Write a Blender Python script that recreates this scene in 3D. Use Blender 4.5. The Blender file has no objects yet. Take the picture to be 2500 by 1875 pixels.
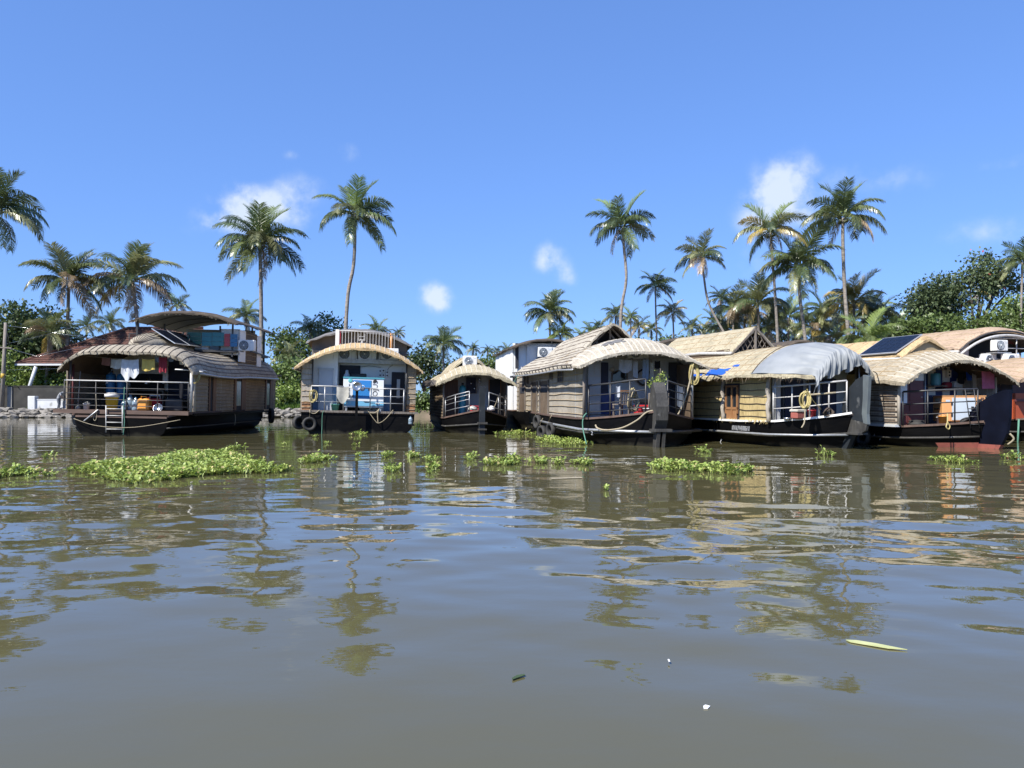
import bpy, bmesh, math, random
import numpy as np
from mathutils import Vector, Matrix, noise as mnoise

SC = bpy.context.scene
COL = SC.collection
random.seed(7)
FPX, HOR, CAMH = 1880.0, 976.0, 1.4      # focal length and horizon row (2500 px wide frame), eye height in metres

# ------------------------------------------------------------------ camera
cam_d = bpy.data.cameras.new('camera')
cam_d.sensor_width = 36.0
cam_d.lens = 36.0 * FPX / 2500.0
cam_d.shift_y = (HOR - 937.5) / 2500.0
cam_d.clip_end = 6000
cam = bpy.data.objects.new('camera', cam_d)
COL.objects.link(cam)
cam.location = (0, 0, CAMH)
cam.rotation_euler = (math.pi / 2, 0, 0)
SC.camera = cam

# ------------------------------------------------------------------ sky and sun
SUN_EL, SUN_AZ = math.radians(48), math.radians(-138)   # azimuth from +Y towards +X: behind the camera, to the left
sd = Vector((math.sin(SUN_AZ) * math.cos(SUN_EL), math.cos(SUN_AZ) * math.cos(SUN_EL), math.sin(SUN_EL)))
world = bpy.data.worlds.new('World')
SC.world = world
world.use_nodes = True
wn, wl = world.node_tree.nodes, world.node_tree.links
wn.clear()
w_out = wn.new('ShaderNodeOutputWorld')
w_bg = wn.new('ShaderNodeBackground')
w_bg.inputs['Strength'].default_value = 0.081
sky = wn.new('ShaderNodeTexSky')
sky.sky_type = 'NISHITA'
sky.sun_disc = False
sky.sun_elevation = SUN_EL
sky.sun_rotation = SUN_AZ
sky.altitude = 0
sky.air_density = 1.0
sky.dust_density = 0.25
sky.ozone_density = 3.0
gm = wn.new('ShaderNodeGamma')
gm.inputs['Gamma'].default_value = 0.55           # the phone's tone curve flattens the fall-off towards the horizon
wl.new(sky.outputs[0], gm.inputs['Color'])
hs = wn.new('ShaderNodeVectorMath'); hs.operation = 'MULTIPLY'
hs.inputs[1].default_value = (1.09, 1.71, 3.05)
wl.new(gm.outputs[0], hs.inputs[0])
# small fair-weather clouds, each a noisy puff round its own direction in the sky
tc = wn.new('ShaderNodeTexCoord')
cn = wn.new('ShaderNodeTexNoise')
cn.inputs['Scale'].default_value = 24
cn.inputs['Detail'].default_value = 7
cn.inputs['Roughness'].default_value = 0.58
wl.new(tc.outputs['Generated'], cn.inputs['Vector'])
cn2 = wn.new('ShaderNodeTexNoise')
cn2.inputs['Scale'].default_value = 9
cn2.inputs['Detail'].default_value = 4
wl.new(tc.outputs['Generated'], cn2.inputs['Vector'])
# the warped direction gives the puffs their ragged outline
wv = wn.new('ShaderNodeVectorMath'); wv.operation = 'SUBTRACT'
wl.new(cn2.outputs['Color'], wv.inputs[0]); wv.inputs[1].default_value = (0.5, 0.5, 0.5)
ws = wn.new('ShaderNodeVectorMath'); ws.operation = 'SCALE'
wl.new(wv.outputs[0], ws.inputs[0]); ws.inputs['Scale'].default_value = 0.05
wa = wn.new('ShaderNodeVectorMath'); wa.operation = 'ADD'
wl.new(tc.outputs['Generated'], wa.inputs[0]); wl.new(ws.outputs[0], wa.inputs[1])

def sky_dir(px, py):
    return Vector(((px - 1250) / FPX, 1.0, (HOR - py) / FPX)).normalized()

def wmath(op, a, b=None):
    n = wn.new('ShaderNodeMath'); n.operation = op
    for i, q in enumerate((a, b)):
        if q is None: continue
        if isinstance(q, (int, float)): n.inputs[i].default_value = q
        else: wl.new(q, n.inputs[i])
    return n.outputs[0]

puffs = [(1915, 470, 62, 60, .85), (1880, 520, 70, 40, .35), (2150, 440, 110, 50, .28), (1070, 727, 42, 30, 1.0),
         (1352, 628, 40, 34, .62), (1402, 675, 26, 24, .5), (555, 540, 80, 40, .55), (625, 500, 70, 40, .75),
         (740, 470, 60, 40, .32), (850, 360, 30, 22, .3), (705, 375, 24, 16, .3), (2420, 570, 100, 40, .3),
         (2450, 395, 50, 20, .25), (720, 545, 40, 30, .3), (1830, 640, 60, 45, .25)]
acc = None
for px, py, rx, ry, k in puffs:
    d = sky_dir(px, py)
    sx, sy = rx / FPX, ry / FPX
    right = Vector((d.y, -d.x, 0)).normalized(); up = right.cross(d)
    q = []
    for ax, s in ((right, sx), (up, sy)):
        dt = wn.new('ShaderNodeVectorMath'); dt.operation = 'DOT_PRODUCT'
        wl.new(wa.outputs[0], dt.inputs[0]); dt.inputs[1].default_value = ax / s
        e = wmath('SUBTRACT', dt.outputs['Value'], d.dot(ax) / s)
        q.append(wmath('MULTIPLY', e, e))
    # the lookup needs the forward half only
    fw = wn.new('ShaderNodeVectorMath'); fw.operation = 'DOT_PRODUCT'
    wl.new(tc.outputs['Generated'], fw.inputs[0]); fw.inputs[1].default_value = d
    fm = wmath('GREATER_THAN', fw.outputs['Value'], 0.3)
    g = wmath('POWER', 2.718, wmath('MULTIPLY', wmath('ADD', q[0], q[1]), -0.9))
    g = wmath('MULTIPLY', wmath('MULTIPLY', g, k), fm)
    acc = g if acc is None else wmath('ADD', acc, g)
nz = wn.new('ShaderNodeMapRange')
nz.inputs['From Min'].default_value = 0.3; nz.inputs['From Max'].default_value = 0.72
wl.new(cn.outputs['Fac'], nz.inputs['Value'])
raw = wmath('MULTIPLY', acc, wmath('ADD', wmath('MULTIPLY', nz.outputs[0], 1.05), 0.12))
cr = wn.new('ShaderNodeMapRange'); cr.interpolation_type = 'SMOOTHSTEP'
cr.inputs['From Min'].default_value = 0.06; cr.inputs['From Max'].default_value = 0.62; cr.inputs['To Max'].default_value = 0.82
wl.new(raw, cr.inputs['Value'])
cm = cr.outputs[0]
mixc = wn.new('ShaderNodeMix'); mixc.data_type = 'RGBA'
wl.new(cm, mixc.inputs['Factor'])
wl.new(hs.outputs[0], mixc.inputs[6])
mixc.inputs[7].default_value = (6.2, 6.9, 7.6, 1)
wl.new(mixc.outputs[2], w_bg.inputs['Color'])
wl.new(w_bg.outputs[0], w_out.inputs['Surface'])

sun_d = bpy.data.lights.new('sun', 'SUN')
sun_d.energy = 5.0
sun_d.angle = math.radians(0.53)
sun_d.color = (1.0, 0.955, 0.88)
sun = bpy.data.objects.new('sun', sun_d)
COL.objects.link(sun)
sun.rotation_euler = (-sd).to_track_quat('-Z', 'Y').to_euler()

vs = SC.view_settings
SC.display_settings.display_device = 'sRGB'
vs.view_transform = 'Standard'
vs.look = 'None'
vs.gamma = 1.0
vs.exposure = 0.74
vs.use_curve_mapping = False
SC.cycles.use_denoising = True
SC.cycles.max_bounces = 6
SC.cycles.transparent_max_bounces = 6
SC.cycles.caustics_reflective = False
SC.cycles.caustics_refractive = False

# ------------------------------------------------------------------ helpers
def P(px, py, D):
    """a point of the place seen at photo pixel (px, py), D metres out"""
    return Vector(((px - 1250) / FPX * D, D, CAMH + (HOR - py) / FPX * D))

def link(o):
    COL.objects.link(o); return o

def tag(o, label, cat, group=None):
    o['label'] = label; o['category'] = cat
    if group: o['group'] = group
    return o

def empty(name, label, cat, loc=(0, 0, 0), group=None, M=None):
    o = bpy.data.objects.new(name, None)
    o.empty_display_size = 0.2
    link(o)
    if M is not None: o.matrix_world = M
    else: o.location = loc
    if label: tag(o, label, cat, group)
    return o

class MB:
    def __init__(s):
        s.v = []; s.f = []; s.m = []; s.s = []
    def add(s, vs, fs, mi=0, smooth=False):
        n = len(s.v)
        s.v += [tuple(v) for v in vs]
        for f in fs:
            s.f.append(tuple(i + n for i in f)); s.m.append(mi); s.s.append(smooth)
        return s
    def box(s, x0, x1, y0, y1, z0, z1, mi=0):
        return s.add([(x0, y0, z0), (x1, y0, z0), (x1, y1, z0), (x0, y1, z0), (x0, y0, z1), (x1, y0, z1), (x1, y1, z1), (x0, y1, z1)],
                     [(0, 3, 2, 1), (4, 5, 6, 7), (0, 1, 5, 4), (1, 2, 6, 5), (2, 3, 7, 6), (3, 0, 4, 7)], mi)
    def cbox(s, c, sz, mi=0):
        return s.box(c[0] - sz[0] / 2, c[0] + sz[0] / 2, c[1] - sz[1] / 2, c[1] + sz[1] / 2, c[2] - sz[2] / 2, c[2] + sz[2] / 2, mi)
    def rbox(s, x0, x1, y0, y1, z0, z1, b=0.02, mi=0):
        """box with chamfered vertical edges and rims"""
        b = min(b, (x1 - x0) / 3, (y1 - y0) / 3, (z1 - z0) / 3)
        rings = []
        for z, k in ((z0, b), (z0 + b, 0), (z1 - b, 0), (z1, b)):
            X0, X1, Y0, Y1 = x0 + k, x1 - k, y0 + k, y1 - k
            rings.append([(X0 + b, Y0, z), (X1 - b, Y0, z), (X1, Y0 + b, z), (X1, Y1 - b, z), (X1 - b, Y1, z), (X0 + b, Y1, z), (X0, Y1 - b, z), (X0, Y0 + b, z)])
        vs = [p for r in rings for p in r]
        fs = [tuple(range(7, -1, -1)), tuple(range(24, 32))]
        for r in range(3):
            for i in range(8):
                j = (i + 1) % 8
                fs.append((r * 8 + i, r * 8 + j, r * 8 + 8 + j, r * 8 + 8 + i))
        return s.add(vs, fs, mi)
    def beam(s, p0, p1, w, h=None, mi=0, up=(0, 0, 1)):
        h = h or w
        p0, p1 = Vector(p0), Vector(p1)
        t = (p1 - p0).normalized(); u = Vector(up)
        if abs(t.dot(u)) > 0.98: u = Vector((0, 1, 0))
        a = t.cross(u).normalized(); b = a.cross(t).normalized()
        vs = []
        for p in (p0, p1):
            for i, j in ((-1, -1), (1, -1), (1, 1), (-1, 1)):
                vs.append(p + a * (i * w / 2) + b * (j * h / 2))
        return s.add(vs, [(0, 1, 2, 3), (7, 6, 5, 4), (0, 4, 5, 1), (1, 5, 6, 2), (2, 6, 7, 3), (3, 7, 4, 0)], mi)
    def tube(s, path, r, n=6, mi=0, smooth=True, closed=False):
        path = [Vector(p) for p in path]; m = len(path)
        rs = r if isinstance(r, (list, tuple)) else [r] * m
        vs, fs = [], []
        ref = Vector((0.13, 0.21, 0.97))
        for i, p in enumerate(path):
            if closed: t = path[(i + 1) % m] - path[i - 1]
            else: t = path[min(i + 1, m - 1)] - path[max(i - 1, 0)]
            t.normalize()
            if abs(t.dot(ref)) > 0.97: ref = Vector((0.9, 0.3, 0.1)).normalized()
            a = t.cross(ref).normalized(); b = t.cross(a)
            for k in range(n):
                q = 2 * math.pi * k / n
                vs.append(p + a * (math.cos(q) * rs[i]) + b * (math.sin(q) * rs[i]))
        for i in range(m if closed else m - 1):
            i2 = (i + 1) % m
            for k in range(n):
                k2 = (k + 1) % n
                fs.append((i * n + k, i * n + k2, i2 * n + k2, i2 * n + k))
        if not closed:
            fs.append(tuple(range(n - 1, -1, -1))); fs.append(tuple(range((m - 1) * n, m * n)))
        return s.add(vs, fs, mi, smooth)
    def lathe(s, prof, n=16, c=(0, 0, 0), mi=0, axis='z', smooth=True):
        vs, fs = [], []
        for r, z in prof:
            for k in range(n):
                q = 2 * math.pi * k / n
                x, y = r * math.cos(q), r * math.sin(q)
                p = (x, y, z) if axis == 'z' else ((x, -z, y) if axis == 'y' else (z, x, y))
                vs.append((p[0] + c[0], p[1] + c[1], p[2] + c[2]))
        m = len(prof)
        for i in range(m - 1):
            for k in range(n):
                k2 = (k + 1) % n
                fs.append((i * n + k, i * n + k2, (i + 1) * n + k2, (i + 1) * n + k))
        if prof[0][0] > 1e-5: fs.append(tuple(range(n - 1, -1, -1)))
        if prof[-1][0] > 1e-5: fs.append(tuple(range((m - 1) * n, m * n)))
        return s.add(vs, fs, mi, smooth)
    def grid(s, pts, mi=0, smooth=True):
        """pts: rows of points"""
        r, c = len(pts), len(pts[0])
        vs = [p for row in pts for p in row]
        fs = [(i * c + j, i * c + j + 1, (i + 1) * c + j + 1, (i + 1) * c + j) for i in range(r - 1) for j in range(c - 1)]
        return s.add(vs, fs, mi, smooth)
    def slab(s, top, bot, mi=0, smooth=True):
        """closed shell from two grids of equal size"""
        s.grid(top, mi, smooth)
        s.grid([list(reversed(r)) for r in bot], mi, smooth)
        R, C = len(top), len(top[0])
        loop = [(0, j) for j in range(C)] + [(i, C - 1) for i in range(1, R)] + [(R - 1, j) for j in range(C - 2, -1, -1)] + [(i, 0) for i in range(R - 2, 0, -1)]
        vs = [top[i][j] for i, j in loop] + [bot[i][j] for i, j in loop]
        n = len(loop)
        s.add(vs, [(k, k + n, (k + 1) % n + n, (k + 1) % n) for k in range(n)], mi, False)
        return s
    def prism(s, poly, d, mi=0):
        """poly: 3-D loop, d: extrusion vector"""
        n = len(poly); d = Vector(d)
        vs = [Vector(p) for p in poly] + [Vector(p) + d for p in poly]
        return s.add(vs, [tuple(range(n - 1, -1, -1)), tuple(range(n, 2 * n))] + [(i, (i + 1) % n, (i + 1) % n + n, i + n) for i in range(n)], mi)
    def mesh(s, name, mats):
        me = bpy.data.meshes.new(name)
        me.from_pydata([tuple(v) for v in s.v], [], s.f)
        for m in (mats if isinstance(mats, (list, tuple)) else [mats]): me.materials.append(m)
        me.polygons.foreach_set('material_index', s.m)
        me.polygons.foreach_set('use_smooth', s.s)
        me.update()
        return me
    def build(s, name, mats, parent=None, M=None, kind=None):
        bm = bmesh.new(); me = s.mesh(name, mats); bm.from_mesh(me)
        bmesh.ops.recalc_face_normals(bm, faces=bm.faces); bm.to_mesh(me); bm.free()
        return obj(name, me, parent, M, kind)

def obj(name, me, parent=None, M=None, kind=None):
    o = link(bpy.data.objects.new(name, me))
    if parent is not None: o.parent = parent
    if M is not None:
        if parent is None: o.matrix_world = M
        else: o.matrix_local = M
    if kind: o['kind'] = kind
    return o

def TR(x=0, y=0, z=0, rz=0, rx=0, ry=0, s=1):
    return Matrix.Translation((x, y, z)) @ Matrix.Rotation(rz, 4, 'Z') @ Matrix.Rotation(ry, 4, 'Y') @ Matrix.Rotation(rx, 4, 'X') @ Matrix.Scale(s, 4)

def text_mesh(txt, size, mat, depth=0.002):
    cu = bpy.data.curves.new('lettering', 'FONT')
    cu.body = txt; cu.size = size; cu.extrude = depth; cu.align_x = 'CENTER'; cu.align_y = 'CENTER'
    o = link(bpy.data.objects.new('lettering', cu))
    bpy.context.view_layer.update()
    me = bpy.data.meshes.new_from_object(o.evaluated_get(bpy.context.evaluated_depsgraph_get()))
    bpy.data.objects.remove(o)
    me.materials.clear(); me.materials.append(mat)
    return me

# ------------------------------------------------------------------ materials
MATS = {}
def mat(name, c1, c2=None, rough=0.7, scale=6.0, stretch=(1, 1, 1), bump=0.0, metal=0.0, spec=0.5, detail=5, contrast=(0.35, 0.65),
        fine=None, coord='Object', rnd=0.0, trans=0.0, dirt=None, scum=None):
    """noise-mottled surface; fine=(scale, stretch, amount) adds strands; dirt=(colour, scale, threshold) adds stains"""
    m = bpy.data.materials.new(name); m.use_nodes = True
    nt = m.node_tree; N, L = nt.nodes, nt.links
    b = N['Principled BSDF']
    b.inputs['Roughness'].default_value = rough
    b.inputs['Metallic'].default_value = metal
    b.inputs['Specular IOR Level'].default_value = spec
    t = N.new('ShaderNodeTexCoord')
    def noise(sc, st, det):
        mp = N.new('ShaderNodeMapping'); mp.inputs['Scale'].default_value = st
        L.new(t.outputs[coord], mp.inputs['Vector'])
        n = N.new('ShaderNodeTexNoise'); n.inputs['Scale'].default_value = sc; n.inputs['Detail'].default_value = det
        L.new(mp.outputs[0], n.inputs['Vector']); return n.outputs['Fac']
    c2 = c2 or tuple(x * 0.75 for x in c1)
    n1 = noise(scale, stretch, detail)
    mr = N.new('ShaderNodeMapRange'); mr.inputs['From Min'].default_value = contrast[0]; mr.inputs['From Max'].default_value = contrast[1]
    L.new(n1, mr.inputs['Value'])
    mx = N.new('ShaderNodeMix'); mx.data_type = 'RGBA'
    mx.inputs[6].default_value = (*c1, 1); mx.inputs[7].default_value = (*c2, 1)
    L.new(mr.outputs[0], mx.inputs['Factor'])
    out = mx.outputs[2]; h = n1
    if fine:
        n2 = noise(fine[0], fine[1], 3)
        m2 = N.new('ShaderNodeMapRange'); m2.inputs['From Min'].default_value = 0.3; m2.inputs['From Max'].default_value = 0.7
        m2.inputs['To Min'].default_value = 1 - fine[2]; m2.inputs['To Max'].default_value = 1 + fine[2] * 0.6
        L.new(n2, m2.inputs['Value'])
        vm = N.new('ShaderNodeVectorMath'); vm.operation = 'SCALE'
        L.new(out, vm.inputs[0]); L.new(m2.outputs[0], vm.inputs['Scale'])
        out = vm.outputs[0]; h = n2
    if dirt:
        n3 = noise(dirt[1], dirt[3] if len(dirt) > 3 else (1, 1, 1), 6)
        m3 = N.new('ShaderNodeMapRange'); m3.inputs['From Min'].default_value = dirt[2]; m3.inputs['From Max'].default_value = dirt[2] + 0.13
        L.new(n3, m3.inputs['Value'])
        mx3 = N.new('ShaderNodeMix'); mx3.data_type = 'RGBA'; mx3.inputs[7].default_value = (*dirt[0], 1)
        L.new(m3.outputs[0], mx3.inputs['Factor']); L.new(out, mx3.inputs[6]); out = mx3.outputs[2]
    if scum:                                   # ragged tide mark of silt and weed just above the waterline
        sx = N.new('ShaderNodeSeparateXYZ'); L.new(t.outputs[coord], sx.inputs[0])
        n5 = noise(2.4, (1, 1, .4), 6)
        a5 = N.new('ShaderNodeMath'); a5.operation = 'MULTIPLY_ADD'; a5.inputs[1].default_value = .42; a5.inputs[2].default_value = -.10
        L.new(n5, a5.inputs[0])
        d5 = N.new('ShaderNodeMath'); d5.operation = 'SUBTRACT'; L.new(a5.outputs[0], d5.inputs[0]); L.new(sx.outputs['Z'], d5.inputs[1])
        m5 = N.new('ShaderNodeMapRange'); m5.inputs['From Min'].default_value = -.02; m5.inputs['From Max'].default_value = .09; m5.inputs['To Max'].default_value = .8
        L.new(d5.outputs[0], m5.inputs['Value'])
        mx5 = N.new('ShaderNodeMix'); mx5.data_type = 'RGBA'; mx5.inputs[7].default_value = (*scum, 1)
        L.new(m5.outputs[0], mx5.inputs['Factor']); L.new(out, mx5.inputs[6]); out = mx5.outputs[2]
    if rnd:
        oi = N.new('ShaderNodeObjectInfo')
        m4 = N.new('ShaderNodeMapRange'); m4.inputs['To Min'].default_value = 1 - rnd; m4.inputs['To Max'].default_value = 1 + rnd
        L.new(oi.outputs['Random'], m4.inputs['Value'])
        v4 = N.new('ShaderNodeVectorMath'); v4.operation = 'SCALE'
        L.new(out, v4.inputs[0]); L.new(m4.outputs[0], v4.inputs['Scale']); out = v4.outputs[0]
    L.new(out, b.inputs['Base Color'])
    if bump:
        bp = N.new('ShaderNodeBump'); bp.inputs['Strength'].default_value = min(1, bump); bp.inputs['Distance'].default_value = 0.03
        L.new(h, bp.inputs['Height']); L.new(bp.outputs[0], b.inputs['Normal'])
    if trans:
        tb = N.new('ShaderNodeBsdfTranslucent'); L.new(out, tb.inputs['Color'])
        ms = N.new('ShaderNodeMixShader'); ms.inputs[0].default_value = trans
        L.new(b.outputs[0], ms.inputs[1]); L.new(tb.outputs[0], ms.inputs[2])
        L.new(ms.outputs[0], N['Material Output'].inputs['Surface'])
    MATS[name] = m
    return m

def glass_mat(name, col, rough=0.05):
    m = bpy.data.materials.new(name); m.use_nodes = True
    b = m.node_tree.nodes['Principled BSDF']
    b.inputs['Base Color'].default_value = (*col, 1); b.inputs['Roughness'].default_value = rough
    b.inputs['Specular IOR Level'].default_value = 0.7
    MATS[name] = m; return m

M_ = MATS
for nm, a, b_ in (('thatch_grey', (.40, .355, .275), (.30, .26, .20)), ('thatch_tan', (.41, .36, .27), (.32, .275, .20)),
                  ('thatch_yellow', (.45, .395, .275), (.36, .315, .215)), ('thatch_straw', (.54, .39, .215), (.46, .33, .18)), ('thatch_pale', (.46, .415, .335), (.36, .32, .25)),
                  ('thatch_pink', (.45, .33, .23), (.38, .275, .19))):
    mat(nm, a, b_, rough=.85, scale=1.6, bump=.55, spec=.2, fine=(9, (9, .9, 1.5), .38), dirt=((a[0] * .35, a[1] * .34, a[2] * .34), 1.9, .60, (1, 2.2, 1)))
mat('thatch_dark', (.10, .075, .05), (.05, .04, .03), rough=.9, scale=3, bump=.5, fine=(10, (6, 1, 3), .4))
for nm, a, b_ in (('mat_grey', (.34, .285, .215), (.24, .20, .15)), ('mat_tan', (.42, .375, .30), (.32, .28, .22)), ('mat_yellow', (.57, .445, .215), (.46, .355, .165)),
                  ('mat_pale', (.47, .42, .35), (.33, .29, .24)), ('mat_brown', (.17, .125, .085), (.11, .08, .055))):
    mat(nm, a, b_, rough=.8, scale=1.2, bump=.45, spec=.25, fine=(7, (14, 14, .55), .42), dirt=((a[0] * .3, a[1] * .28, a[2] * .25), 2.6, .64))
mat('hull_black', (.0022, .0023, .0032), (.0055, .0052, .0052), rough=.55, spec=.1, scale=2.2, bump=.12, stretch=(1, .5, 2), fine=(5, (1, .25, 9), .3), dirt=((.022, .021, .019), 3.2, .70, (1, .35, 2.5)), scum=(.034, .032, .024))
mat('hull_navy', (.006, .008, .018), (.004, .005, .011), rough=.5, spec=.12, scale=2.2, bump=.1, dirt=((.02, .02, .024), 3.5, .70, (1, .4, 2.2)))
mat('stem_grey', (.060, .057, .050), (.036, .034, .031), rough=.7, scale=3, bump=.4, fine=(6, (6, 6, .6), .35), dirt=((.16, .155, .145), 4, .62))
mat('stem_blue_grey', (.026, .031, .036), (.018, .022, .027), rough=.5, spec=.3, scale=3, dirt=((.11, .115, .115), 3.4, .63), bump=.15)
mat('hull_red', (.33, .10, .075), (.25, .075, .06), rough=.6, scale=3, dirt=((.10, .05, .04), 4, .6))
mat('hull_orange', (.42, .085, .03), (.36, .07, .025), rough=.5, scale=2, dirt=((.15, .05, .03), 3, .64))
mat('wood_deck', (.13, .082, .062), (.085, .055, .042), rough=.75, scale=4, stretch=(.4, 3, 1), bump=.3)
mat('wood_brown', (.17, .085, .05), (.11, .058, .035), rough=.55, scale=4, stretch=(4, 4, .6), bump=.15)
mat('wood_orange', (.33, .17, .075), (.25, .12, .05), rough=.6, scale=4, stretch=(4, 4, .6))
mat('wood_grey', (.20, .175, .15), (.12, .10, .085), rough=.85, scale=4, stretch=(4, 4, .6), bump=.3)
mat('maroon', (.13, .035, .032), (.10, .028, .027), rough=.5, scale=2)
mat('white_paint', (.80, .80, .78), (.74, .74, .71), rough=.55, scale=1.5, dirt=((.42, .40, .36), 2.6, .66, (2, 2, .5)))
mat('cream_paint', (.76, .74, .68), (.70, .68, .61), rough=.6, scale=1.5, dirt=((.36, .33, .28), 2.4, .64, (2, 2, .5)))
mat('pink_paint', (.60, .47, .41), (.54, .42, .37), rough=.6, scale=1.5)
mat('grey_paint', (.46, .49, .51), (.40, .43, .45), rough=.6, scale=1.5, dirt=((.16, .16, .16), 2.4, .64, (2, 2, .5)))
mat('light_grey', (.52, .54, .55), (.45, .47, .48), rough=.5, scale=2)
mat('door_grey', (.46, .49, .53), (.38, .41, .45), rough=.5, scale=1.4)
mat('blue_dado', (.12, .22, .36), (.10, .18, .30), rough=.55, scale=2)
mat('deep_blue', (.03, .06, .20), (.025, .05, .16), rough=.5, scale=2)
mat('interior_dark', (.030, .032, .040), (.020, .021, .027), rough=.8, scale=2)  # near-black stand-in for the shade inside openings, hoods and cabins
mat('interior_blue', (.022, .028, .060), (.018, .022, .045), rough=.7, scale=2)  # dark blue; in doorways it also carries the interior's shade
mat('ac_white', (.70, .70, .68), (.64, .64, .62), rough=.4, scale=4, dirt=((.45, .43, .39), 5, .66, (2, 2, .6)))
mat('ac_dark', (.03, .032, .036), (.02, .022, .025), rough=.5, scale=4)
mat('pipe_grey', (.42, .43, .43), (.33, .33, .33), rough=.4, metal=.5, scale=9)
mat('pipe_white', (.50, .49, .47), (.38, .37, .35), rough=.45, scale=9)
mat('pipe_dark', (.035, .037, .042), (.05, .048, .046), rough=.45, metal=.2, scale=9)
mat('rubber', (.022, .022, .022), (.04, .038, .035), rough=.8, scale=8)
mat('rope_tan', (.36, .31, .21), (.26, .22, .15), rough=.9, scale=40)
mat('rope_yellow', (.50, .42, .18), (.38, .31, .13), rough=.9, scale=40)
mat('rope_green', (.10, .25, .18), (.08, .20, .14), rough=.8, scale=40)
mat('twine_dark', (.09, .07, .055), (.06, .045, .035), rough=.9, scale=30)
mat('batten_white', (.56, .52, .44), (.44, .40, .32), rough=.75, scale=8)
mat('batten_brown', (.13, .095, .065), (.09, .065, .045), rough=.8, scale=8)
mat('batten_tan', (.40, .31, .19), (.30, .23, .14), rough=.8, scale=8)
mat('blue_plastic', (.02, .15, .33), (.018, .13, .29), rough=.4, scale=3)
mat('teal_plastic', (.05, .32, .42), (.045, .28, .37), rough=.4, scale=3)
mat('yellow_plastic', (.72, .53, .06), (.66, .48, .05), rough=.4, scale=3)
mat('orange_plastic', (.75, .33, .06), (.66, .28, .05), rough=.4, scale=3, dirt=((.5, .2, .05), 5, .62))
mat('white_plastic', (.75, .75, .74), (.68, .68, .67), rough=.4, scale=3)
mat('red_plastic', (.50, .03, .035), (.43, .025, .03), rough=.4, scale=3)
mat('green_plastic', (.10, .36, .27), (.09, .31, .24), rough=.4, scale=3)
mat('clear_plastic', (.16, .22, .27), (.24, .30, .34), rough=.15, scale=7, spec=.8)
mat('black_plastic', (.018, .018, .02), (.03, .03, .032), rough=.45, scale=4)
mat('steel', (.55, .55, .54), (.45, .45, .45), rough=.25, metal=.9, scale=6)
mat('gen_white', (.74, .76, .78), (.68, .70, .72), rough=.4, scale=2, dirt=((.5, .5, .48), 3, .66))
mat('gen_blue', (.035, .22, .56), (.03, .19, .50), rough=.4, scale=2)
mat('gen_sky', (.16, .42, .62), (.14, .38, .57), rough=.45, scale=2, dirt=((.4, .5, .55), 5, .64))
mat('gen_teal', (.08, .30, .38), (.07, .27, .34), rough=.45, scale=2)
mat('gen_orange', (.66, .34, .14), (.60, .30, .12), rough=.5, scale=2, dirt=((.40, .16, .06), 3.5, .64, (2, 2, .4)))
mat('gen_grey', (.48, .54, .60), (.43, .48, .54), rough=.5, scale=2)
mat('gen_edge', (.13, .15, .15), (.10, .115, .12), rough=.45, scale=3)
mat('ink', (.02, .02, .024), (.02, .02, .024), rough=.6)
mat('ink_teal', (.12, .45, .45), (.12, .45, .45), rough=.6)
mat('hull_lettering', (.45, .46, .48), (.30, .31, .33), rough=.6, scale=12)
for nm, c in (('cloth_white', (.66, .68, .72)), ('cloth_cream', (.56, .54, .47)), ('cloth_yellow', (.72, .54, .15)), ('cloth_brown', (.20, .085, .055)),
              ('cloth_red', (.30, .045, .06)), ('cloth_grey', (.26, .30, .36)), ('cloth_black', (.022, .022, .026)), ('cloth_pink', (.52, .16, .27)), ('cloth_blue', (.30, .38, .50)),
              ('cloth_pattern', (.50, .53, .58))):
    mat(nm, c, tuple(x * .8 for x in c), rough=.9, scale=7, spec=.1, trans=.12)
m = mat('tarp_grey', (.25, .265, .275), (.21, .225, .235), rough=.55, scale=2.5, spec=.35, bump=.2)
mat('tarp_blue', (.02, .10, .45), (.018, .085, .38), rough=.45, scale=3)
mat('tarp_dim', (.17, .16, .15), (.13, .125, .12), rough=.7, scale=2, bump=.3, dirt=((.08, .075, .07), 2.5, .6))
mat('tarp_tan', (.34, .27, .16), (.28, .22, .13), rough=.7, scale=2, bump=.2)
mat('canopy_grey', (.20, .205, .21), (.17, .175, .18), rough=.7, scale=1.5)
mat('panel_teal', (.03, .17, .21), (.028, .15, .19), rough=.5, scale=2)
mat('panel_green', (.03, .12, .085), (.028, .10, .075), rough=.5, scale=2)
mat('panel_red', (.36, .05, .07), (.32, .045, .06), rough=.5, scale=2)
mat('panel_blue', (.04, .17, .34), (.035, .15, .30), rough=.5, scale=2)
mat('solar', (.006, .008, .015), (.008, .011, .020), rough=.3, scale=3, spec=.14)
mat('alu', (.55, .56, .57), (.5, .5, .51), rough=.4, metal=.6, scale=5)
mat('roof_tile', (.135, .058, .042), (.085, .042, .034), rough=.85, scale=3, bump=.3, dirt=((.05, .045, .035), 2, .58))
mat('plaster_dark', (.030, .029, .026), (.06, .057, .05), rough=.9, scale=1.2, bump=.3, contrast=(.4, .75))
mat('plaster_white', (.62, .63, .64), (.52, .53, .54), rough=.85, scale=1.2, dirt=((.25, .25, .23), 1.8, .62, (1, 1, .6)))
mat('concrete', (.30, .29, .27), (.22, .215, .20), rough=.9, scale=4, bump=.2)
mat('pole_wood', (.24, .21, .18), (.17, .15, .13), rough=.9, scale=5, stretch=(3, 3, .5), bump=.3)
mat('rock', (.26, .24, .21), (.13, .12, .105), rough=.9, scale=3.5, bump=.6, rnd=.35, contrast=(.3, .7))
mat('soil', (.16, .12, .08), (.10, .085, .05), rough=.95, scale=.8, bump=.4)
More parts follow.
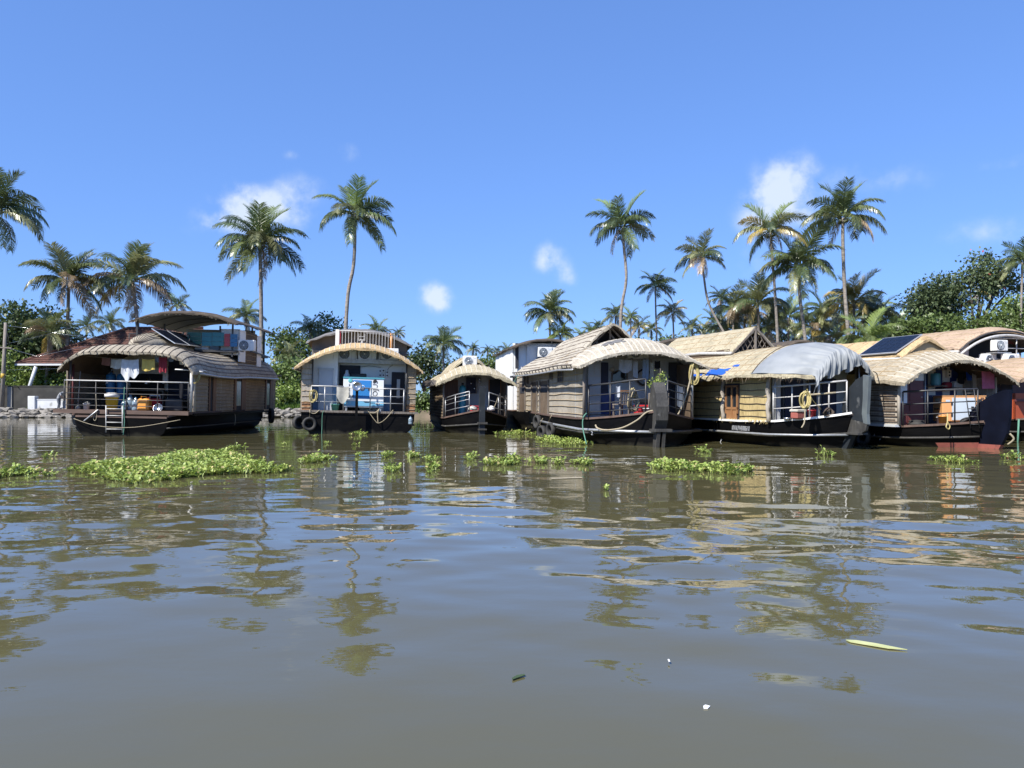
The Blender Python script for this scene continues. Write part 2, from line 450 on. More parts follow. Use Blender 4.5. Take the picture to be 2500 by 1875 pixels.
mat('grass', (.10, .17, .03), (.065, .12, .022), rough=.85, scale=.5, spec=.2, trans=.2)
mat('wire', (.03, .03, .03), rough=.6)
mat('trunk_palm', (.30, .265, .225), (.19, .165, .14), rough=.9, scale=2.2, bump=.5, stretch=(1, 1, 2.4), fine=(3, (1, 1, 4), .3), coord='Object', rnd=.2)
mat('trunk_tree', (.12, .10, .08), (.08, .065, .05), rough=.95, scale=4, bump=.5)
for nm, c in (('frond_green', (.215, .265, .100)), ('frond_deep', (.140, .190, .080)), ('frond_olive', (.310, .325, .150)), ('frond_yellow', (.60, .47, .14)), ('frond_dry', (.46, .35, .22)),
              ('frond_fresh', (.26, .34, .10))):
    mat(nm, c, tuple(x * .6 for x in c), rough=.33, scale=2.2, spec=.8, rnd=.3, trans=.3)
for nm, c in (('leaf_dark', (.080, .120, .040)), ('leaf_mid', (.14, .20, .055)), ('leaf_light', (.23, .32, .075)), ('leaf_blue', (.12, .165, .075)), ('leaf_red', (.45, .06, .05))):
    mat(nm, c, tuple(x * .55 for x in c), rough=.45, scale=.9, spec=.45, trans=.25, rnd=.12)
mat('hyacinth', (.36, .42, .10), (.21, .30, .06), rough=.38, scale=5, spec=.5, trans=.25)
mat('hyacinth_stalk', (.26, .32, .07), (.18, .22, .06), rough=.5, scale=5, trans=.15)
mat('hyacinth_dry', (.42, .36, .15), (.3, .24, .1), rough=.7, scale=5)
mat('cloth_yellowgreen', (.50, .50, .24), (.40, .42, .18), rough=.5, scale=9)
mat('skin', (.10, .055, .035), (.09, .05, .03), rough=.6)
mat('shirt_grey', (.30, .31, .33), (.24, .25, .27), rough=.9, scale=9)
mat('trousers_grey', (.16, .17, .19), (.12, .13, .15), rough=.9, scale=9)
mat('hair', (.012, .011, .01), rough=.6)
mat('pole_yellow', (.55, .36, .04), rough=.6)
glass_mat('window_glass', (.02, .025, .03))

# ------------------------------------------------------------------ water
def water_mat():
    m = bpy.data.materials.new('water'); m.use_nodes = True
    N, L = m.node_tree.nodes, m.node_tree.links
    b = N['Principled BSDF']
    b.inputs['Roughness'].default_value = 0.015
    b.inputs['IOR'].default_value = 1.52
    t = N.new('ShaderNodeTexCoord')
    n = N.new('ShaderNodeTexNoise'); n.inputs['Scale'].default_value = .25; n.inputs['Detail'].default_value = 3
    L.new(t.outputs['Object'], n.inputs['Vector'])
    mx = N.new('ShaderNodeMix'); mx.data_type = 'RGBA'
    mx.inputs[6].default_value = (.092, .083, .039, 1); mx.inputs[7].default_value = (.084, .077, .037, 1)
    L.new(n.outputs['Fac'], mx.inputs['Factor']); L.new(mx.outputs[2], b.inputs['Base Color'])
    n2 = N.new('ShaderNodeTexNoise'); n2.inputs['Scale'].default_value = 3.0; n2.inputs['Detail'].default_value = 3
    mp = N.new('ShaderNodeMapping'); mp.inputs['Scale'].default_value = (.8, 1.25, 1)
    L.new(t.outputs['Object'], mp.inputs['Vector']); L.new(mp.outputs[0], n2.inputs['Vector'])
    bp = N.new('ShaderNodeBump'); bp.inputs['Strength'].default_value = .06; bp.inputs['Distance'].default_value = .04
    L.new(n2.outputs['Fac'], bp.inputs['Height']); L.new(bp.outputs[0], b.inputs['Normal'])
    MATS['water'] = m
water_mat()

def build_water():
    rng = np.random.default_rng(3)
    ys = [-60., -20., -5., -1., 0.3]
    y = 1.0
    while y < 66:
        ys.append(y); y += max(0.02, 0.0068 * y)
    ys.append(90.)
    ys = np.array(ys)
    us = np.concatenate([[-40, -8, -2.5, -1.4], np.linspace(-1.12, 1.12, 400), [1.4, 2.5, 8, 40]])
    Y = np.repeat(ys[:, None], len(us), 1)
    X = us[None, :] * (0.72 * np.maximum(ys, 1)[:, None] + 3.0)
    Z = np.zeros_like(X)
    for i in range(64):
        lam = math.exp(rng.uniform(math.log(.26), math.log(2.6)))
        th = rng.normal(math.pi / 2, 0.42)          # mostly travelling towards or away from the boats
        k = 2 * math.pi / lam
        s = 0.0074 * (1.0 if lam < 1.2 else 0.8)
        Z += (s / k) * np.sin(k * (X * math.cos(th) + Y * math.sin(th)) + rng.uniform(0, 6.28))
    patch = 0.62 + 0.5 * np.sin(X * .21 + 1.3 * np.sin(Y * .13)) * np.sin(Y * .31 + .6 * np.sin(X * .17 + 1))
    near = np.clip((Y - 3.5) / 4.5, 0, 1)          # the lee of the photographer's own boat lies calmer
    far = 1 - .50 * np.clip((Y - 11.0) / 9.0, 0, 1)   # and so does the sheltered strip along the moored boats
    Z *= np.clip(patch, .3, 1.1) * (0.36 + 0.64 * near) * far
    Z *= np.clip((1.4 - np.abs(us))[None, :] / .25, 0, 1) * np.clip((64 - Y) / 3, 0, 1)
    R, C = X.shape
    co = np.stack([X, Y, Z], -1).reshape(-1, 3).astype(np.float32)
    idx = np.arange(R * C).reshape(R, C)
    q = np.stack([idx[:-1, :-1], idx[:-1, 1:], idx[1:, 1:], idx[1:, :-1]], -1).reshape(-1, 4).astype(np.int32)
    me = bpy.data.meshes.new('water')
    me.vertices.add(len(co)); me.vertices.foreach_set('co', co.ravel())
    me.loops.add(q.size); me.loops.foreach_set('vertex_index', q.ravel())
    me.polygons.add(len(q)); me.polygons.foreach_set('loop_start', np.arange(0, q.size, 4, dtype=np.int32))
    me.polygons.foreach_set('use_smooth', np.ones(len(q), dtype=bool))
    me.update(); me.validate()
    me.materials.append(M_['water'])
    obj('water', me, kind='structure')
build_water()

# ------------------------------------------------------------------ land
rnd = random.Random(11)
def build_land():
    # bank: falls from the lawn to the water's edge at about 60 m
    mb = MB()
    xs = [-1500, -300, -120, -80] + [-60 + i * 2 for i in range(61)] + [80, 120, 300, 1500]
    rows = []
    for y, z in ((60.2, -.6), (60.9, .15), (61.6, .52), (63, .66), (66, .85), (72, .9), (90, 1.0), (140, 1.0), (400, 1.0), (3000, 1.0)):
        rows.append([(x, y + (.25 * math.sin(x * .7) if y < 70 else 0), z + (.06 * math.sin(x * 1.3 + y) if 0 < z < .95 else 0)) for x in xs])
    mb.grid(rows)
    o = mb.build('ground', M_['soil'], kind='structure')
build_land()

def rock_mesh(seed):
    r = random.Random(seed)
    bm = bmesh.new()
    bmesh.ops.create_icosphere(bm, subdivisions=1, radius=1)
    for v in bm.verts:
        v.co *= r.uniform(.72, 1.15)
        v.co.z *= .66
    me = bpy.data.meshes.new('stone'); bm.to_mesh(me); bm.free()
    me.materials.append(M_['rock'])
    return me
ROCKS = [rock_mesh(i) for i in range(7)]
def stone_bank(x0, x1, n, label):
    root = empty('stone_embankment', label, 'embankment', ((x0 + x1) / 2, 60.6, 0))
    for i in range(n):
        x = x0 + (x1 - x0) * (i + rnd.uniform(.1, .9)) / n
        lv = i % 3
        s = rnd.uniform(.22, .46)
        o = obj('stone', ROCKS[rnd.randrange(7)], root)
        o.location = (x - (x0 + x1) / 2, -.35 + lv * .3 + rnd.uniform(-.1, .1), .1 + lv * .22 + rnd.uniform(-.06, .06))
        o.rotation_euler = (rnd.uniform(-.3, .3), rnd.uniform(-.3, .3), rnd.uniform(0, 6.3))
        o.scale = (s * rnd.uniform(1, 1.7), s, s * rnd.uniform(.7, 1.0))
stone_bank(-41, -27.5, 96, 'rough grey stone embankment below the white garden wall at the waterline')
stone_bank(-20, -14.5, 40, 'low stone edging under the bright green grass slope')

# grass on the bank: thousands of blades nobody could count
def blades(name, x0, x1, y0, y1, zf, n, h, m, seed):
    r = np.random.default_rng(seed)
    X = r.uniform(x0, x1, n); Y = y0 + (y1 - y0) * r.random(n); H = h * r.uniform(.5, 1.3, n); A = r.uniform(0, 6.28, n)
    lean = r.normal(0, .35, (n, 2)) * H[:, None]
    w = .05 * np.ones(n)
    Z = np.array([zf(y) for y in Y])
    p0 = np.stack([X - np.cos(A) * w, Y - np.sin(A) * w, Z], -1); p1 = np.stack([X + np.cos(A) * w, Y + np.sin(A) * w, Z], -1)
    p2 = np.stack([X + lean[:, 0], Y + lean[:, 1], Z + H], -1)
    v = np.stack([p0, p1, p2], 1).reshape(-1, 3)
    me = bpy.data.meshes.new(name)
    me.from_pydata(v.tolist(), [], np.arange(3 * n).reshape(-1, 3).tolist())
    me.materials.append(m)
    return obj(name, me, kind='stuff')
zb = lambda y: .15 if y < 61 else (.15 + (y - 60.9) * .5 if y < 61.6 else min(.9, .5 + (y - 61.6) * .08))
tag(blades('grass', -22, -13, 61.3, 66.5, zb, 9000, .55, M_['grass'], 1), 'bright green grass slope behind the stone edging between two houseboats', 'grass')
tag(blades('grass', -60, -22, 61.6, 67, zb, 6000, .3, M_['grass'], 2), 'thin green weeds along the foot of the dark garden wall', 'grass')
tag(blades('grass', -13, 60, 61.3, 70, zb, 9000, .5, M_['grass'], 3), 'rough green bank grass behind the moored houseboats', 'grass')

# ------------------------------------------------------------------ palms
def frond_mesh(kind, seed, m):
    r = random.Random(seed * 31 + 5)
    e0, k, g, ragged = {'up': (78, 40, .16, .06), 'high': (56, 74, .50, .08), 'mid': (32, 84, .85, .10), 'flat': (6, 66, 1.1, .12),
                        'droop': (-24, 50, 1.3, .15), 'dead': (-58, 28, 1.6, .30)}[kind]
    e0 += r.uniform(-7, 7); k += r.uniform(-10, 10)
    nseg = 14; pts = [Vector((0, 0, 0))]; tans = []
    side_bend = r.uniform(-.28, .28)
    for i in range(nseg):
        s = (i + .5) / nseg
        e = math.radians(e0 - k * s ** 1.25); a = side_bend * s
        t = Vector((math.cos(e) * math.cos(a), math.cos(e) * math.sin(a), math.sin(e)))
        tans.append(t); pts.append(pts[-1] + t / nseg)
    mb = MB()
    mb.tube(pts[::2], [.016 - .012 * i / 7 for i in range(len(pts[::2]))], 3, 0, True)
    n = 74
    for i in range(n):
        s = .10 + .90 * (i + .5) / n
        q = min(nseg - 1, int(s * nseg)); fr = s * nseg - q
        p = pts[q].lerp(pts[q + 1], fr); t = tans[q]
        sd_ = t.cross(Vector((0, 0, 1)))
        if sd_.length < .05: sd_ = Vector((0, 1, 0))
        sd_.normalize()
        nr = sd_.cross(t).normalized()
        ln = .33 * (0.45 + .62 * math.sin(math.pi * min(1, (s * .92 + .04)) ** .8)) * r.uniform(.85, 1.12)
        for sg in (-1, 1):
            if r.random() < ragged: continue
            d = (sd_ * (sg * .82) + t * (.55 + .35 * s) + nr * (.26 if kind in ('up', 'high') else .12)).normalized()
            d = (d + Vector((r.gauss(0, .07), r.gauss(0, .07), r.gauss(0, .07)))).normalized()
            d2 = (d + Vector((0, 0, -g * r.uniform(.8, 1.3)))).normalized()
            d3 = (d2 + Vector((0, 0, -g * .9))).normalized()
            w = .0100
            wv_ = t * w
            a0, a1 = p - wv_ * .6, p + wv_ * .6
            m1 = p + d * ln * .4; m2 = m1 + d2 * ln * .35; m3 = m2 + d3 * ln * .3
            fold = nr * 0
            mb.add([a0, a1, m1 + wv_, m1 - wv_, m2 + wv_ * .7, m2 - wv_ * .7, m3], [(0, 1, 2, 3), (3, 2, 4, 5), (5, 4, 6)], 0, False)
    return mb.mesh('frond', M_[m])

FR = {}
def frond(kind, m, seed):
    key = (kind, m, seed)
    if key not in FR: FR[key] = frond_mesh(kind, seed, m)
    return FR[key]

STYLES = {  # frond materials from the crown's heart to its skirt
    'green': (['frond_fresh', 'frond_green'], ['frond_green', 'frond_deep'], ['frond_green', 'frond_olive', 'frond_deep'], ['frond_olive', 'frond_dry']),
    'dark': (['frond_green', 'frond_deep'], ['frond_deep', 'frond_green'], ['frond_deep', 'frond_olive'], ['frond_olive', 'frond_deep']),
    'tired': (['frond_green', 'frond_olive'], ['frond_olive', 'frond_green'], ['frond_olive', 'frond_dry', 'frond_deep'], ['frond_dry', 'frond_yellow', 'frond_olive']),
    'yellow': (['frond_fresh', 'frond_yellow'], ['frond_yellow', 'frond_olive'], ['frond_olive', 'frond_yellow', 'frond_deep'], ['frond_dry', 'frond_yellow']),
    'fresh': (['frond_fresh'], ['frond_fresh', 'frond_green'], ['frond_fresh', 'frond_green'], ['frond_green', 'frond_olive'])}
COCO = None
def palm(cx, cy, R, D, trunk, style, label, group=None, n=22, skirt=1.0, coco=False, seed=None, ground=1.0):
    global COCO
    r = random.Random(seed if seed is not None else int(cx * 7 + cy))
    c = P(cx, cy, D)
    foot = P(trunk[-1][0], trunk[-1][1], D) if trunk else c
    fx = foot.x + (foot.x - (P(trunk[-2][0], 0, D).x if len(trunk) > 1 else c.x)) * .25 if trunk else c.x
    root = empty('coconut_palm', label, 'palm tree', (fx, D, ground), group)
    off = Vector((fx, D, ground))
    L = R / FPX * D / .97
    pts = [c + Vector((0, 0, -.02 * L))]
    for (tx, ty) in trunk: pts.append(P(tx, ty, D))
    if pts[-1].z > ground + .3: pts.append(Vector((fx, D, ground - .15)))
    # smooth path
    path = []
    m = len(pts)
    for i in range(m - 1):
        p0, p1, p2, p3 = pts[max(i - 1, 0)], pts[i], pts[i + 1], pts[min(i + 2, m - 1)]
        for q in range(5):
            t = q / 5
            path.append(.5 * ((2 * p1) + (p2 - p0) * t + (2 * p0 - 5 * p1 + 4 * p2 - p3) * t * t + (3 * p1 - p0 - 3 * p2 + p3) * t ** 3))
    path.append(pts[-1])
    tr = min(.19, max(.10, L * .044))
    rs = [tr * (.78 + .35 * i / len(path)) * (1 + .05 * math.sin(i * 2.4)) for i in range(len(path))]
    rs[-1] *= 1.35; rs[0] *= 1.2
    MB().tube([p - off for p in path], rs, 8).build('trunk', M_['trunk_palm'], root)
    st = STYLES[style]
    n = max(13, int(n * .86))
    for i in range(n):
        u = (i + .5) / n
        az = i * 2.39996 + r.uniform(-.3, .3)
        if u < .16: kind, ms = 'up', st[0]
        elif u < .38: kind, ms = 'high', st[1]
        elif u < .64: kind, ms = 'mid', st[1] if r.random() < .5 else st[2]
        elif u < .86 or skirt < .5: kind, ms = 'flat', st[2]
        else: kind, ms = ('droop', st[2] if r.random() < .5 else st[3]) if r.random() > .3 * skirt else ('dead', st[3])
        o = obj('frond', frond(kind, r.choice(ms), r.randrange(2)), root)
        s = L * r.uniform(.86, 1.08) * (.8 if kind == 'dead' else 1)
        o.matrix_local = Matrix.Translation(c - off + Vector((math.cos(az) * .05 * L, math.sin(az) * .05 * L, r.uniform(-.03, .05) * L))) @ Matrix.Rotation(az, 4, 'Z') @ Matrix.Rotation(r.uniform(-.5, .5), 4, 'X') @ Matrix.Scale(s, 4)
    if coco:
        if COCO is None:
            bm = bmesh.new(); bmesh.ops.create_icosphere(bm, subdivisions=1, radius=.16)
            COCO = bpy.data.meshes.new('coconut'); bm.to_mesh(COCO); bm.free(); COCO.materials.append(M_['frond_olive'])
        for i in range(5):
            a = i * 1.3 + r.random()
            o = obj('coconut', COCO, root)
            o.location = c - off + Vector((math.cos(a) * .3, math.sin(a) * .3, -.35 - .12 * (i % 2)))
    return root

FAR = 'small distant coconut palms behind the houseboats'
FARL = {210: 'small far palm left of the tiled ridge, beside a withered palm', 268: 'small far palm just left of the tiled ridge under the leaning trunk palm', 432: 'small far palm crown peeping over the middle of the upper deck canopy', 921: 'small far palm above the right half of the white upper railing', 972: 'tiny far palm at the right end of the dark canopy', 1155: 'small far palm right above the rooftop air conditioner', 1190: 'tiny dark far palm right of the rooftop air conditioner', 1213: 'tiniest dark far palm between the rooftop air conditioner and the white cabin', 1238: 'small far palm next to the white upper cabin wall', 1226: 'low withered far palm under the tiny palms by the white cabin', 1445: 'small bright far palm left of the open thatched gable', 1462: 'small green far palm touching the left slope of the open thatched gable', 1560: 'small yellowing far palm just right of the open thatched gable', 1590: 'small far palm at the foot of the slim straight palm', 1690: 'small dark far palm left of the leaning trunk', 1720: 'small far palm crossed by the leaning trunk', 1745: 'greyish far palm right beside the leaning trunk', 1822: 'low withered far palm above the left slope of the lattice hood', 1905: 'withered far palm behind the peak of the lattice gable', 1940: 'low green far palm right of the lattice gable', 2000: 'low dark far palm above the tan canvas cabin', 2190: 'small far palm left of the wide olive bush', 2230: 'small withered far palm against the wide olive bush', 1420: 'low far palm behind the second air conditioner of the white cabin', 1540: 'small bright far palm behind the open gable peak'}
palm(-12, 520, 122, 63, [(-8, 600), (-14, 800)], 'dark', 'big dark coconut palm beside the utility pole, its hanging skirt shaded', n=24, skirt=1.2)
palm(168, 690, 98, 64, [(166, 760), (163, 880)], 'tired', 'coconut palm with many withered drooping fronds behind the tiled roof', n=26, skirt=1.6)
palm(322, 684, 112, 66, [(330, 740), (336, 800), (340, 900)], 'tired', 'coconut palm with dark leaning trunk right above the tiled ridge', n=24)
palm(634, 596, 112, 70, [(637, 700), (638, 800), (640, 900)], 'green', 'full round green coconut palm behind the two-storey canopy boat', n=30, skirt=.8)
palm(866, 524, 100, 72, [(866, 550), (866, 600), (862, 655), (850, 715), (844, 806), (842, 880)], 'green', 'very tall palm with a long curved slender trunk behind the blue generator boat', n=20, coco=True)
palm(120, 815, 74, 63.5, [(117, 870), (112, 940)], 'tired', 'short coconut palm with drooping yellow fronds behind the white garden wall', n=18, skirt=1.5)
palm(210, 800, 40, 90, [(212, 860)], 'dark', FARL[210], FAR, n=16)
palm(268, 792, 44, 88, [(270, 860)], 'dark', FARL[268], FAR, n=16)
palm(432, 745, 34, 84, [(432, 860)], 'green', FARL[432], FAR, n=16)
palm(600, 775, 52, 78, [(602, 860)], 'green', 'mid-size palm fanning out just behind the upper deck canopy', n=18)
palm(757, 805, 46, 74, [(757, 870), (757, 930)], 'dark', 'mid-size dark palm beside the leafy tree left of the white upper railing', n=18)
palm(703, 872, 46, 67, [(702, 930)], 'tired', 'low palm with pale drooping fronds above the green shrubs', n=16, skirt=1.4)
palm(921, 808, 42, 84, [(921, 870)], 'green', FARL[921], FAR, n=16)
palm(972, 815, 24, 90, [(972, 870)], 'dark', FARL[972], FAR, n=14)
palm(1082, 842, 56, 68, [(1083, 900), (1084, 940)], 'green', 'bushy green palm standing over the gap beside the smallest houseboat', n=24, skirt=.8)
for (x, y, R_, st_) in ((1155, 852, 24, 'green'), (1190, 856, 20, 'dark'), (1213, 858, 16, 'dark'), (1238, 856, 24, 'green'), (1226, 880, 22, 'tired'), (1445, 812, 34, 'fresh'), (1462, 800, 26, 'green')):
    palm(x, y, R_, 96, [(x, 900)], st_, FARL[x], FAR, n=14)
palm(1341, 765, 66, 72, [(1343, 830), (1345, 920)], 'dark', 'broad dark green palm behind the white upper cabin', n=26, skirt=1.0)
palm(1368, 818, 46, 71, [(1370, 900)], 'fresh', 'young bright green palm tucked below the broad dark palm', n=16, skirt=.3)
palm(1520, 556, 88, 74, [(1523, 600), (1529, 680), (1519, 740), (1515, 790), (1514, 880)], 'green', 'tall palm with sinuous trunk rising behind the open thatched gable', n=22, coco=True)
palm(1503, 770, 42, 82, [(1500, 860)], 'dark', 'dark palm crown behind the foot of the sinuous tall palm', n=16, skirt=.6)
palm(1600, 700, 54, 80, [(1601, 760), (1603, 820), (1603, 900)], 'green', 'slim straight palm with a small star-shaped crown', n=18)
palm(1642, 765, 42, 80, [(1644, 800), (1646, 900)], 'yellow', 'small yellowing palm beside the slim straight palm', n=18)
palm(1714, 628, 66, 76, [(1719, 680), (1732, 745), (1775, 826), (1800, 880)], 'tired', 'palm with strongly leaning trunk bending over the white cabin roof', n=22)
palm(1882, 565, 84, 70, [(1884, 610), (1891, 700), (1898, 820), (1900, 900)], 'yellow', 'tall yellowing palm with dry brown fronds left of the tallest pair', n=18, skirt=1.4, coco=True)
palm(1950, 650, 100, 69, [(1952, 720), (1965, 820), (1970, 900)], 'dark', 'wide dark palm crown between two taller trunks', n=26)
palm(2058, 530, 104, 68, [(2058, 600), (2063, 720), (2074, 845), (2078, 900)], 'green', 'tallest palm with pale straight trunk above the solar panel boat', n=24, skirt=1.2, coco=True)
palm(1850, 742, 80, 76, [(1852, 820), (1852, 900)], 'tired', 'thick palm crown behind the lattice gable with hanging grey fronds', n=26, skirt=1.4)
palm(1790, 752, 62, 78, [(1790, 900)], 'tired', 'greyish drooping palm right of the leaning trunk', n=22, skirt=1.3)
palm(1760, 728, 40, 84, [(1760, 900)], 'green', 'small green palm crown half hidden behind the greyish drooping palm', n=16)
palm(2085, 738, 80, 74, [(2085, 900)], 'yellow', 'palm with bright yellow fronds behind the pale straight trunk', n=24, skirt=1.0)
palm(2150, 770, 64, 75, [(2150, 900)], 'tired', 'olive palm crown in front of the round leafy tree', n=22, skirt=1.2)
palm(2118, 830, 84, 65, [(2118, 900)], 'fresh', 'young palm with upright feathery bright green fronds near the solar panel', n=18, skirt=.2)
palm(2010, 760, 60, 80, [(2010, 900)], 'dark', 'shadowy palm crown between the pale trunk and the dark trunk', n=22, skirt=1.2)
palm(2030, 830, 46, 72, [(2030, 900)], 'tired', 'low tan palm crown at the foot of the pale straight trunk', n=18, skirt=1.4)
for (x, y, R_, D_, st_, lb) in ((1818, 772, 66, 82, 'tired', 'withered palm filling the gap right of the greyish drooping palm'), (1925, 775, 62, 84, 'green', 'green palm crown behind the tall yellowing trunk'), (1985, 800, 60, 80, 'tired', 'low olive palm between the dark trunk and the pale trunk'),
        (2055, 795, 62, 82, 'yellow', 'yellow-tipped low palm right behind the pale straight trunk'), (2125, 765, 58, 86, 'green', 'green palm crown beside the bright yellow fronds'), (1872, 805, 56, 78, 'tired', 'low tan palm right above the lattice gable'), (1775, 800, 54, 80, 'dark', 'dark low palm behind the hood left of the lattice gable'), (2180, 815, 50, 72, 'fresh', 'low fresh green palm left of the wide olive bush')):
    palm(x, y, R_, D_, [(x, 900)], st_, lb, n=20, skirt=1.3)
palm(2496, 640, 62, 66, [(2494, 720), (2490, 860)], 'green', 'palm at the edge of the leafy trees beside the stacked air conditioners', n=22, skirt=1.2)
palm(2392, 715, 36, 90, [(2393, 780), (2394, 880)], 'yellow', 'thin far palm seen through the sparse flowering tree', n=14)
for (x, y, R_, st_) in ((1560, 800, 36, 'yellow'), (1590, 805, 30, 'green'), (1690, 800, 36, 'dark'), (1720, 808, 38, 'green'), (1745, 790, 40, 'tired'), (1822, 815, 36, 'tired'), (1905, 800, 46, 'tired'), (1940, 815, 40, 'green'), (2000, 828, 40, 'dark'), (2190, 790, 40, 'green'), (2230, 800, 34, 'tired'), (1420, 822, 26, 'green'), (1540, 775, 30, 'fresh')):
    palm(x, y, R_, 92 + (x % 7), [(x, 900)], st_, FARL[x], FAR, n=15)

# ------------------------------------------------------------------ broadleaf trees and shrubs
def leaf_cloud(blobs, n, size, seed, hollow=.55):
    """leaf blades gathered in twig clumps through the volume of the given ellipsoids"""
    r = np.random.default_rng(seed)
    vol = np.array([b[3] * b[4] * b[5] for b in blobs]); vol = vol / vol.sum()
    nc = max(6, n // 16)
    which = r.choice(len(blobs), nc, p=vol)
    B = np.array(blobs)[which]
    d = r.normal(0, 1, (nc, 3)); d /= np.linalg.norm(d, axis=1)[:, None]
    rad = (hollow + (1 - hollow) * r.random(nc) ** .6) * (1 + .16 * r.normal(0, 1, nc))
    cc = B[:, :3] + d * rad[:, None] * B[:, 3:6]
    k = r.integers(0, nc, n)
    p = cc[k] + r.normal(0, 1, (n, 3)) * size * np.array([1.9, 1.9, 1.3])
    # blade: folded diamond, tips hanging outwards
    out = d[k] + r.normal(0, .7, (n, 3)) + np.array([0, 0, -.25])
    out /= np.linalg.norm(out, axis=1)[:, None]
    sv = np.cross(out, r.normal(0, 1, (n, 3))); sv /= np.linalg.norm(sv, axis=1)[:, None]
    s = size * r.uniform(.6, 1.35, n)[:, None]
    v = np.stack([p, p + out * s * .55 + sv * s * .36, p + out * s * 1.25, p + out * s * .55 - sv * s * .36], 1).reshape(-1, 3)
    f = np.arange(4 * n).reshape(-1, 4)
    return v, f

def tree(x, y, D, blobs_px, n, size, m, label, group=None, trunk_r=.16, cat='tree', name='broadleaf_tree', ground=1.0, seed=None, flowers=None):
    """blobs_px: (px, py, rx, ry) puffs of the crown in photo pixels at distance D"""
    base = P(x, y, D); base.z = ground
    root = empty(name, label, cat, base, group)
    k = D / FPX
    r = random.Random(int(x + y) if seed is None else seed)
    blobs = []
    for (px, py, rx, ry) in blobs_px:
        q = P(px, py, D) - base
        blobs.append((q.x, q.y + r.uniform(-.6, .6), q.z, rx * k, (rx + ry) / 2 * k, ry * k))
    v, f = leaf_cloud(blobs, n, size, int(x * 3 + y))
    me = bpy.data.meshes.new('crown'); me.from_pydata(v.tolist(), [], f.tolist()); me.materials.append(M_[m])
    if flowers:
        me.materials.append(M_['leaf_red'])
        mi = np.zeros(len(f), dtype=np.int32); mi[np.random.default_rng(1).random(len(f)) < flowers] = 1
        me.polygons.foreach_set('material_index', mi)
    obj('crown', me, root)
    mb = MB()
    top = max(b[2] for b in blobs)
    zs = min(b[2] - b[5] for b in blobs)
    fork = Vector((0, 0, max(.3, zs * .7)))
    mb.tube([(0, 0, -.2), (r.uniform(-.1, .1), 0, fork.z * .5), fork], [trunk_r * 1.3, trunk_r, trunk_r * .85], 7)
    for b in blobs:
        c = Vector(b[:3])
        mid = fork.lerp(c, .55) + Vector((r.uniform(-.2, .2), r.uniform(-.2, .2), .15))
        mb.tube([fork, mid, c], [trunk_r * .7, trunk_r * .42, trunk_r * .15], 5)
        for q in range(3):
            e = c + Vector((r.uniform(-.8, .8) * b[3], r.uniform(-.8, .8) * b[4], r.uniform(-.2, .8) * b[5]))
            mb.tube([mid.lerp(c, .5), c.lerp(e, .5) + Vector((0, 0, .1)), e], [trunk_r * .3, trunk_r * .2, trunk_r * .06], 4)
    mb.build('trunk', M_['trunk_tree'], root)
    return root

# left wood behind the dark wall
tree(20, 900, 68, [(10, 790, 55, 50), (45, 760, 30, 26), (-40, 820, 60, 60), (60, 830, 50, 45), (0, 860, 60, 45)], 9000, .26, 'leaf_dark', 'dense dark tree towering behind the utility pole')
tree(110, 900, 70, [(110, 800, 45, 40), (75, 840, 50, 40), (150, 850, 50, 40), (110, 880, 60, 40)], 7000, .26, 'leaf_dark', 'dense dark tree behind the drooping short palm')
tree(210, 900, 72, [(200, 870, 55, 38), (250, 880, 55, 36), (170, 900, 50, 34), (290, 890, 50, 34)], 6000, .26, 'leaf_blue', 'low dark tree below the distant palms behind the tiled house')
tree(40, 960, 64, [(30, 925, 38, 28), (15, 890, 28, 30), (60, 935, 30, 20)], 2600, .22, 'leaf_light', 'leafy pale green shrub spilling over the dark wall by the pole', name='shrub', cat='shrub', trunk_r=.06)
tree(100, 960, 64.5, [(95, 935, 28, 20), (120, 938, 26, 16), (75, 925, 20, 18)], 1800, .22, 'leaf_light', 'smaller pale shrub on the dark wall below the short palm', name='shrub', cat='shrub', trunk_r=.06)
tree(160, 960, 64, [(150, 938, 26, 16), (175, 930, 24, 18)], 1400, .22, 'leaf_light', 'pale shrub behind the bending man and the boat rail', name='shrub', cat='shrub', trunk_r=.06)
# green slope between the two boats
tree(705, 960, 65, [(700, 925, 30, 34), (730, 935, 28, 34), (675, 930, 24, 30), (715, 905, 26, 22)], 3600, .26, 'leaf_mid', 'large-leaved green shrub on the grass slope between two houseboats', name='shrub', cat='shrub', trunk_r=.07)
tree(705, 975, 63, [(690, 965, 26, 14), (718, 962, 26, 15), (738, 968, 20, 14)], 2200, .2, 'leaf_light', 'bright low shrub on top of the grass slope', name='shrub', cat='shrub', trunk_r=.05)
tree(700, 930, 71, [(720, 860, 38, 34), (690, 830, 30, 26), (735, 880, 30, 30)], 3600, .24, 'leaf_mid', 'leafy tree behind the low palm left of the straw roof')
tree(800, 930, 76, [(800, 800, 36, 26), (830, 820, 26, 18), (775, 830, 30, 30), (820, 850, 40, 40)], 3600, .22, 'leaf_mid', 'airy green tree peeping over the dark canopy at its curved end')
tree(1035, 930, 74, [(1035, 868, 30, 26), (1020, 900, 30, 30), (1055, 900, 34, 30), (1110, 915, 34, 26)], 3400, .24, 'leaf_dark', 'dark tree between the generator boat and the smallest houseboat')
tree(1195, 930, 80, [(1190, 890, 36, 16), (1235, 890, 30, 18), (1255, 900, 26, 20), (1150, 905, 36, 20)], 3600, .24, 'leaf_mid', 'low green trees in the gap right of the rooftop air conditioner')
tree(1025, 985, 63, [(1015, 985, 24, 14), (1040, 980, 24, 18), (1000, 985, 22, 14), (1060, 985, 26, 16)], 2600, .2, 'leaf_mid', 'green shrubs at the water in the gap beside the smallest boat', name='shrub', cat='shrub', trunk_r=.05)
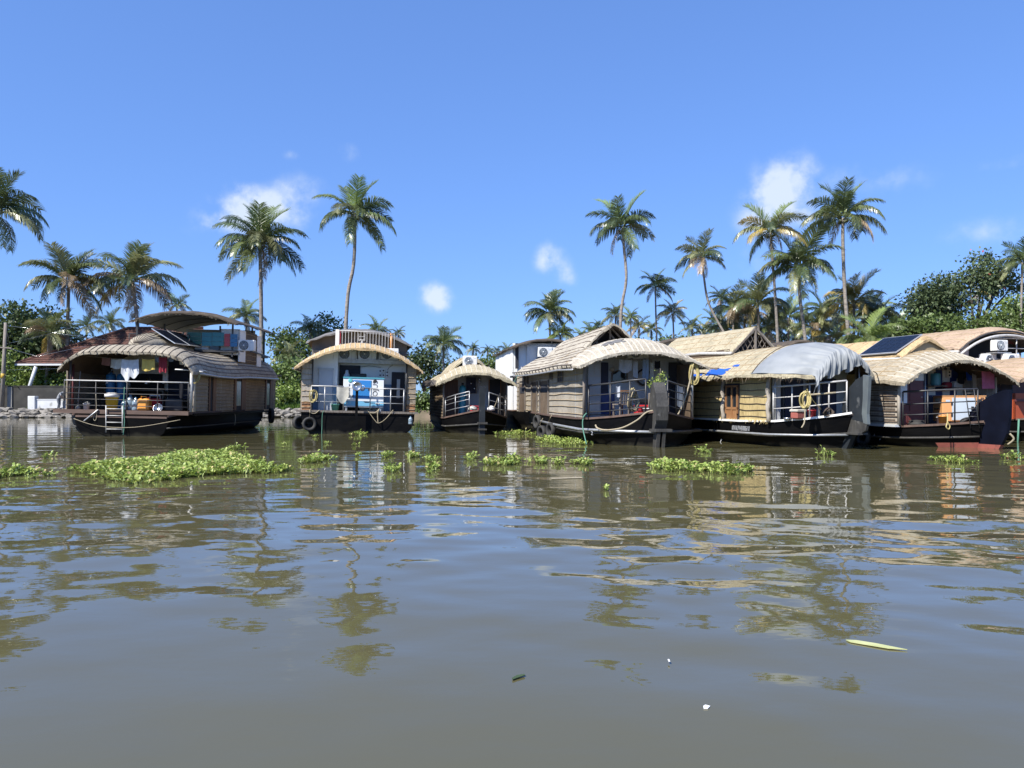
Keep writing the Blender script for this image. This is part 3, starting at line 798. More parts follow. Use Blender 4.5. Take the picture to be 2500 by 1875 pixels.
tree(1240, 985, 64, [(1230, 975, 26, 20), (1255, 970, 24, 22), (1210, 985, 26, 14)], 2200, .2, 'leaf_dark', 'dark shrub on the bank between the smallest and the long boat', name='shrub', cat='shrub', trunk_r=.05)
# right-hand grove
tree(2290, 880, 70, [(2290, 720, 44, 40), (2255, 740, 34, 34), (2320, 740, 32, 38), (2285, 775, 46, 28), (2330, 705, 16, 22)], 7500, .24, 'leaf_blue', 'round dense green tree left of the sparse flowering tree')
tree(2380, 880, 69, [(2400, 640, 22, 18), (2360, 672, 24, 20), (2395, 690, 26, 26), (2440, 665, 26, 20), (2430, 700, 26, 16), (2372, 735, 18, 18), (2480, 690, 24, 18)], 3600, .24, 'leaf_blue', 'tall sparse tree with bare limbs and a few red flowers', trunk_r=.2, flowers=.012)
tree(2240, 880, 66, [(2240, 810, 36, 26), (2290, 815, 40, 26), (2265, 785, 24, 16), (2335, 800, 34, 22)], 6000, .24, 'leaf_mid', 'wide olive green bush behind the solar panel')
tree(2400, 880, 67, [(2385, 805, 34, 24), (2430, 795, 36, 26), (2475, 785, 32, 30), (2520, 790, 36, 34)], 6500, .24, 'leaf_mid', 'leafy hedge-like tree behind the pink two-storey boat')
tree(2480, 880, 72, [(2480, 740, 22, 18), (2500, 760, 24, 20)], 1600, .22, 'leaf_light', 'pale green young tree above the leafy hedge')
tree(2170, 900, 80, [(2170, 820, 46, 26), (2120, 845, 50, 20), (2060, 850, 40, 18)], 4500, .24, 'leaf_dark', 'dark undergrowth tree below the young feathery palm')
tree(1900, 900, 88, [(1760, 850, 50, 22), (1830, 850, 50, 22), (1900, 850, 50, 22), (1980, 850, 50, 22), (1690, 850, 40, 18)], 6000, .28, 'leaf_blue', 'dim wide thicket at the foot of the palm grove')
tree(1480, 900, 92, [(1400, 860, 46, 16), (1480, 855, 46, 18), (1560, 850, 46, 20), (1640, 845, 46, 20), (1310, 870, 36, 20)], 5000, .28, 'leaf_mid', 'green thicket behind the white upper cabins')

# ------------------------------------------------------------------ boat kit
CAMV = Vector((0, 0, CAMH))
class Boat:
    def __init__(s, label, X, D, theta, roll=0, cat='houseboat', name='houseboat'):
        s.M = Matrix.Translation((X, D, 0)) @ Matrix.Rotation(math.radians(theta), 4, 'Z') @ Matrix.Rotation(math.radians(roll), 4, 'Y')
        s.Mi = s.M.inverted()
        s.root = empty(name, label, cat, M=s.M)
        s.o = s.Mi @ CAMV
    def ray(s, px, py):
        return s.Mi.to_3x3() @ Vector(((px - 1250) / FPX, 1, (HOR - py) / FPX))
    def f(s, px, py, y):
        d = s.ray(px, py); return s.o + d * ((y - s.o.y) / d.y)
    def sd(s, px, py, x):
        d = s.ray(px, py); return s.o + d * ((x - s.o.x) / d.x)
    def part(s, mb, name, mats, parent=None, label=None):
        m = [M_[q] for q in mats] if isinstance(mats, (list, tuple)) else M_[mats]
        o = mb.build(name, m, parent or s.root)
        if label: o['label'] = label
        return o
    def put(s, mb, name, mats, label, cat, loc=(0, 0, 0), rz=0, group=None, rx=0, ry=0):
        m = [M_[q] for q in mats] if isinstance(mats, (list, tuple)) else M_[mats]
        o = mb.build(name, m, None, s.M @ TR(*loc, rz=rz, rx=rx, ry=ry))
        return tag(o, label, cat, group)
    def thing(s, name, label, cat, loc=(0, 0, 0), rz=0, group=None):
        return empty(name, label, cat, group=group, M=s.M @ TR(*loc, rz=rz))

def sub(mb, name, mats, parent, label=None):
    m = [M_[q] for q in mats] if isinstance(mats, (list, tuple)) else M_[mats]
    o = mb.build(name, m, parent)
    if label: o['label'] = label
    return o

def hull(B, st, flare=.80, m='hull_black', keel=-.45, rake=0.0, deck='wood_deck', rub=True, gun='wood_deck', red=False):
    """st: stations (y, half width, deck height) from the stem aft"""
    rows = []
    for i, (y, hw, zd) in enumerate(st):
        lv = [(1.0, zd), (.995, zd * .6), (flare + (1 - flare) * .55, zd * .20), (flare, 0.0), (flare * .82, keel)]
        k = rake * max(0, 1 - i / 3.0)
        L = [(-hw * a, y + k * (zd - z), z) for a, z in lv]; R = [(hw * a, y + k * (zd - z), z) for a, z in reversed(lv)]
        rows.append(L + R)
    mb = MB(); mb.grid(rows)
    n = len(rows[0])
    mb.add(rows[0], [tuple(range(n))]); mb.add(rows[-1], [tuple(range(n - 1, -1, -1))])
    if red:                                   # antifouling shows below the bow
        for i in range(2):
            for q in (2, 3, n - 4, n - 5): mb.m[i * (n - 1) + q] = 1
    h = B.part(mb, 'hull', [m, 'hull_red'])
    mb = MB()
    mb.slab([[(-hw + .03, y, zd - .02), (hw - .03, y, zd - .02)] for y, hw, zd in st], [[(-hw + .03, y, zd - .09), (hw - .03, y, zd - .09)] for y, hw, zd in st], smooth=False)
    B.part(mb, 'deck', deck)
    for sg in (-1, 1):
        path = [(sg * (hw + .012), y, zd - .01) for y, hw, zd in st]
        mb = MB()
        for a, b in zip(path, path[1:]): mb.beam(a, b, .07, .06)
        B.part(mb, 'gunwale', gun)
        if rub:
            path = [(sg * (hw * (flare + (1 - flare) * .75) + .05), y + rake * zd * .5 * max(0, 1 - i / 3.0), zd * .42) for i, (y, hw, zd) in enumerate(st)]
            B.part(MB().tube(path, .035, 6), 'rubbing_strake', 'stem_grey' if m != 'hull_navy' else 'hull_navy', h)
    return h

def bulkhead(B, roof, y, x0, x1, z0, m, name='bulkhead', th=.05, gap=.10, n=16):
    """cross wall whose head follows the underside of the roof"""
    top = []
    for i in range(n + 1):
        x = x1 + (x0 - x1) * i / n
        top.append((x, y, roof.under(x, y) - gap))
    return B.part(MB().prism([(x0, y, z0), (x1, y, z0)] + top, (0, th, 0)), name, m)

class Roof:
    def __init__(s, hw, y0, y1, ze, rise, p=2.3, visor=.9, drop=.35, sheer=None, tail=0.0, cx=0.0, plan=None):
        s.cx, s.plan = cx, plan or (lambda y: 1.0)
        s.hw, s.y0, s.y1, s.ze, s.rise, s.p, s.visor, s.drop = hw, y0, y1, ze, rise, p, visor, drop
        s.sheer = sheer or (lambda y: 0)
        s.tail = tail
    def pt(s, t, y, up=0.0):
        v = max(0.0, 1 - (y - s.y0) / s.visor) if s.visor else 0
        w = max(0.0, 1 - (s.y1 - y) / 1.2) if s.tail else 0
        z = s.ze + s.sheer(y) + (s.rise - s.drop * v * v - s.tail * w * w) * (1 - abs(t) ** s.p) - .10 * v * v
        return Vector((s.cx + s.hw * s.plan(y) * t, y, z + up))
    def under(s, x, y):
        t = (x - s.cx) / (s.hw * s.plan(y)); t = max(-1, min(1, t))
        return s.pt(t, y).z
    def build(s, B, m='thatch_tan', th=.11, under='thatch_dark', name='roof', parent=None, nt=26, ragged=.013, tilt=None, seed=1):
        r = random.Random(seed)
        ys = [s.y0 + (s.y1 - s.y0) * q for q in [0, .012, .03, .055, .085] + [.085 + .915 * i / 18 for i in range(1, 19)]]
        ts = [math.sin(math.pi / 2 * (2 * i / nt - 1) * .97) / math.sin(math.pi / 2 * .97) for i in range(nt + 1)]
        top, bot = [], []
        for j, y in enumerate(ys):
            a, b = [], []
            for i, t in enumerate(ts):
                e = (i in (0, nt)) or j in (0, len(ys) - 1)
                q = s.pt(t, y) + Vector((r.uniform(-.3, .3) * ragged, r.uniform(-1, 1) * ragged if e else 0, r.uniform(-1, 1) * ragged))
                a.append(q)
                b.append(q + Vector((0, r.uniform(-1, 1) * ragged, -th * (1 + (r.uniform(-.35, .55) if e else 0)))))
            top.append(a); bot.append(b)
        mb = MB()
        mb.slab(top, bot)
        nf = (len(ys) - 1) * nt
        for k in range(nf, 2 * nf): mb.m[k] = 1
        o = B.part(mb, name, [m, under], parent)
        s.obj = o
        return o
    def battens(s, B, ts, ya, yb, w=.028, m='batten_white', n=10, lift=.014, name='batten', jit=0, seed=2):
        r = random.Random(seed)
        for t in ts:
            t += r.uniform(-jit, jit)
            y1 = yb + r.uniform(-.1, .1) * (yb - ya)
            top, bot = [], []
            for i in range(n + 1):
                y = ya + (y1 - ya) * (i / n) ** 1.5
                p = s.pt(t, y, lift); dw = w / 2 / s.hw
                a = s.pt(t - dw, y, lift); b = s.pt(t + dw, y, lift)
                top.append([a, b]); bot.append([a - Vector((0, 0, .03)), b - Vector((0, 0, .03))])
            sub(MB().slab(top, bot, smooth=False), name, m, s.obj)
    def ribs(s, B, ys, w=.03, m='twine_dark', lift=.012, name='lashing', t0=-1, t1=1, n=24):
        for y in ys:
            top, bot = [], []
            for i in range(n + 1):
                t = t0 + (t1 - t0) * i / n
                p = s.pt(t, y, lift); q = s.pt(t, y + w, lift)
                top.append([p, q]); bot.append([p - Vector((0, 0, .03)), q - Vector((0, 0, .03))])
            sub(MB().slab(top, bot, smooth=False), name, m, s.obj)
    def fringe(s, B, m, n=160, ln=.09, seed=5, sides=(True, True, True)):
        """loose straw ends hanging from the lip and eaves"""
        r = random.Random(seed); mb = MB()
        for i in range(n):
            w = r.random()
            if w < .45 and sides[0]: t = r.uniform(-1, 1); y = s.y0
            elif w < .72 and sides[1]: t = -1; y = r.uniform(s.y0, s.y1)
            elif sides[2]: t = 1; y = r.uniform(s.y0, s.y1)
            else: continue
            p = s.pt(t, y, -.08)
            d = Vector((r.gauss(0, .3) + (.3 * t if abs(t) == 1 else 0), r.gauss(0, .25) - (.25 if abs(t) < 1 else 0), -1)).normalized() * ln * r.uniform(.4, 1.5)
            sw = Vector((r.uniform(-1, 1), r.uniform(-1, 1), 0)).normalized() * .012
            mb.add([p - sw, p + sw, p + d], [(0, 1, 2)])
        o = sub(mb, 'straw_fringe', m, s.obj); o['kind'] = 'stuff'

def wall(B, a, b, z0, z1, m, th=.05, nb=0, mb_mat='batten_brown', name='wall', out=1, parent=None, bw=.028, bow=.02, seed=0):
    """upright panel from a to b (local x, y); z0/z1 number or pair; battens stand on the outer face"""
    z0 = z0 if isinstance(z0, tuple) else (z0, z0); z1 = z1 if isinstance(z1, tuple) else (z1, z1)
    d = Vector((b[0] - a[0], b[1] - a[1], 0)); ln = d.length; d.normalize()
    nrm = Vector((d.y, -d.x, 0)) * out
    mb = MB()
    mb.prism([(a[0], a[1], z0[0]), (b[0], b[1], z0[1]), (b[0], b[1], z1[1]), (a[0], a[1], z1[0])], -nrm * th)
    o = B.part(mb, name, m, parent)
    r = random.Random(seed + int(ln * 100))
    for i in range(nb):
        u = (i + .5) / nb
        pts = []
        for k in range(6):
            t = k / 5
            z = (z0[0] + (z1[0] - z0[0]) * u) * (1 - t) + (z0[1] + (z1[1] - z0[1]) * u) * t + r.uniform(-1, 1) * bow
            pts.append(Vector((a[0], a[1], 0)) + d * ln * t + nrm * .014 + Vector((0, 0, z)))
        mb = MB().tube(pts, bw / 2, 5)
        if parent is None: sub(mb, 'batten', mb_mat, o)
        else: sub(mb, 'batten', mb_mat, parent)
    return o

def railing(B, pts, h, bars, m, r=.022, mt=None, top_r=None, name='railing', hs=None):
    hs = hs or [h] * len(pts)
    tops = [Vector(p) + Vector((0, 0, q)) for p, q in zip(pts, hs)]
    o = B.part(MB().tube(tops, top_r or r * 1.25, 6), name, mt or m)
    for k in bars:
        sub(MB().tube([Vector(p) + Vector((0, 0, q * k)) for p, q in zip(pts, hs)], r * .75, 5), 'rail_bar', m, o)
    for p, q in zip(pts, hs):
        sub(MB().tube([Vector(p), Vector(p) + Vector((0, 0, q))], r, 6), 'rail_post', m, o)
    return o

def fin(B, prof, th, m, name='stem_plate', x=0.0, band=None):
    """prof: (y, z) outline of the stem plate in the boat's own centre plane"""
    o = B.part(MB().prism([(x - th / 2, y, z) for y, z in prof], (th, 0, 0)), name, m)
    return o

def ac_unit(B, loc, label, rz=0, w=.80, h=.55, d=.30, light=False, group=None, legs=True):
    t = B.thing('air_conditioner', label, 'air conditioner', loc, rz, group)
    sub(MB().rbox(-w / 2, w / 2, -d / 2, d / 2, 0, h, .018), 'case', 'ac_white', t)
    c = (-w * .14, -d / 2 - .004, h * .5); r = h * .42
    g = sub(MB().lathe([(0.001, .0), (r, .0), (r, .012), (r * .94, .014)], 24, c, axis='y'), 'fan_grille', 'gen_grey' if light else 'ac_dark', t)
    mb = MB()
    for k in range(1, 6): mb.tube([(c[0] + r * k / 6 * math.cos(a * math.pi / 10), c[1] - .018, c[2] + r * k / 6 * math.sin(a * math.pi / 10)) for a in range(20)], .006, 4, closed=True)
    for k in range(6):
        a = k * math.pi / 3
        mb.beam((c[0], c[1] - .02, c[2]), (c[0] + r * math.cos(a), c[1] - .02, c[2] + r * math.sin(a)), .009, .006)
    sub(mb, 'guard_wire', 'ac_dark' if light else 'gen_grey', g)
    sub(MB().lathe([(0.001, .0), (r * .17, .0), (r * .14, .02)], 12, (c[0], c[1] - .022, c[2]), axis='y'), 'fan_hub', 'ac_white', g)
    sub(MB().box(w * .27, w * .42, -d / 2 - .006, -d / 2, h * .72, h * .78), 'badge', 'gen_grey', t)
    sub(MB().box(w * .24, w * .245, -d / 2 - .003, -d / 2, .02, h - .02), 'panel_seam', 'ac_dark', t)
    if legs:
        for sx in (-1, 1): sub(MB().box(sx * w * .32 - .03, sx * w * .32 + .03, -d / 2 - .02, d / 2 + .02, -.05, 0), 'foot', 'pipe_dark', t)
    return t

def cloth(B, p0, p1, drop, m, label, name='hanging_cloth', cat='laundry', folds=3, amp=.035, seed=0, skew=0.0, shape=None, dirv=None, group=None):
    """cloth pegged between two local points and hanging `drop` metres"""
    p0, p1 = Vector(p0), Vector(p1)
    r = random.Random(seed + int(p0.x * 100))
    ax = (p1 - p0); ln = ax.length; ax.normalize()
    nr = Vector((ax.y, -ax.x, 0))
    if nr.length < .1: nr = Vector((0, -1, 0))
    nu, nv = 18, 10
    ph = r.uniform(0, 6)
    rows = []
    for j in range(nv + 1):
        v = j / nv; row = []
        for i in range(nu + 1):
            u = i / nu
            dl = drop * (shape(u) if shape else 1 - .06 * math.sin(u * math.pi * folds + ph))
            w_ = amp * math.sin(u * math.pi * 2 * folds + ph + v * .8) * (.25 + .75 * v)
            sag = -.03 * math.sin(u * math.pi)
            pinch = 1 - .10 * v * math.sin(v * 3 + ph) * .6
            row.append(p0.lerp(p1, .5 + (u - .5) * pinch) + nr * w_ + Vector((0, 0, sag - v * dl)) + ax * (skew * v))
        rows.append(row)
    c = (p0 + p1) / 2
    rows = [[q - c for q in row] for row in rows]
    back = [[q - nr * .008 for q in row] for row in rows]
    return B.put(MB().slab(rows, back), name, m, label, cat, tuple(c), group=group)

def lathe_thing(B, prof, m, name, label, cat, loc, n=18, group=None, extra=None):
    t = B.thing(name, label, cat, loc, 0, group)
    sub(MB().lathe(prof, n), 'body', m, t)
    return t

def tyre(B, loc, rz, label, R=.30, group=None):
    t = B.thing('tyre_fender', label, 'tyre', loc, rz, group)
    prof = [(R * .62, -.07), (R * .80, -.095), (R * .96, -.08), (R, 0), (R * .96, .08), (R * .80, .095), (R * .62, .07), (R * .56, 0), (R * .62, -.07)]
    sub(MB().lathe(prof, 22, axis='y'), 'tread', 'rubber', t)
    sub(MB().tube([(-.02, -.01, R * .8), (-.01, -.09, R * 1.1), (.01, -.03, R * 1.6), (.01, .04, R * 2.0)], .013, 5), 'rope_tie', 'rope_tan', t)
    return t

def rope(B, pts, r, m, label, name='rope', cat='rope', sub_n=6, group=None):
    pts = [Vector(p) for p in pts]; path = []
    k = len(pts)
    for i in range(k - 1):
        p0, p1, p2, p3 = pts[max(i - 1, 0)], pts[i], pts[i + 1], pts[min(i + 2, k - 1)]
        for q in range(sub_n):
            t = q / sub_n
            path.append(.5 * ((2 * p1) + (p2 - p0) * t + (2 * p0 - 5 * p1 + 4 * p2 - p3) * t * t + (3 * p1 - p0 - 3 * p2 + p3) * t ** 3))
    path.append(pts[-1])
    c = path[0].copy()
    return B.put(MB().tube([p - c for p in path], r, 5), name, m, label, cat, tuple(c), group=group)

def rope_coil(B, c, R, m, label, turns=7, seed=1, tall=1.5, rz=0, r=.016):
    q = random.Random(seed); mb = MB()
    for i in range(turns):
        a = R * q.uniform(.65, 1.05); ox, oy = q.uniform(-.05, .05), q.uniform(-.05, .05)
        mb.tube([(a * math.cos(k * .349) + ox, oy + .04 * math.sin(k * .7), a * tall * math.sin(k * .349) - R * tall * .15 * i / turns) for k in range(18)], r, 4, closed=True)
    return B.put(mb, 'rope_coil', m, label, 'rope', c, rz)

def bucket(B, loc, R, h, m, label, lid=None, group=None, handle=True):
    t = B.thing('bucket', label, 'bucket', loc, 0, group)
    sub(MB().lathe([(R * .78, 0), (R * .98, h * .92), (R * 1.06, h * .93), (R * 1.06, h), (R * .95, h), (R * .75, .03), (.001, .03)], 18), 'body', m, t)
    if lid: sub(MB().lathe([(R * 1.1, h * .82), (R * 1.1, h * 1.04), (R * .5, h * 1.10), (.001, h * 1.10)], 18), 'lid', lid, t)
    elif handle: sub(MB().tube([(R * math.cos(a * .3927), .02, h * .97 + R * .55 * math.sin(a * .3927)) for a in range(9)], .006, 4), 'handle', 'steel', t)
    return t

def jerrycan(B, loc, w, h, m, label, rz=0):
    t = B.thing('jerrycan', label, 'jerrycan', loc, rz)
    sub(MB().rbox(-w / 2, w / 2, -w * .4, w * .4, 0, h * .86, .05), 'body', m, t)
    sub(MB().tube([(-w * .34, 0, h * .84), (-w * .3, 0, h), (w * .12, 0, h), (w * .18, 0, h * .84)], .022, 6), 'handle', m, t)
    sub(MB().lathe([(.035, 0), (.035, .06), (.001, .06)], 10, (w * .33, 0, h * .86)), 'cap', 'red_plastic', t)
    return t

def bottle(B, loc, h, m, label, group=None):
    R = h * .27
    t = B.thing('water_bottle', label, 'bottle', loc, 0, group)
    sub(MB().lathe([(R * .9, 0), (R, .03), (R, h * .25), (R * .94, h * .28), (R, h * .31), (R, h * .62), (R * .6, h * .82), (R * .26, h * .9), (R * .26, h * .97), (.001, h * .97)], 16), 'body', m, t)
    sub(MB().lathe([(R * .3, h * .94), (R * .3, h), (.001, h)], 12), 'cap', 'blue_plastic', t)
    return t

def ladder(B, p_top, p_bot, w, n, m, label, ax=(1, 0, 0), r=.022):
    t = B.thing('boarding_ladder', label, 'ladder', tuple(p_top))
    d = Vector(p_bot) - Vector(p_top); ax = Vector(ax)
    for sg in (-.5, .5): sub(MB().tube([ax * w * sg, ax * w * sg + d], r, 6), 'stile', m, t)
    for i in range(n):
        q = d * ((i + .5) / n)
        sub(MB().tube([ax * -w / 2 + q, ax * w / 2 + q], r * .85, 6), 'rung', m, t)
    return t

def panel(B, p, w, h, m, name, parent=None, th=.03, y_out=True):
    """thin upright panel facing the bow, lower left corner p"""
    return B.part(MB().box(p[0], p[0] + w, p[1] - th, p[1], p[2], p[2] + h), name, m, parent)

def rect_f(B, x0, y0, x1, y1, y, m, name, th=.03, parent=None):
    """panel facing the bow that fills photo pixels x0..x1, y0..y1 on the plane local y"""
    a = B.f(x0, y1, y); b = B.f(x1, y0, y)
    return B.part(MB().box(min(a.x, b.x), max(a.x, b.x), y - th, y, min(a.z, b.z), max(a.z, b.z)), name, m, parent)

def rect_s(B, x0, y0, x1, y1, x, sg, m, name, th=.03, parent=None):
    """the same on a side wall at local x; sg is the outward side"""
    a = B.sd(x0, y1, x); b = B.sd(x1, y0, x)
    xs = sorted((x, x + sg * th))
    ya, yb = sorted((a.y, b.y))
    return B.part(MB().box(xs[0], xs[1], ya, yb, min(a.z, b.z), max(a.z, b.z)), name, m, parent)

def side_window(B, x0, y0, x1, y1, x, sg, m='wood_brown', glass='window_glass', fw=.06):
    a = B.sd(x0, y1, x); b = B.sd(x1, y0, x)
    ya, yb = sorted((a.y, b.y)); za, zb_ = sorted((a.z, b.z))
    X = lambda t: sorted((x + sg * .004, x + sg * t))
    o = B.part(MB().box(*X(.02), ya, yb, za, zb_), 'window', glass)
    for (c, d, e, f_) in ((ya - fw, ya, za - fw, zb_ + fw), (yb, yb + fw, za - fw, zb_ + fw), (ya, yb, za - fw, za), (ya, yb, zb_, zb_ + fw), ((ya + yb) / 2 - fw * .4, (ya + yb) / 2 + fw * .4, za, zb_)):
        sub(MB().box(*X(.05), c, d, e, f_), 'window_frame', m, o)
    return o

def solar_panel(B, A, Bk, C, label, split=2, name='solar_panel', group=None):
    """A, Bk: upper front/back corners, C: lower front corner"""
    A, Bk, C = Vector(A), Vector(Bk), Vector(C)
    e1, e2 = Bk - A, C - A
    nr = e1.cross(e2).normalized()
    if nr.z < 0: nr = -nr
    t = B.thing(name, label, 'solar panel', tuple(A), 0, group)
    sub(MB().prism([Vector((0, 0, 0)), e1, e1 + e2, e2], nr * .035), 'frame', 'alu', t)
    i1, i2 = e1 * .025, e2 * .03
    n1, n2 = 6, 4
    for i in range(n1):
        for j in range(n2):
            p = e1 * (.02 + .96 * i / n1) + e2 * (.03 + .94 * j / n2) + nr * .036
            a, b = e1 * (.96 / n1 * .95), e2 * (.94 / n2 * .95)
            sub(MB().prism([p, p + a, p + a + b, p + b], nr * .006), 'cell', 'solar', t)
    return t

# ================================================================== boat 1: wide kitchen porch, canopy deck above
B = B1 = Boat('two-storey houseboat with laundry on its open kitchen porch and canopy deck', -14.98, 30.0, 1.5, 1.2)
DZ = .98
hull(B, [(-.55, 1.75, .80), (-.3, 2.0, .86), (.3, 2.25, .88), (2, 2.42, .90), (9.5, 2.42, .92), (10.8, 1.9, .98)], flare=.80, rake=.15)
B.part(MB().box(-2.58, 2.50, -.45, 3.2, DZ - .10, DZ), 'porch_platform', 'wood_deck')
B.part(MB().box(-2.60, 2.52, -.50, -.45, DZ - .13, DZ + .02), 'platform_edge', 'wood_deck')
B.part(MB().box(2.38, 2.62, 0, 10.6, DZ - .16, DZ - .06), 'side_shelf', 'hull_black')
# shell of the cabin
R1 = Roof(2.56, -.62, 11.0, 2.60, 1.0, p=5.2, visor=1.2, drop=.24, cx=.16, sheer=lambda y: -.10 * math.sin(min(1, max(0, y / 6)) * math.pi) + .012 * max(0, y - 6))
bulkhead(B, R1, 3.2, -2.45, 2.45, DZ, 'white_paint', gap=.14)
for (x0, y0, x1, y1, m, nm) in ((200, 872, 232, 1000, 'interior_blue', 'doorway'), (236, 872, 262, 1000, 'interior_dark', 'doorway'), (318, 905, 402, 1000, 'interior_dark', 'cooker_recess_shade'),
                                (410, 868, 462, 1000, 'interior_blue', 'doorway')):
    rect_f(B, x0, y0, x1, y1, 3.13, m, nm, .04)  # flat panels on the back wall; the openings' shade is their colour
rect_f(B, 330, 898, 408, 912, 3.05, 'white_paint', 'shelf', .3)
wall(B, (-2.45, .1), (-2.45, 10.4), DZ, 2.62, 'mat_grey', nb=7, out=-1)
# right side wall of lashed mats between brown frames
W = 2.45
segs = [(474, 508), (527, 570), (600, 646), (666, 672)]
for i, (xa, xb) in enumerate(segs):
    a = B.sd(xa, 960, W); b = B.sd(xb, 960, W)
    wall(B, (W, a.y), (W, b.y), DZ - .05, 2.56, 'mat_grey', nb=11, out=1, mb_mat='batten_tan', bw=.024, seed=i, bow=.01)
for (xa, xb, pane) in ((509, 526, False), (571, 599, True), (647, 665, True)):
    a = B.sd(xa, 960, W); b = B.sd(xb, 960, W)
    fr = wall(B, (W, a.y), (W, b.y), DZ - .05, 2.56, 'interior_dark', name='window_bay', out=1, th=.05)
    w_ = b.y - a.y
    for u0, u1 in ((0, .16), (.62 if pane else .55, 1.0)):
        B.part(MB().box(W - .01, W + .04, a.y + w_ * u0, a.y + w_ * u1, DZ, 2.5), 'frame_post', 'wood_brown', fr)
    if pane:
        B.part(MB().box(W - .005, W + .012, a.y + w_ * .17, a.y + w_ * .6, DZ + .2, 2.3), 'window_pane', 'clear_plastic', fr)
wall(B, (-2.45, 10.4), (2.45, 10.4), DZ, 2.62, 'mat_grey', out=-1)
# porch posts
for px, m in ((170, 'twine_dark'), (466, 'pipe_white')):
    p = B.f(px, 1000, -.30)
    B.part(MB().tube([(p.x, -.30, DZ), (p.x, -.30, R1.under(p.x, -.3) - .12)], .06 if px > 300 else .045, 8), 'porch_post', m)
p = B.f(177, 1000, .2); B.part(MB().tube([(p.x, .2, DZ), (p.x, .2, R1.under(p.x, .2) - .12)], .04, 8), 'porch_post', 'maroon')
p = B.f(477, 1000, .1); B.part(MB().tube([(p.x, .0, DZ), (p.x, .0, 2.45), (p.x + .18, .0, 2.55), (p.x + .3, .02, 2.55)], .045, 8), 'drain_pipe', 'pipe_white')
# main roof
R1.build(B, 'thatch_grey', th=.10, seed=3, under='mat_brown')  # dark brown underside: the shade inside the porch put into the colour
R1.ribs(B, [.55, 10.2], t0=-1, t1=1)
R1.battens(B, [-.93 + i * .098 for i in range(20)], -.72, .6, w=.022, m='twine_dark', jit=.012)
R1.battens(B, [.52, .60, .68, .76, .83, .89, .94, .98], .5, 10.9, w=.02, m='batten_brown', n=16)
R1.fringe(B, 'thatch_grey', 200, .08)
B.part(MB().tube([R1.pt(1, y, -.10) + Vector((.02, 0, 0)) for y in [0, 2, 4, 6, 8, 10, 11]], .05, 8), 'gutter', 'pipe_grey')
B.part(MB().tube([(2.0, -.55, 2.6), (2.86, .2, 2.6), (2.9, .3, 2.52)], .03, 6), 'downpipe', 'pipe_grey')
# raised thatch hood with panels
rows = []
c0 = B.f(357, 842, 2.6)
for j in range(9):
    v = j / 8; row = []
    for i in range(17):
        a = math.pi * i / 16
        k = math.sin(math.pi / 2 * min(1, v / .55)) ** .6 if v < .55 else 1.0
        xx = 1.0 * math.cos(math.pi - a) * (.15 + .85 * k)
        zz = .74 * math.sin(a) ** .75 * (.12 + .88 * k)
        if xx > .12: zz = min(zz, .70 - (xx - .12) * .70)          # the panel side is planed flat
        row.append((c0.x + xx, 1.7 + v * 4.6, 3.62 + max(0, zz)))
    rows.append(row)
hood = B.part(MB().slab(rows, [[(x, y, z - .09) for x, y, z in r_] for r_ in rows]), 'hood_roof', ['thatch_grey'])
for i in (2, 4, 5, 6, 7, 8, 9, 10, 11, 12):
    sub(MB().tube([Vector(rows[j][i]) + Vector((0, 0, .012)) for j in range(9)], .012, 4), 'lashing', 'twine_dark', hood)
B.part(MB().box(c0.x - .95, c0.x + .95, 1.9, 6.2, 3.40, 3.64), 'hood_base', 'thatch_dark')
A_ = B.f(369, 806, 2.6); C_ = B.f(427, 843, 2.6); Bk = B.f(410, 811, 4.1)
A_.z += .06; C_.z += .06
solar_panel(B, A_, (A_.x + .02, 4.05, A_.z + .02), C_, 'front one of two dark solar panels leaning on the grey thatch hood')
solar_panel(B, (A_.x + .03, 4.1, A_.z + .03), (A_.x + .06, 5.6, A_.z + .05), (C_.x + .04, 4.1, C_.z + .03), 'rear one of two dark solar panels leaning on the grey thatch hood')
# upper deck
UZ = 3.72
B.part(MB().box(-1.9, 2.35, 5.2, 10.4, UZ - .1, UZ), 'upper_deck', 'pipe_dark')
CAN = Roof(2.36, 4.2, 10.4, 4.92, .50, p=2.4, visor=.6, drop=.04, cx=.34)
CAN.build(B, 'thatch_dark', th=.05, under='canopy_grey', name='canopy', ragged=.015)
CAN.ribs(B, [4.5, 6, 7.5, 9], lift=-.065, m='pipe_dark', name='canopy_rib')
CAN.fringe(B, 'thatch_grey', 120, .05)
for x, y in ((-1.9, 4.8), (-1.7, 7.2), (2.2, 5.3), (2.25, 8), (2.2, 10.2), (-2.0, 10.2)):
    B.part(MB().box(x - .035, x + .035, y - .035, y + .035, UZ - .3, CAN.under(x, y) - .05), 'canopy_post', 'pipe_dark')
for k, (xa, xb, m, ya, yb) in enumerate(((458, 492, 'panel_green', 812, 841), (493, 518, 'panel_teal', 812, 845), (518.5, 547, 'panel_teal', 812, 845), (548, 562, 'panel_red', 815, 846), (562.5, 580, 'panel_blue', 816, 847))):
    y = 5.25
    a = B.f(xa, yb, y); b = B.f(xb, ya, y)
    for q in range(3):
        z0 = a.z + (b.z - a.z) * q / 3
        B.part(MB().box(a.x, b.x, y - .03, y, z0 + .012, z0 + (b.z - a.z) / 3), 'balustrade_board', m)
railing(B, [(-2.3, 4.9, UZ), (-.9, 4.9, UZ), (.4, 4.9, UZ)], .62, (.5,), 'pipe_dark', r=.018)
wall(B, (-1.6, 9.6), (1.9, 9.6), UZ, 5.0, 'grey_paint', name='upper_bulkhead')
a = B.f(590, 835, 5.6)
wall(B, (1.55, 5.6), (2.42, 5.6), UZ - .2, 4.72, 'white_paint', name='upper_panel')
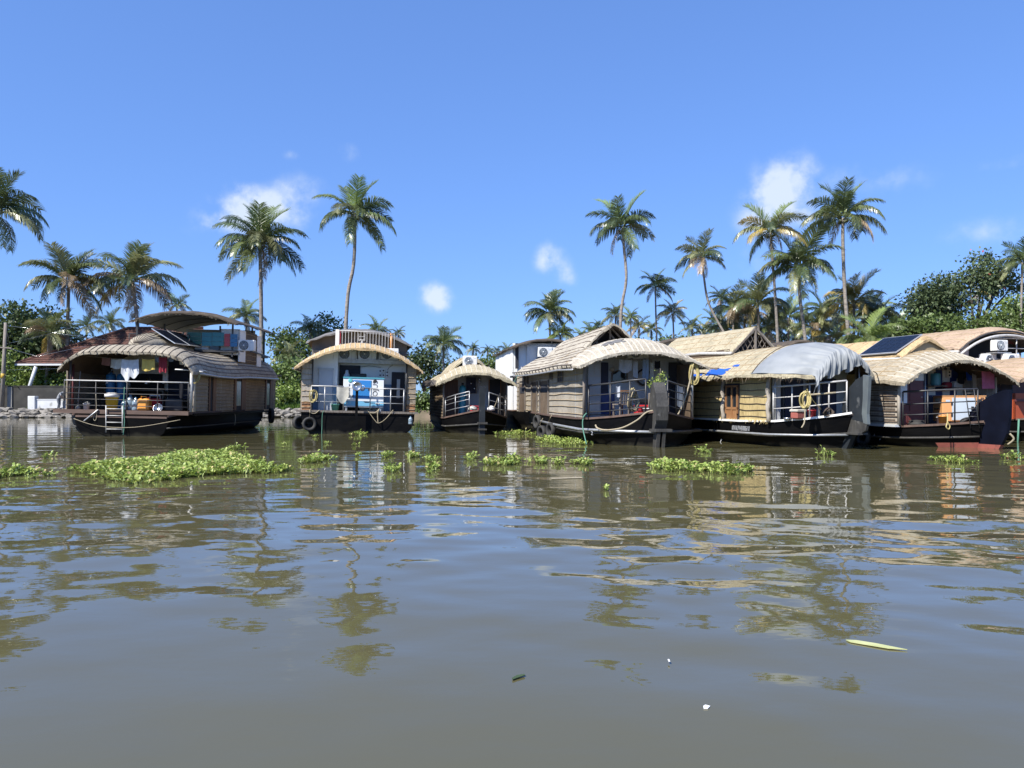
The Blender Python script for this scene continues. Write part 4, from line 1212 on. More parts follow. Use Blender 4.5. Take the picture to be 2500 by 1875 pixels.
B.part(MB().box(1.50, 1.56, 5.54, 5.62, UZ - .2, 4.85), 'canopy_post', 'pipe_dark')
wall(B, (2.42, 5.6), (2.42, 6.5), UZ - .5, 4.7, 'white_paint', name='upper_panel', out=1)
wall(B, (2.40, 6.5), (2.40, 8.3), UZ - .5, 4.7, 'mat_brown', name='upper_mat_wall', out=1, nb=6, mb_mat='batten_tan')
wall(B, (2.42, 8.3), (2.42, 9.0), UZ - .7, 4.65, 'white_paint', name='upper_panel', out=1)
B.part(MB().beam((2.5, 5.6, UZ + .15), (2.5, 10.2, UZ - .05), .06, .06), 'upper_rail', 'pipe_dark')
q = B.f(603, 860, 5.3)
ac_unit(B, (q.x, 5.3, UZ - .02), 'white air conditioner on the canopy deck beside the colourful boards', w=.72, h=.50)
q = B.f(483, 826, 5.0); B.put(MB().rbox(-.3, .3, -.15, .15, 0, .4, .02), 'rooftop_box', 'white_plastic', 'small white box behind the rear solar panel', 'box', (q.x, 5.6, UZ))

# railing and things on the porch
y = -.40
railing(B, [(B.f(px, 1000, y).x, y, DZ) for px in (156, 233, 309, 384, 459)], 1.13, (.16, .37, .57, .76), 'pipe_dark', mt='pipe_white', r=.02, top_r=.028)
def porch(px, py, y): return B.f(px, py, y)
for px, nm in ((270, 'tall blue drum filter tank with a white sticker'), (296, 'tall blue filter tank beside the hanging white shirt')):
    q = B.f(px, 990, 1.6)
    t = B.thing('water_tank', nm, 'tank', (q.x, 1.6, DZ))
    sub(MB().lathe([(.17, 0), (.19, .03), (.19, 1.35), (.16, 1.44), (.05, 1.47), (.05, 1.56), (.001, 1.56)], 18), 'body', 'blue_plastic', t)
    sub(MB().lathe([(.07, 1.5), (.07, 1.6), (.001, 1.6)], 10), 'valve', 'black_plastic', t)
    if px == 270: sub(MB().box(-.10, -.02, -.205, -.19, 1.05, 1.16), 'sticker', 'white_plastic', t)
q = B.f(273, 1000, .35); bucket(B, (q.x, .35, DZ), .25, .62, 'yellow_plastic', 'yellow bucket with a thick white lid on the kitchen porch', lid='white_plastic')
q = B.f(353, 1000, .3); jerrycan(B, (q.x, .3, DZ), .44, .56, 'orange_plastic', 'orange plastic jerrycan on the kitchen porch')
q = B.f(378, 990, .9)
t = B.thing('petrol_generator', 'red boxy portable generator behind the orange jerrycan', 'generator', (q.x, .9, DZ))
sub(MB().rbox(-.22, .22, -.2, .2, .08, .48, .03), 'body', 'red_plastic', t); sub(MB().tube([(-.2, 0, .46), (-.2, 0, .6), (.2, 0, .6), (.2, 0, .46)], .02, 6), 'handle', 'white_plastic', t)
for sx in (-.15, .15): sub(MB().lathe([(.06, -.03), (.06, .03)], 12, (sx, -.2, .06), axis='y'), 'foot', 'rubber', t)
for px, yy, h, lb in ((318, .55, .62, 'clear water bottle next to the yellow bucket'), (331, .35, .52, 'clear water bottle next to the orange jerrycan'), (303, .3, .42, 'small clear water bottle by the ladder')):
    q = B.f(px, 1000, yy); bottle(B, (q.x, yy, DZ), h, 'clear_plastic', lb)
q = B.f(211, 998, .0); bucket(B, (q.x, .0, DZ), .12, .24, 'white_plastic', 'small white and blue bucket under the mop')
q = B.f(388, 990, .25); B.put(MB().lathe([(.001, 0), (.17, .0), (.19, .07), (.17, .07), (.15, .03), (.001, .03)], 18), 'steel_bowl', 'steel', 'shiny steel bowl leaning near the red generator', 'bowl', (q.x, .2, DZ + .1), rx=math.radians(70))
q = B.f(420, 990, .6); B.put(MB().rbox(-.35, .35, -.25, .25, 0, .5, .03), 'gas_stove', 'black_plastic', 'dark low cabinet at the right end of the kitchen porch', 'cabinet', (q.x, 1.0, DZ))
q = B.f(452, 880, .3); B.part(MB().box(q.x - .2, q.x + .2, .25, .5, q.z - .17, q.z + .17), 'meter_box', 'white_paint')
t = B.thing('mop', 'long-handled mop leaning at the left of the kitchen porch', 'mop', (B.f(190, 985, .4).x, .4, DZ))
sub(MB().tube([(0, 0, .1), (.02, .1, 1.5)], .016, 6), 'handle', 'pipe_white', t); sub(MB().lathe([(.10, 0), (.09, .10), (.02, .16), (.001, .16)], 10), 'head', 'cloth_cream', t)
# shelf clutter
for i, (px, py, m, lb) in enumerate(((432, 0, 'red_plastic', ''),)): pass
for i, (px, py, lb) in enumerate(((356, 938, 'steel pot hanging in the porch kitchen'), (366, 935, 'smaller steel pot hanging in the porch kitchen'))):
    q = B.f(px, py, 2.2)
    B.put(MB().lathe([(.001, 0), (.09, .0), (.10, .03), (.10, .2), (.085, .2), (.08, .03), (.001, .02)], 14), 'cooking_pot', 'steel', lb, 'pot', (q.x, 2.2, q.z), ry=.7 - i * 1.2)
q = B.f(365, 925, 2.6); B.put(MB().box(-.7, .7, -.25, .25, 0, .05).box(-.68, -.62, -.2, .2, -.75, 0).box(.62, .68, -.2, .2, -.75, 0), 'kitchen_table', 'wood_grey', 'narrow kitchen table against the porch back wall', 'table', (q.x, 2.6, DZ + .78))
# laundry
y = -.25
def lz(px, py, yy=y): return B.f(px, py, yy)
line = [lz(px, py) for px, py in ((180, 866), (250, 873), (300, 877), (345, 876), (400, 869), (462, 866))]
rope(B, line, .006, 'rope_tan', 'washing line strung across the kitchen porch')
cl = [(249, 270, 873, 18, 'cloth_brown', 'brown cloth on the washing line next to the cream towel', 1), (271, 298, 876, 22, 'cloth_cream', 'cream towel pegged beside the white shirt', 2),
      (347, 378, 876, 27, 'cloth_yellow', 'bright yellow T-shirt on the washing line', 2), (378, 399, 868, 14, 'cloth_grey', 'grey cloth pegged right of the yellow shirt', 2),
      (388, 408, 871, 36, 'cloth_red', 'dark red cloth with white folds near the right of the washing line', 3), (404, 424, 866, 15, 'cloth_grey', 'short grey-blue cloth at the right end of the washing line', 2)]
for i, (xa, xb, py, dr, m, lb, fo) in enumerate(cl):
    yy = y - .02 + .09 * (i % 2)
    a, b = lz(xa, py, yy), lz(xb, py, yy)
    cloth(B, a, b, dr * 30.1 / FPX, m, lb, folds=fo, seed=i, amp=.022)
a, b = lz(297, 877), lz(339, 877)
cloth(B, a, b, .62, 'cloth_white', 'white long-sleeved shirt hanging upside down', folds=2, amp=.03, shape=lambda u: 1.42 - 1.0 * abs(u - .33) / .33 * .55 if u < .45 else (.92 + .25 * math.sin((u - .45) * 6)))
a, b = B.f(438, 934, -.46), B.f(447, 934, -.46)
cloth(B, a, b, .55, 'cloth_black', 'black towel thrown over the white top rail', folds=1, amp=.02)
a, b = lz(398, 905, 1.2), lz(410, 896, 1.2); cloth(B, a, b, .55, 'cloth_white', 'white rag hanging inside the kitchen porch', folds=1)
q0, q1 = B.f(279, 990, -.56), B.f(279, 1056, -.56)
ladder(B, q0, q1, .62, 4, 'pipe_white', 'steel boarding ladder hanging from the kitchen porch edge')
rope(B, [B.f(304, 945, -.5), B.f(302, 990, -.55), B.f(304, 1030, -.58), B.f(301, 1062, -.58)], .016, 'rope_green', 'green rope hanging beside the boarding ladder')
rope(B, [B.f(240, 1000, -.52), B.f(225, 1012, -.6), B.f(205, 1028, -.6)], .03, 'pipe_grey', 'bent grey pipe sticking out under the porch edge', name='pipe', cat='pipe')
rope(B, [B.f(234, 962, -.52), B.f(235, 1000, -.54), B.f(228, 1020, -.55), B.f(232, 1027, -.55), B.f(236, 1018, -.55), B.f(234, 1002, -.54)], .012, 'rope_tan', 'tan rope with a noose hanging at the porch edge')
rope(B, [B.f(180, 1022, -.6), B.f(240, 1040, -.7), B.f(330, 1043, -.75), B.f(440, 1025, -.72)], .012, 'rope_tan', 'slack mooring line sagging along the dark hull')
rope_coil(B, tuple(B.f(480, 920, -.05)), .12, 'rope_yellow', 'yellow hose coil hung on the drain pipe corner', tall=1.9, r=.012)
for px, m in ((571, 'rope_tan'), (663, 'rope_tan')):
    a = B.sd(px, 1005, 2.55); rope(B, [a, a + Vector((.06, .05, -.25)), a + Vector((.05, .0, -.6))], .016, m, 'rope end dangling below the mat wall by the %s window' % ('middle' if px == 571 else 'last'))
tyre(B, (2.62, 10.3, .62), math.radians(-60), 'large black tyre at the far corner of the canopy boat', R=.40)

# ================================================================== boat 2: generator boat seen end on
B = B2 = Boat('houseboat with fresh straw roof and big blue and white generator on its stern', (874 - 1250) / FPX * 32.3, 32.3, 11.3, 1.4)
DZ = .93
hull(B, [(-.25, 2.28, .88), (.3, 2.36, .90), (3, 2.40, .90), (9, 2.4, .92), (10.5, 1.8, 1.0)], flare=.86)
B.part(MB().box(-2.5, 2.46, -.32, 1.6, DZ - .08, DZ), 'stern_platform', 'wood_grey')  # deck kept pale to bounce light onto the stern wall
R2 = Roof(2.62, -.45, 10.6, 2.74, 1.08, p=2.1, visor=.9, drop=.17)
bulkhead(B, R2, 1.0, -2.3, 2.3, DZ, 'white_paint', gap=.12)
xa_, xb_ = B.f(761, 1000, .45).x, B.f(822, 1000, .45).x
bulkhead(B, R2, .45, xa_, xb_, DZ, 'white_paint', name='closet_front', gap=.09); wall(B, (xb_, .50), (xb_, 1.0), DZ, R2.under(xb_, .6) - .1, 'white_paint', name='closet_side', out=1)
rect_f(B, 762, 940, 822, 1004, .445, 'blue_dado', 'dado', .02)
rect_f(B, 937, 940, 990, 1006, .97, 'blue_dado', 'dado', .02)
d = rect_f(B, 777, 902, 813, 1004, .42, 'door_grey', 'door', .04)
for (a, b, c, e) in ((776, 901, 779, 1004), (812, 901, 815, 1004), (776, 899, 815, 903)): rect_f(B, a, b, c, e, .375, 'grey_paint', 'door_frame', .03, d)
rect_f(B, 826, 893, 880, 1004, 0.95, 'interior_dark', 'engine_recess_shade', .03)  # flat dark panel, the recess's shade put into its colour
rect_f(B, 954, 909, 988, 1006, 0.94, 'interior_dark', 'doorway', .03)  # opening drawn as a flat panel coloured with its inner shade
rect_f(B, 968, 926, 977, 972, 0.90, 'light_grey', 'far_window', .01)
# wing walls of lashed mats
for xa, xb in ((735, 760), (991, 1014)):
    a = B.f(xa, 1003, -.05); b = B.f(xb, 1003, -.05)
    wall(B, (a.x, -.05), (b.x, -.05), DZ, 2.98 if xa < 800 else 2.95, 'mat_pale' if xa < 800 else 'mat_grey', nb=9, out=1, mb_mat='batten_tan', bow=.015)  # left wing is sunlit: paler mat puts that light into the colour
    wall(B, (a.x + .02, -.06), (b.x - .02, -.06), DZ, DZ + .34, 'wood_orange', nb=2, out=1, name='new_mat_panel')
wall(B, (-2.36, 0), (-2.36, 10), DZ, 2.8, 'mat_grey', nb=6, out=-1); wall(B, (2.34, 0), (2.34, 10), DZ, 2.8, 'mat_grey', nb=6, out=1)
bulkhead(B, R2, 10, -2.3, 2.3, DZ, 'mat_grey')
for px in (761, 990):
    a = B.f(px, 1000, -.1); B.part(MB().tube([(a.x, -.1, DZ), (a.x, -.1, R2.under(a.x, -.1) - .1)], .03, 6), 'porch_post', 'pipe_dark')
R2.build(B, 'thatch_straw', th=.08, seed=8, ragged=.010, under='cream_paint')  # unseen underside made cream to bounce light into the stern porch
R2.battens(B, [-.94 + i * .0783 for i in range(25)], -.45, .9, w=.024, m='batten_white')
R2.fringe(B, 'thatch_straw', 160, .05)
for sg in (-1, 1): B.part(MB().beam((sg * 2.64, -.4, 2.62), (sg * 2.64, 10, 2.64), .12, .05), 'eave_board', 'pipe_grey')
# shelf with three condensers
s0 = rect_f(B, 822, 882, 990, 886, .98, 'pipe_white', 'condenser_shelf', .5)
for px in (826, 870, 926): rect_f(B, px - 1.5, 858, px + 1.5, 884, .50, 'pipe_white', 'shelf_post', .04)
for px, lb in ((847, 'left'), (896, 'middle'), (950, 'right')):
    q = B.f(px, 882, .70)
    ac_unit(B, (q.x, .70, q.z + .05), {'left': 'air conditioner on the straw-roof shelf nearest the grey door', 'middle': 'air conditioner on the straw-roof shelf above the engine exhaust', 'right': 'air conditioner on the straw-roof shelf nearest the meter boxes'}[lb], w=.78, h=.5, legs=False)
# meter boxes
for i, (px, py) in enumerate(((928, 906), (936, 905), (928, 916), (936, 916), (945, 909), (945, 917))):
    q = B.f(px, py, .97); mbx = B.part(MB().box(q.x - .06, q.x + .06, .88, .97, q.z - .08, q.z + .08), 'meter_box', 'white_plastic')
    sub(MB().lathe([(.001, 0), (.035, 0), (.035, .012)], 10, (q.x, .87, q.z), axis='y'), 'dial', 'ink', mbx)
for k, pts in enumerate((((830, 893), (860, 899), (900, 893), (930, 897)), ((945, 905), (950, 897), (960, 890)), ((830, 930), (832, 900), (830, 886)))):
    B.part(MB().tube([B.f(a, b, .92) for a, b in pts], .008, 4), 'cable', 'wire')
q = B.f(876, 917, .5); B.put(MB().lathe([(.001, -.32), (.07, -.32), (.09, -.30), (.09, .30), (.07, .32), (.001, .32)], 14, axis='x'), 'exhaust_silencer', 'black_plastic', 'black exhaust silencer lying on top of the blue generator', 'exhaust', (q.x, .5, q.z))
q = B.f(847, 912, .6); B.put(MB().lathe([(.12, 0), (.13, .1), (.1, .12), (.07, .2), (.05, .3), (.001, .3)], 12), 'engine_valve', 'gen_grey', 'grey engine valve block beside the exhaust silencer', 'engine', (q.x, .6, q.z - .15))
# generator
a = B.f(837, 990, .0); b = B.f(938, 923, .0)
gx, gw, gz0, gh = (a.x + b.x) / 2, b.x - a.x, a.z, b.z - a.z
t = G2 = B.thing('generator', 'large white and blue soundproof generator with vertical black lettering', 'generator', (gx, .0, gz0))
sub(MB().rbox(-gw / 2, gw / 2, 0, .85, .16 * gh, gh * .955, .015), 'body', 'gen_white', t)
sub(MB().box(-gw / 2 - .01, gw / 2 + .01, -.02, .87, gh * .955, gh * 1.01), 'lid', 'gen_teal', t)
sub(MB().box(-gw / 2, gw / 2, 0.005, .84, 0, .16 * gh), 'base_band', 'gen_sky', t)
def gx_(u): return -gw / 2 + gw * u
dr = sub(MB().box(gx_(.235), gx_(.69), -.012, 0, .26 * gh, .90 * gh), 'blue_door', 'gen_blue', t)
sub(MB().box(gx_(.675), gx_(.685), -.016, -.012, .26 * gh, .90 * gh), 'door_edge', 'gen_teal', dr)
sub(MB().lathe([(.001, 0), (.125, 0), (.125, .006)], 22, (gx_(.46), -.012, .63 * gh), axis='y'), 'round_emblem', 'gen_white', dr)
sub(MB().lathe([(.001, 0), (.105, 0), (.105, .004)], 22, (gx_(.46), -.019, .63 * gh), axis='y'), 'emblem_disc', 'gen_blue', dr)
for k in (-.03, .0, .03): sub(MB().box(gx_(.46) - .07, gx_(.46) + .07, -.026, -.022, .62 * gh + k - .006, .62 * gh + k + .006), 'emblem_bar', 'gen_white', dr)
sub(MB().box(gx_(.61), gx_(.655), -.03, -.012, .55 * gh, .61 * gh), 'lock', 'ink', dr); sub(MB().box(gx_(.225), gx_(.25), -.03, 0, .30 * gh, .38 * gh), 'hinge', 'ink', dr)
sub(MB().lathe([(.045, 0), (.075, 0), (.075, .006), (.045, .006)], 20, (gx_(.775), -.004, .885 * gh), axis='y'), 'ring_logo', 'ink', t)
sub(MB().lathe([(.05, 0), (.09, 0), (.09, .006), (.05, .006)], 20, (gx_(.17), -.004, .88 * gh), axis='y'), 'round_badge', 'ink_teal', t)
o = obj('lettering', text_mesh('OJUS', .30, M_['ink']), t, Matrix.Translation((gx_(.79), -.006, .62 * gh)) @ Matrix.Rotation(-math.pi / 2, 4, 'Y') @ Matrix.Rotation(math.pi / 2, 4, 'X') @ Matrix.Scale(.95, 4, (0, 1, 0)))
o = obj('lettering', text_mesh('ASHOK LEYLAND', .075, M_['ink']), t, Matrix.Translation((gx_(.15), -.006, .52 * gh)) @ Matrix.Rotation(-math.pi / 2, 4, 'Y') @ Matrix.Rotation(math.pi / 2, 4, 'X'))
sub(MB().prism([(gx_(.50), -.006, .155 * gh), (gx_(.66), -.006, .155 * gh), (gx_(.62), -.006, .125 * gh), (gx_(.54), -.006, .125 * gh)], (0, .005, 0)), 'handle_slot', 'ink', t)
for u in (.1, .82, .88): sub(MB().lathe([(.001, 0), (.028, 0), (.028, .005)], 12, (gx_(u), -.003, .09 * gh), axis='y'), 'plug', 'gen_white', t)
for sx in (-.42, .42): sub(MB().box(gx_(.5 + sx) - .04, gx_(.5 + sx) + .04, .05, .8, DZ - gz0, 0), 'stand_leg', 'pipe_grey', t)
sub(MB().box(gx_(.02), gx_(.99), .02, .83, -.06, 0), 'stand_top', 'pipe_grey', t)
# railing in two leaves
y = -.22
railing(B, [(B.f(px, 1004, y).x, y, DZ) for px in (759, 792, 838)], 1.0, (.36, .66), 'pipe_grey', r=.024, mt='pipe_white')
railing(B, [(B.f(px, 1005, y).x, y, DZ) for px in (903, 953, 985)], .96, (.36, .66), 'pipe_grey', r=.024, mt='pipe_grey')
B.part(MB().tube([B.f(838, 945, y), B.f(903, 948, y)], .028, 6), 'gate_bar', 'pipe_grey')
a, b = B.f(822, 944, -.27), B.f(852, 944, -.27)
cloth(B, a, b, .52, 'cloth_cream', 'cream sack cloth hung on the rail beside the generator', folds=1, amp=.03, shape=lambda u: .75 + .55 * math.sin(u * math.pi))
t = B.thing('stern_post', 'black stern post topped with a round chrome lamp', 'lamp post', (B.f(869, 1058, -.62).x, -.62, 0))
hz = B.f(869, 943, -.62).z
sub(MB().box(-.055, .055, -.05, .05, -.4, hz - .1), 'post', 'hull_black', t)
l_ = sub(MB().lathe([(.13, 0), (.19, .02), (.205, .07), (.19, .12), (.15, .12), (.13, .10)], 22, (0, -.02, hz), axis='y'), 'lamp_bezel', 'steel', t)
sub(MB().lathe([(.001, .02), (.09, .02), (.15, .08)], 20, (0, -.03, hz), axis='y'), 'lamp_bowl', 'ink', l_)
sub(MB().lathe([(.15, -.14), (.19, -.02), (.19, .0)], 18, (0, -.02, hz), axis='y'), 'lamp_back', 'black_plastic', l_)
sub(MB().lathe([(.001, .05), (.04, .05), (.03, .09), (.001, .1)], 10, (-.03, -.03, hz - .03), axis='y'), 'bulb', 'white_plastic', l_)
q = B.f(818, 1003, .3); bucket(B, (q.x, .15, DZ), .17, .26, 'green_plastic', 'green bucket beside the cream sack cloth')
rope_coil(B, tuple(B.f(766, 965, -.30)), .13, 'rope_yellow', 'coil of yellow rope on the left end of the stern rail', tall=2.0, r=.013)
for i, (px, py, lb) in enumerate(((729, 1032, 'black tyre fender hung first at the corner of the generator boat'), (755, 1035, 'black tyre fender hung beside another under the mat wing wall'))):
    q = B.f(px, py, -.42); tyre(B, (q.x, -.42 + .25 * (1 - i), q.z), math.radians(35 if i == 0 else 12), lb, R=.29)
rope(B, [B.f(790, 1003, -.35), B.f(787, 1012, -.36), B.f(786, 1040, -.36), B.f(785, 1080, -.5)], .014, 'rope_green', 'green rope hanging from the generator boat into the water')
rope(B, [B.f(757, 1000, -.34), B.f(760, 1008, -.36), B.f(770, 1009, -.36), B.f(780, 1001, -.34)], .018, 'rope_tan', 'white rope loop lying over the left deck edge')
rope(B, [B.f(896, 1001, -.34), B.f(902, 1007, -.37), B.f(915, 1008, -.37), B.f(926, 999, -.34)], .02, 'rope_tan', 'thick white rope loop over the middle deck edge')
rope(B, [B.f(902, 1008, -.36), B.f(915, 1026, -.4), B.f(924, 1033, -.42), B.f(940, 1024, -.4), B.f(960, 1001, -.36)], .014, 'rope_tan', 'loose rope swag on the stern of the generator boat')
rope(B, [B.f(926, 998, -.35), B.f(922, 1010, -.38), B.f(923, 1033, -.4)], .022, 'rope_tan', 'knotted rope end hanging straight on the stern')
bottle(B, tuple(B.f(1002, 1036, -.42)), .34, 'clear_plastic', 'plastic bottle tied against the right of the stern')
# canopy deck above
UZ = 3.62
C2 = Roof(2.42, 3.4, 9.5, 4.05, .68, p=2.0, visor=.5, drop=.03)
C2.build(B, 'tarp_dim', th=.06, under='thatch_dark', name='canopy', ragged=.02)
B.part(MB().box(-2.1, 2.2, 3.4, 9.4, UZ - .1, UZ), 'upper_deck', 'pipe_dark')
rows = [[(x, 4.1 + .05 * math.sin(x * 5), 3.4 + v * (C2.pt(x / 2.42, 4.1).z - 3.46)) for x in [-2.2 + .22 * i for i in range(21)]] for v in (0, .33, .66, 1)]
B.part(MB().slab(rows, [[(x, y + .02, z) for x, y, z in r_] for r_ in rows]), 'tarpaulin_wall', 'tarp_dim')
y = 2.9
a = B.f(820, 850, y); b = B.f(963, 812, y)
rail = B.part(MB().tube([(a.x, y, b.z), (b.x, y, b.z - .03)], .022, 6), 'upper_railing', 'pipe_white')
z0 = 3.5
for i in range(20):
    x = a.x + (b.x - a.x) * i / 19
    sub(MB().box(x - .011, x + .011, y - .011, y + .011, z0, b.z - .03 * i / 19), 'baluster', 'pipe_white', rail)
sub(MB().box(a.x - .03, a.x + .12, y - .02, y + .02, z0, b.z + .04), 'end_panel', 'white_paint', rail)
sub(MB().tube([(a.x, y, z0 + .05), (b.x, y, z0 + .05)], .015, 5), 'rail_bar', 'pipe_white', rail)
q = B.f(829, 835, y); 
sub(MB().tube([(q.x, y + .1, z0), (q.x, y + .1, b.z - .03)], .05, 8), 'red_roll', 'red_plastic', rail)
q = B.f(955, 838, y); sub(MB().tube([(q.x, y + .1, z0), (q.x, y + .1, b.z - .05)], .06, 8), 'orange_roll', 'orange_plastic', rail)
c = B.f(884, 832, y)
sub(MB().tube([(c.x - .13, y - .05, c.z - .02), (c.x - .1, y - .05, c.z + .03), (c.x + .1, y - .05, c.z + .03), (c.x + .13, y - .05, c.z - .02)], .022, 6).tube([(c.x, y - .05, c.z), (c.x, y - .05, c.z - .3)], .03, 6), 'white_bracket', 'pipe_white', rail)
for dx in (-.15, .12): sub(MB().box(c.x + dx - .012, c.x + dx + .012, y - .03, y - .012, c.z, c.z + .32), 'frame_bar', 'pipe_white', rail)
sub(MB().box(c.x - .15, c.x + .12, y - .03, y - .012, c.z + .18, c.z + .2), 'frame_bar', 'pipe_white', rail)

# ================================================================== boat 3: the smallest one
B = B3 = Boat('smallest houseboat with yellowed thatch and an upright stem post', (1161 - 1250) / FPX * 33, 33.0, 10.0, .4)
DZ = .64
hull(B, [(-1.95, .10, .98), (-1.5, .42, .90), (-.9, .85, .78), (0, 1.32, .64), (2, 1.40, .60), (8, 1.40, .64), (9.4, .9, .8)], flare=.82, rake=.12)
fin(B, [(-2.12, .0 - .4), (-1.80, -.4), (-1.72, .55), (-1.78, .95), (-1.80, 1.25), (-2.02, 1.92), (-2.14, 1.95), (-2.10, 1.1)], .22, 'stem_blue_grey', name='stem_post')
B.part(MB().box(-.20, .20, -2.2, -2.06, .42, .50), 'stem_step', 'stem_grey'); B.part(MB().box(-.17, .17, -2.2, -2.06, .18, .24), 'stem_step', 'stem_grey')
wall(B, (-1.38, .1), (-1.38, 8.6), DZ, 2.30, 'mat_brown', nb=12, out=-1, mb_mat='batten_tan', bw=.02)
wall(B, (1.38, .1), (1.38, 8.6), DZ, 2.30, 'mat_brown', nb=6, out=1)
R3 = Roof(1.72, -.45, 9.0, 2.16, .78, p=2.0, visor=1.1, drop=.28)
bulkhead(B, R3, 1.6, -1.38, 1.38, DZ, 'grey_paint', gap=.12); bulkhead(B, R3, 8.6, -1.38, 1.38, DZ, 'mat_grey', gap=.12)
rect_f(B, 1084, 928, 1118, 1015, 1.55, 'wood_brown', 'plank_wall', .03)
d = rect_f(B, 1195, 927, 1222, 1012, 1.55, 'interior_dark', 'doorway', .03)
for a, b in ((1192, 1195), (1221, 1224)): rect_f(B, a, 927, b, 1012, 1.5, 'wood_orange', 'door_frame', .04, d)
rect_f(B, 1138, 922, 1165, 960, 1.5, 'interior_blue', 'tool_board', .03)
rect_f(B, 1176, 916, 1187, 927, 1.45, 'light_grey', 'switch_box', .06)
for px in (1083, 1237): 
    a = B.f(px, 1010, .05); B.part(MB().tube([(a.x, .05, DZ), (a.x, .05, R3.under(a.x, .05) - .1)], .035, 6), 'porch_post', 'wood_grey')
B.part(MB().tube([B.f(1163, 914, 1.3), B.f(1163, 960, 1.3)], .02, 6), 'pole', 'pipe_grey')
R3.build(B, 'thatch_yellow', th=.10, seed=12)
R3.battens(B, [-.88 + i * .125 for i in range(15)], -.44, .7, w=.022, m='batten_white', jit=.01)
R3.ribs(B, [.75, 2.4, 4.0, 5.6], m='batten_tan')
R3.fringe(B, 'thatch_yellow', 120, .06)
for k in range(9):
    yy = -.1 + k * .8
    B.part(MB().box(-1.92, -1.70, yy, yy + .04, 2.02, 2.22), 'eave_bracket', 'wood_grey')
B.part(MB().tube([(-1.95, -.2, 2.22), (-1.95, 7, 2.22)], .022, 5), 'eave_rail', 'wood_grey'); B.part(MB().tube([(-1.92, -.2, 2.04), (-1.92, 7, 2.04)], .022, 5), 'eave_rail', 'wood_grey')
HD = Roof(.95, 2.0, 6.5, 2.72, .72, p=1.8, visor=.5, drop=.05); HD.build(B, 'thatch_yellow', th=.08, name='hood_roof', seed=13); HD.ribs(B, [2.15, 3.2, 4.3], m='batten_tan')
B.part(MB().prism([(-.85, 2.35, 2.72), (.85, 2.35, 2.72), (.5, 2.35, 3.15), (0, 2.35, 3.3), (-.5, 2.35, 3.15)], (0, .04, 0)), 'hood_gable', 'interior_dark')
q = B.f(1147, 891, 1.5)
ac_unit(B, (q.x, 1.5, 2.90), 'white air conditioner on the ridge of the yellowed thatch', w=.62, h=.46, light=True)
B.part(MB().box(q.x - .35, q.x + .35, 1.3, 1.7, 2.80, 2.85), 'condenser_stand', 'pipe_grey')
# open bow railing
h = .72
L_ = [(-1.30, -.02, .66), (-.95, -.75, .78), (-.45, -1.45, .90)]; Rr = [(.35, -1.5, .90), (.85, -.85, .78), (1.28, -.05, .66)]
railing(B, L_, h, (.3, .62, .85), 'pipe_grey', r=.018, hs=[.80, .82, .84]); railing(B, Rr, h, (.3, .62), 'pipe_grey', r=.018, hs=[.8, .8, .8])
q = B.f(1129, 1000, .9)
t = B.thing('water_tank', 'tall teal cylinder tank on the smallest houseboat', 'tank', (q.x, .9, DZ))
sub(MB().lathe([(.14, 0), (.15, .02), (.15, 1.25), (.12, 1.36), (.04, 1.4), (.001, 1.4)], 18), 'body', 'teal_plastic', t); sub(MB().lathe([(.05, 1.38), (.05, 1.5), (.001, 1.5)], 10), 'valve', 'black_plastic', t)
q = B.f(1160, 990, .3)
t = B.thing('ice_box', 'red cool box behind the upright stem post', 'box', (q.x, .2, DZ + .05)); sub(MB().rbox(-.22, .22, -.16, .16, 0, .38, .03), 'body', 'red_plastic', t); sub(MB().rbox(-.24, .24, -.18, .18, .38, .46, .02), 'lid', 'cloth_red', t)
q = B.f(1150, 995, -.4)
t = B.thing('table_fan', 'small round fan on the bow of the smallest houseboat', 'fan', (q.x, -.3, .72))
sub(MB().tube([(.13 * math.cos(a * .35), 0, .2 + .13 * math.sin(a * .35)) for a in range(18)], .012, 5, closed=True), 'fan_ring', 'pipe_grey', t); sub(MB().lathe([(.07, 0), (.06, .03), (.015, .05), (.015, .2), (.001, .2)], 10), 'stand', 'pipe_grey', t)
B.put(MB().lathe([(.001, 0), (.20, .02), (.22, .08), (.10, .17), (.001, .2)], 12), 'crumpled_sheet', 'cloth_cream', 'crumpled pale sheet on the bow deck of the smallest houseboat', 'sheet', tuple(B.f(1154, 1002, -.9)))
B.put(MB().lathe([(.001, 0), (.16, .02), (.17, .10), (.09, .2), (.001, .22)], 10), 'plastic_sack', 'white_plastic', 'white plastic sack on the right bow deck', 'sack', tuple(B.f(1199, 1003, -.75)))
rope(B, [(.85, -.87, 1.56), (.7, -.7, 1.1), (.5, -.75, .85)], .016, 'rope_tan', 'pale rope slung from the right bow railing')
ladder(B, B.f(1228, 960, -.05), B.f(1229, 1056, -.1), .26, 6, 'pipe_dark', 'dark narrow ladder at the right side of the smallest houseboat', r=.016)
rope(B, [B.f(1254, 935, .2), B.f(1262, 920, .3), B.f(1264, 915, .3)], .012, 'rope_green', 'green cord between two roof eaves')
for i, (px, py) in enumerate(((1150, 935), (1158, 948), (1172, 932), (1171, 925))):
    q = B.f(px, py, 1.4); B.put(MB().lathe([(.001, 0), (.03, 0), (.045, .06), (.02, .14), (.001, .15)], 8), 'kitchen_tool', 'steel', ['steel ladle on the tool board', 'steel cup on the tool board', 'steel tap on the grey bulkhead', 'steel hook on the grey bulkhead'][i], 'tool', (q.x, 1.42, q.z - .07))

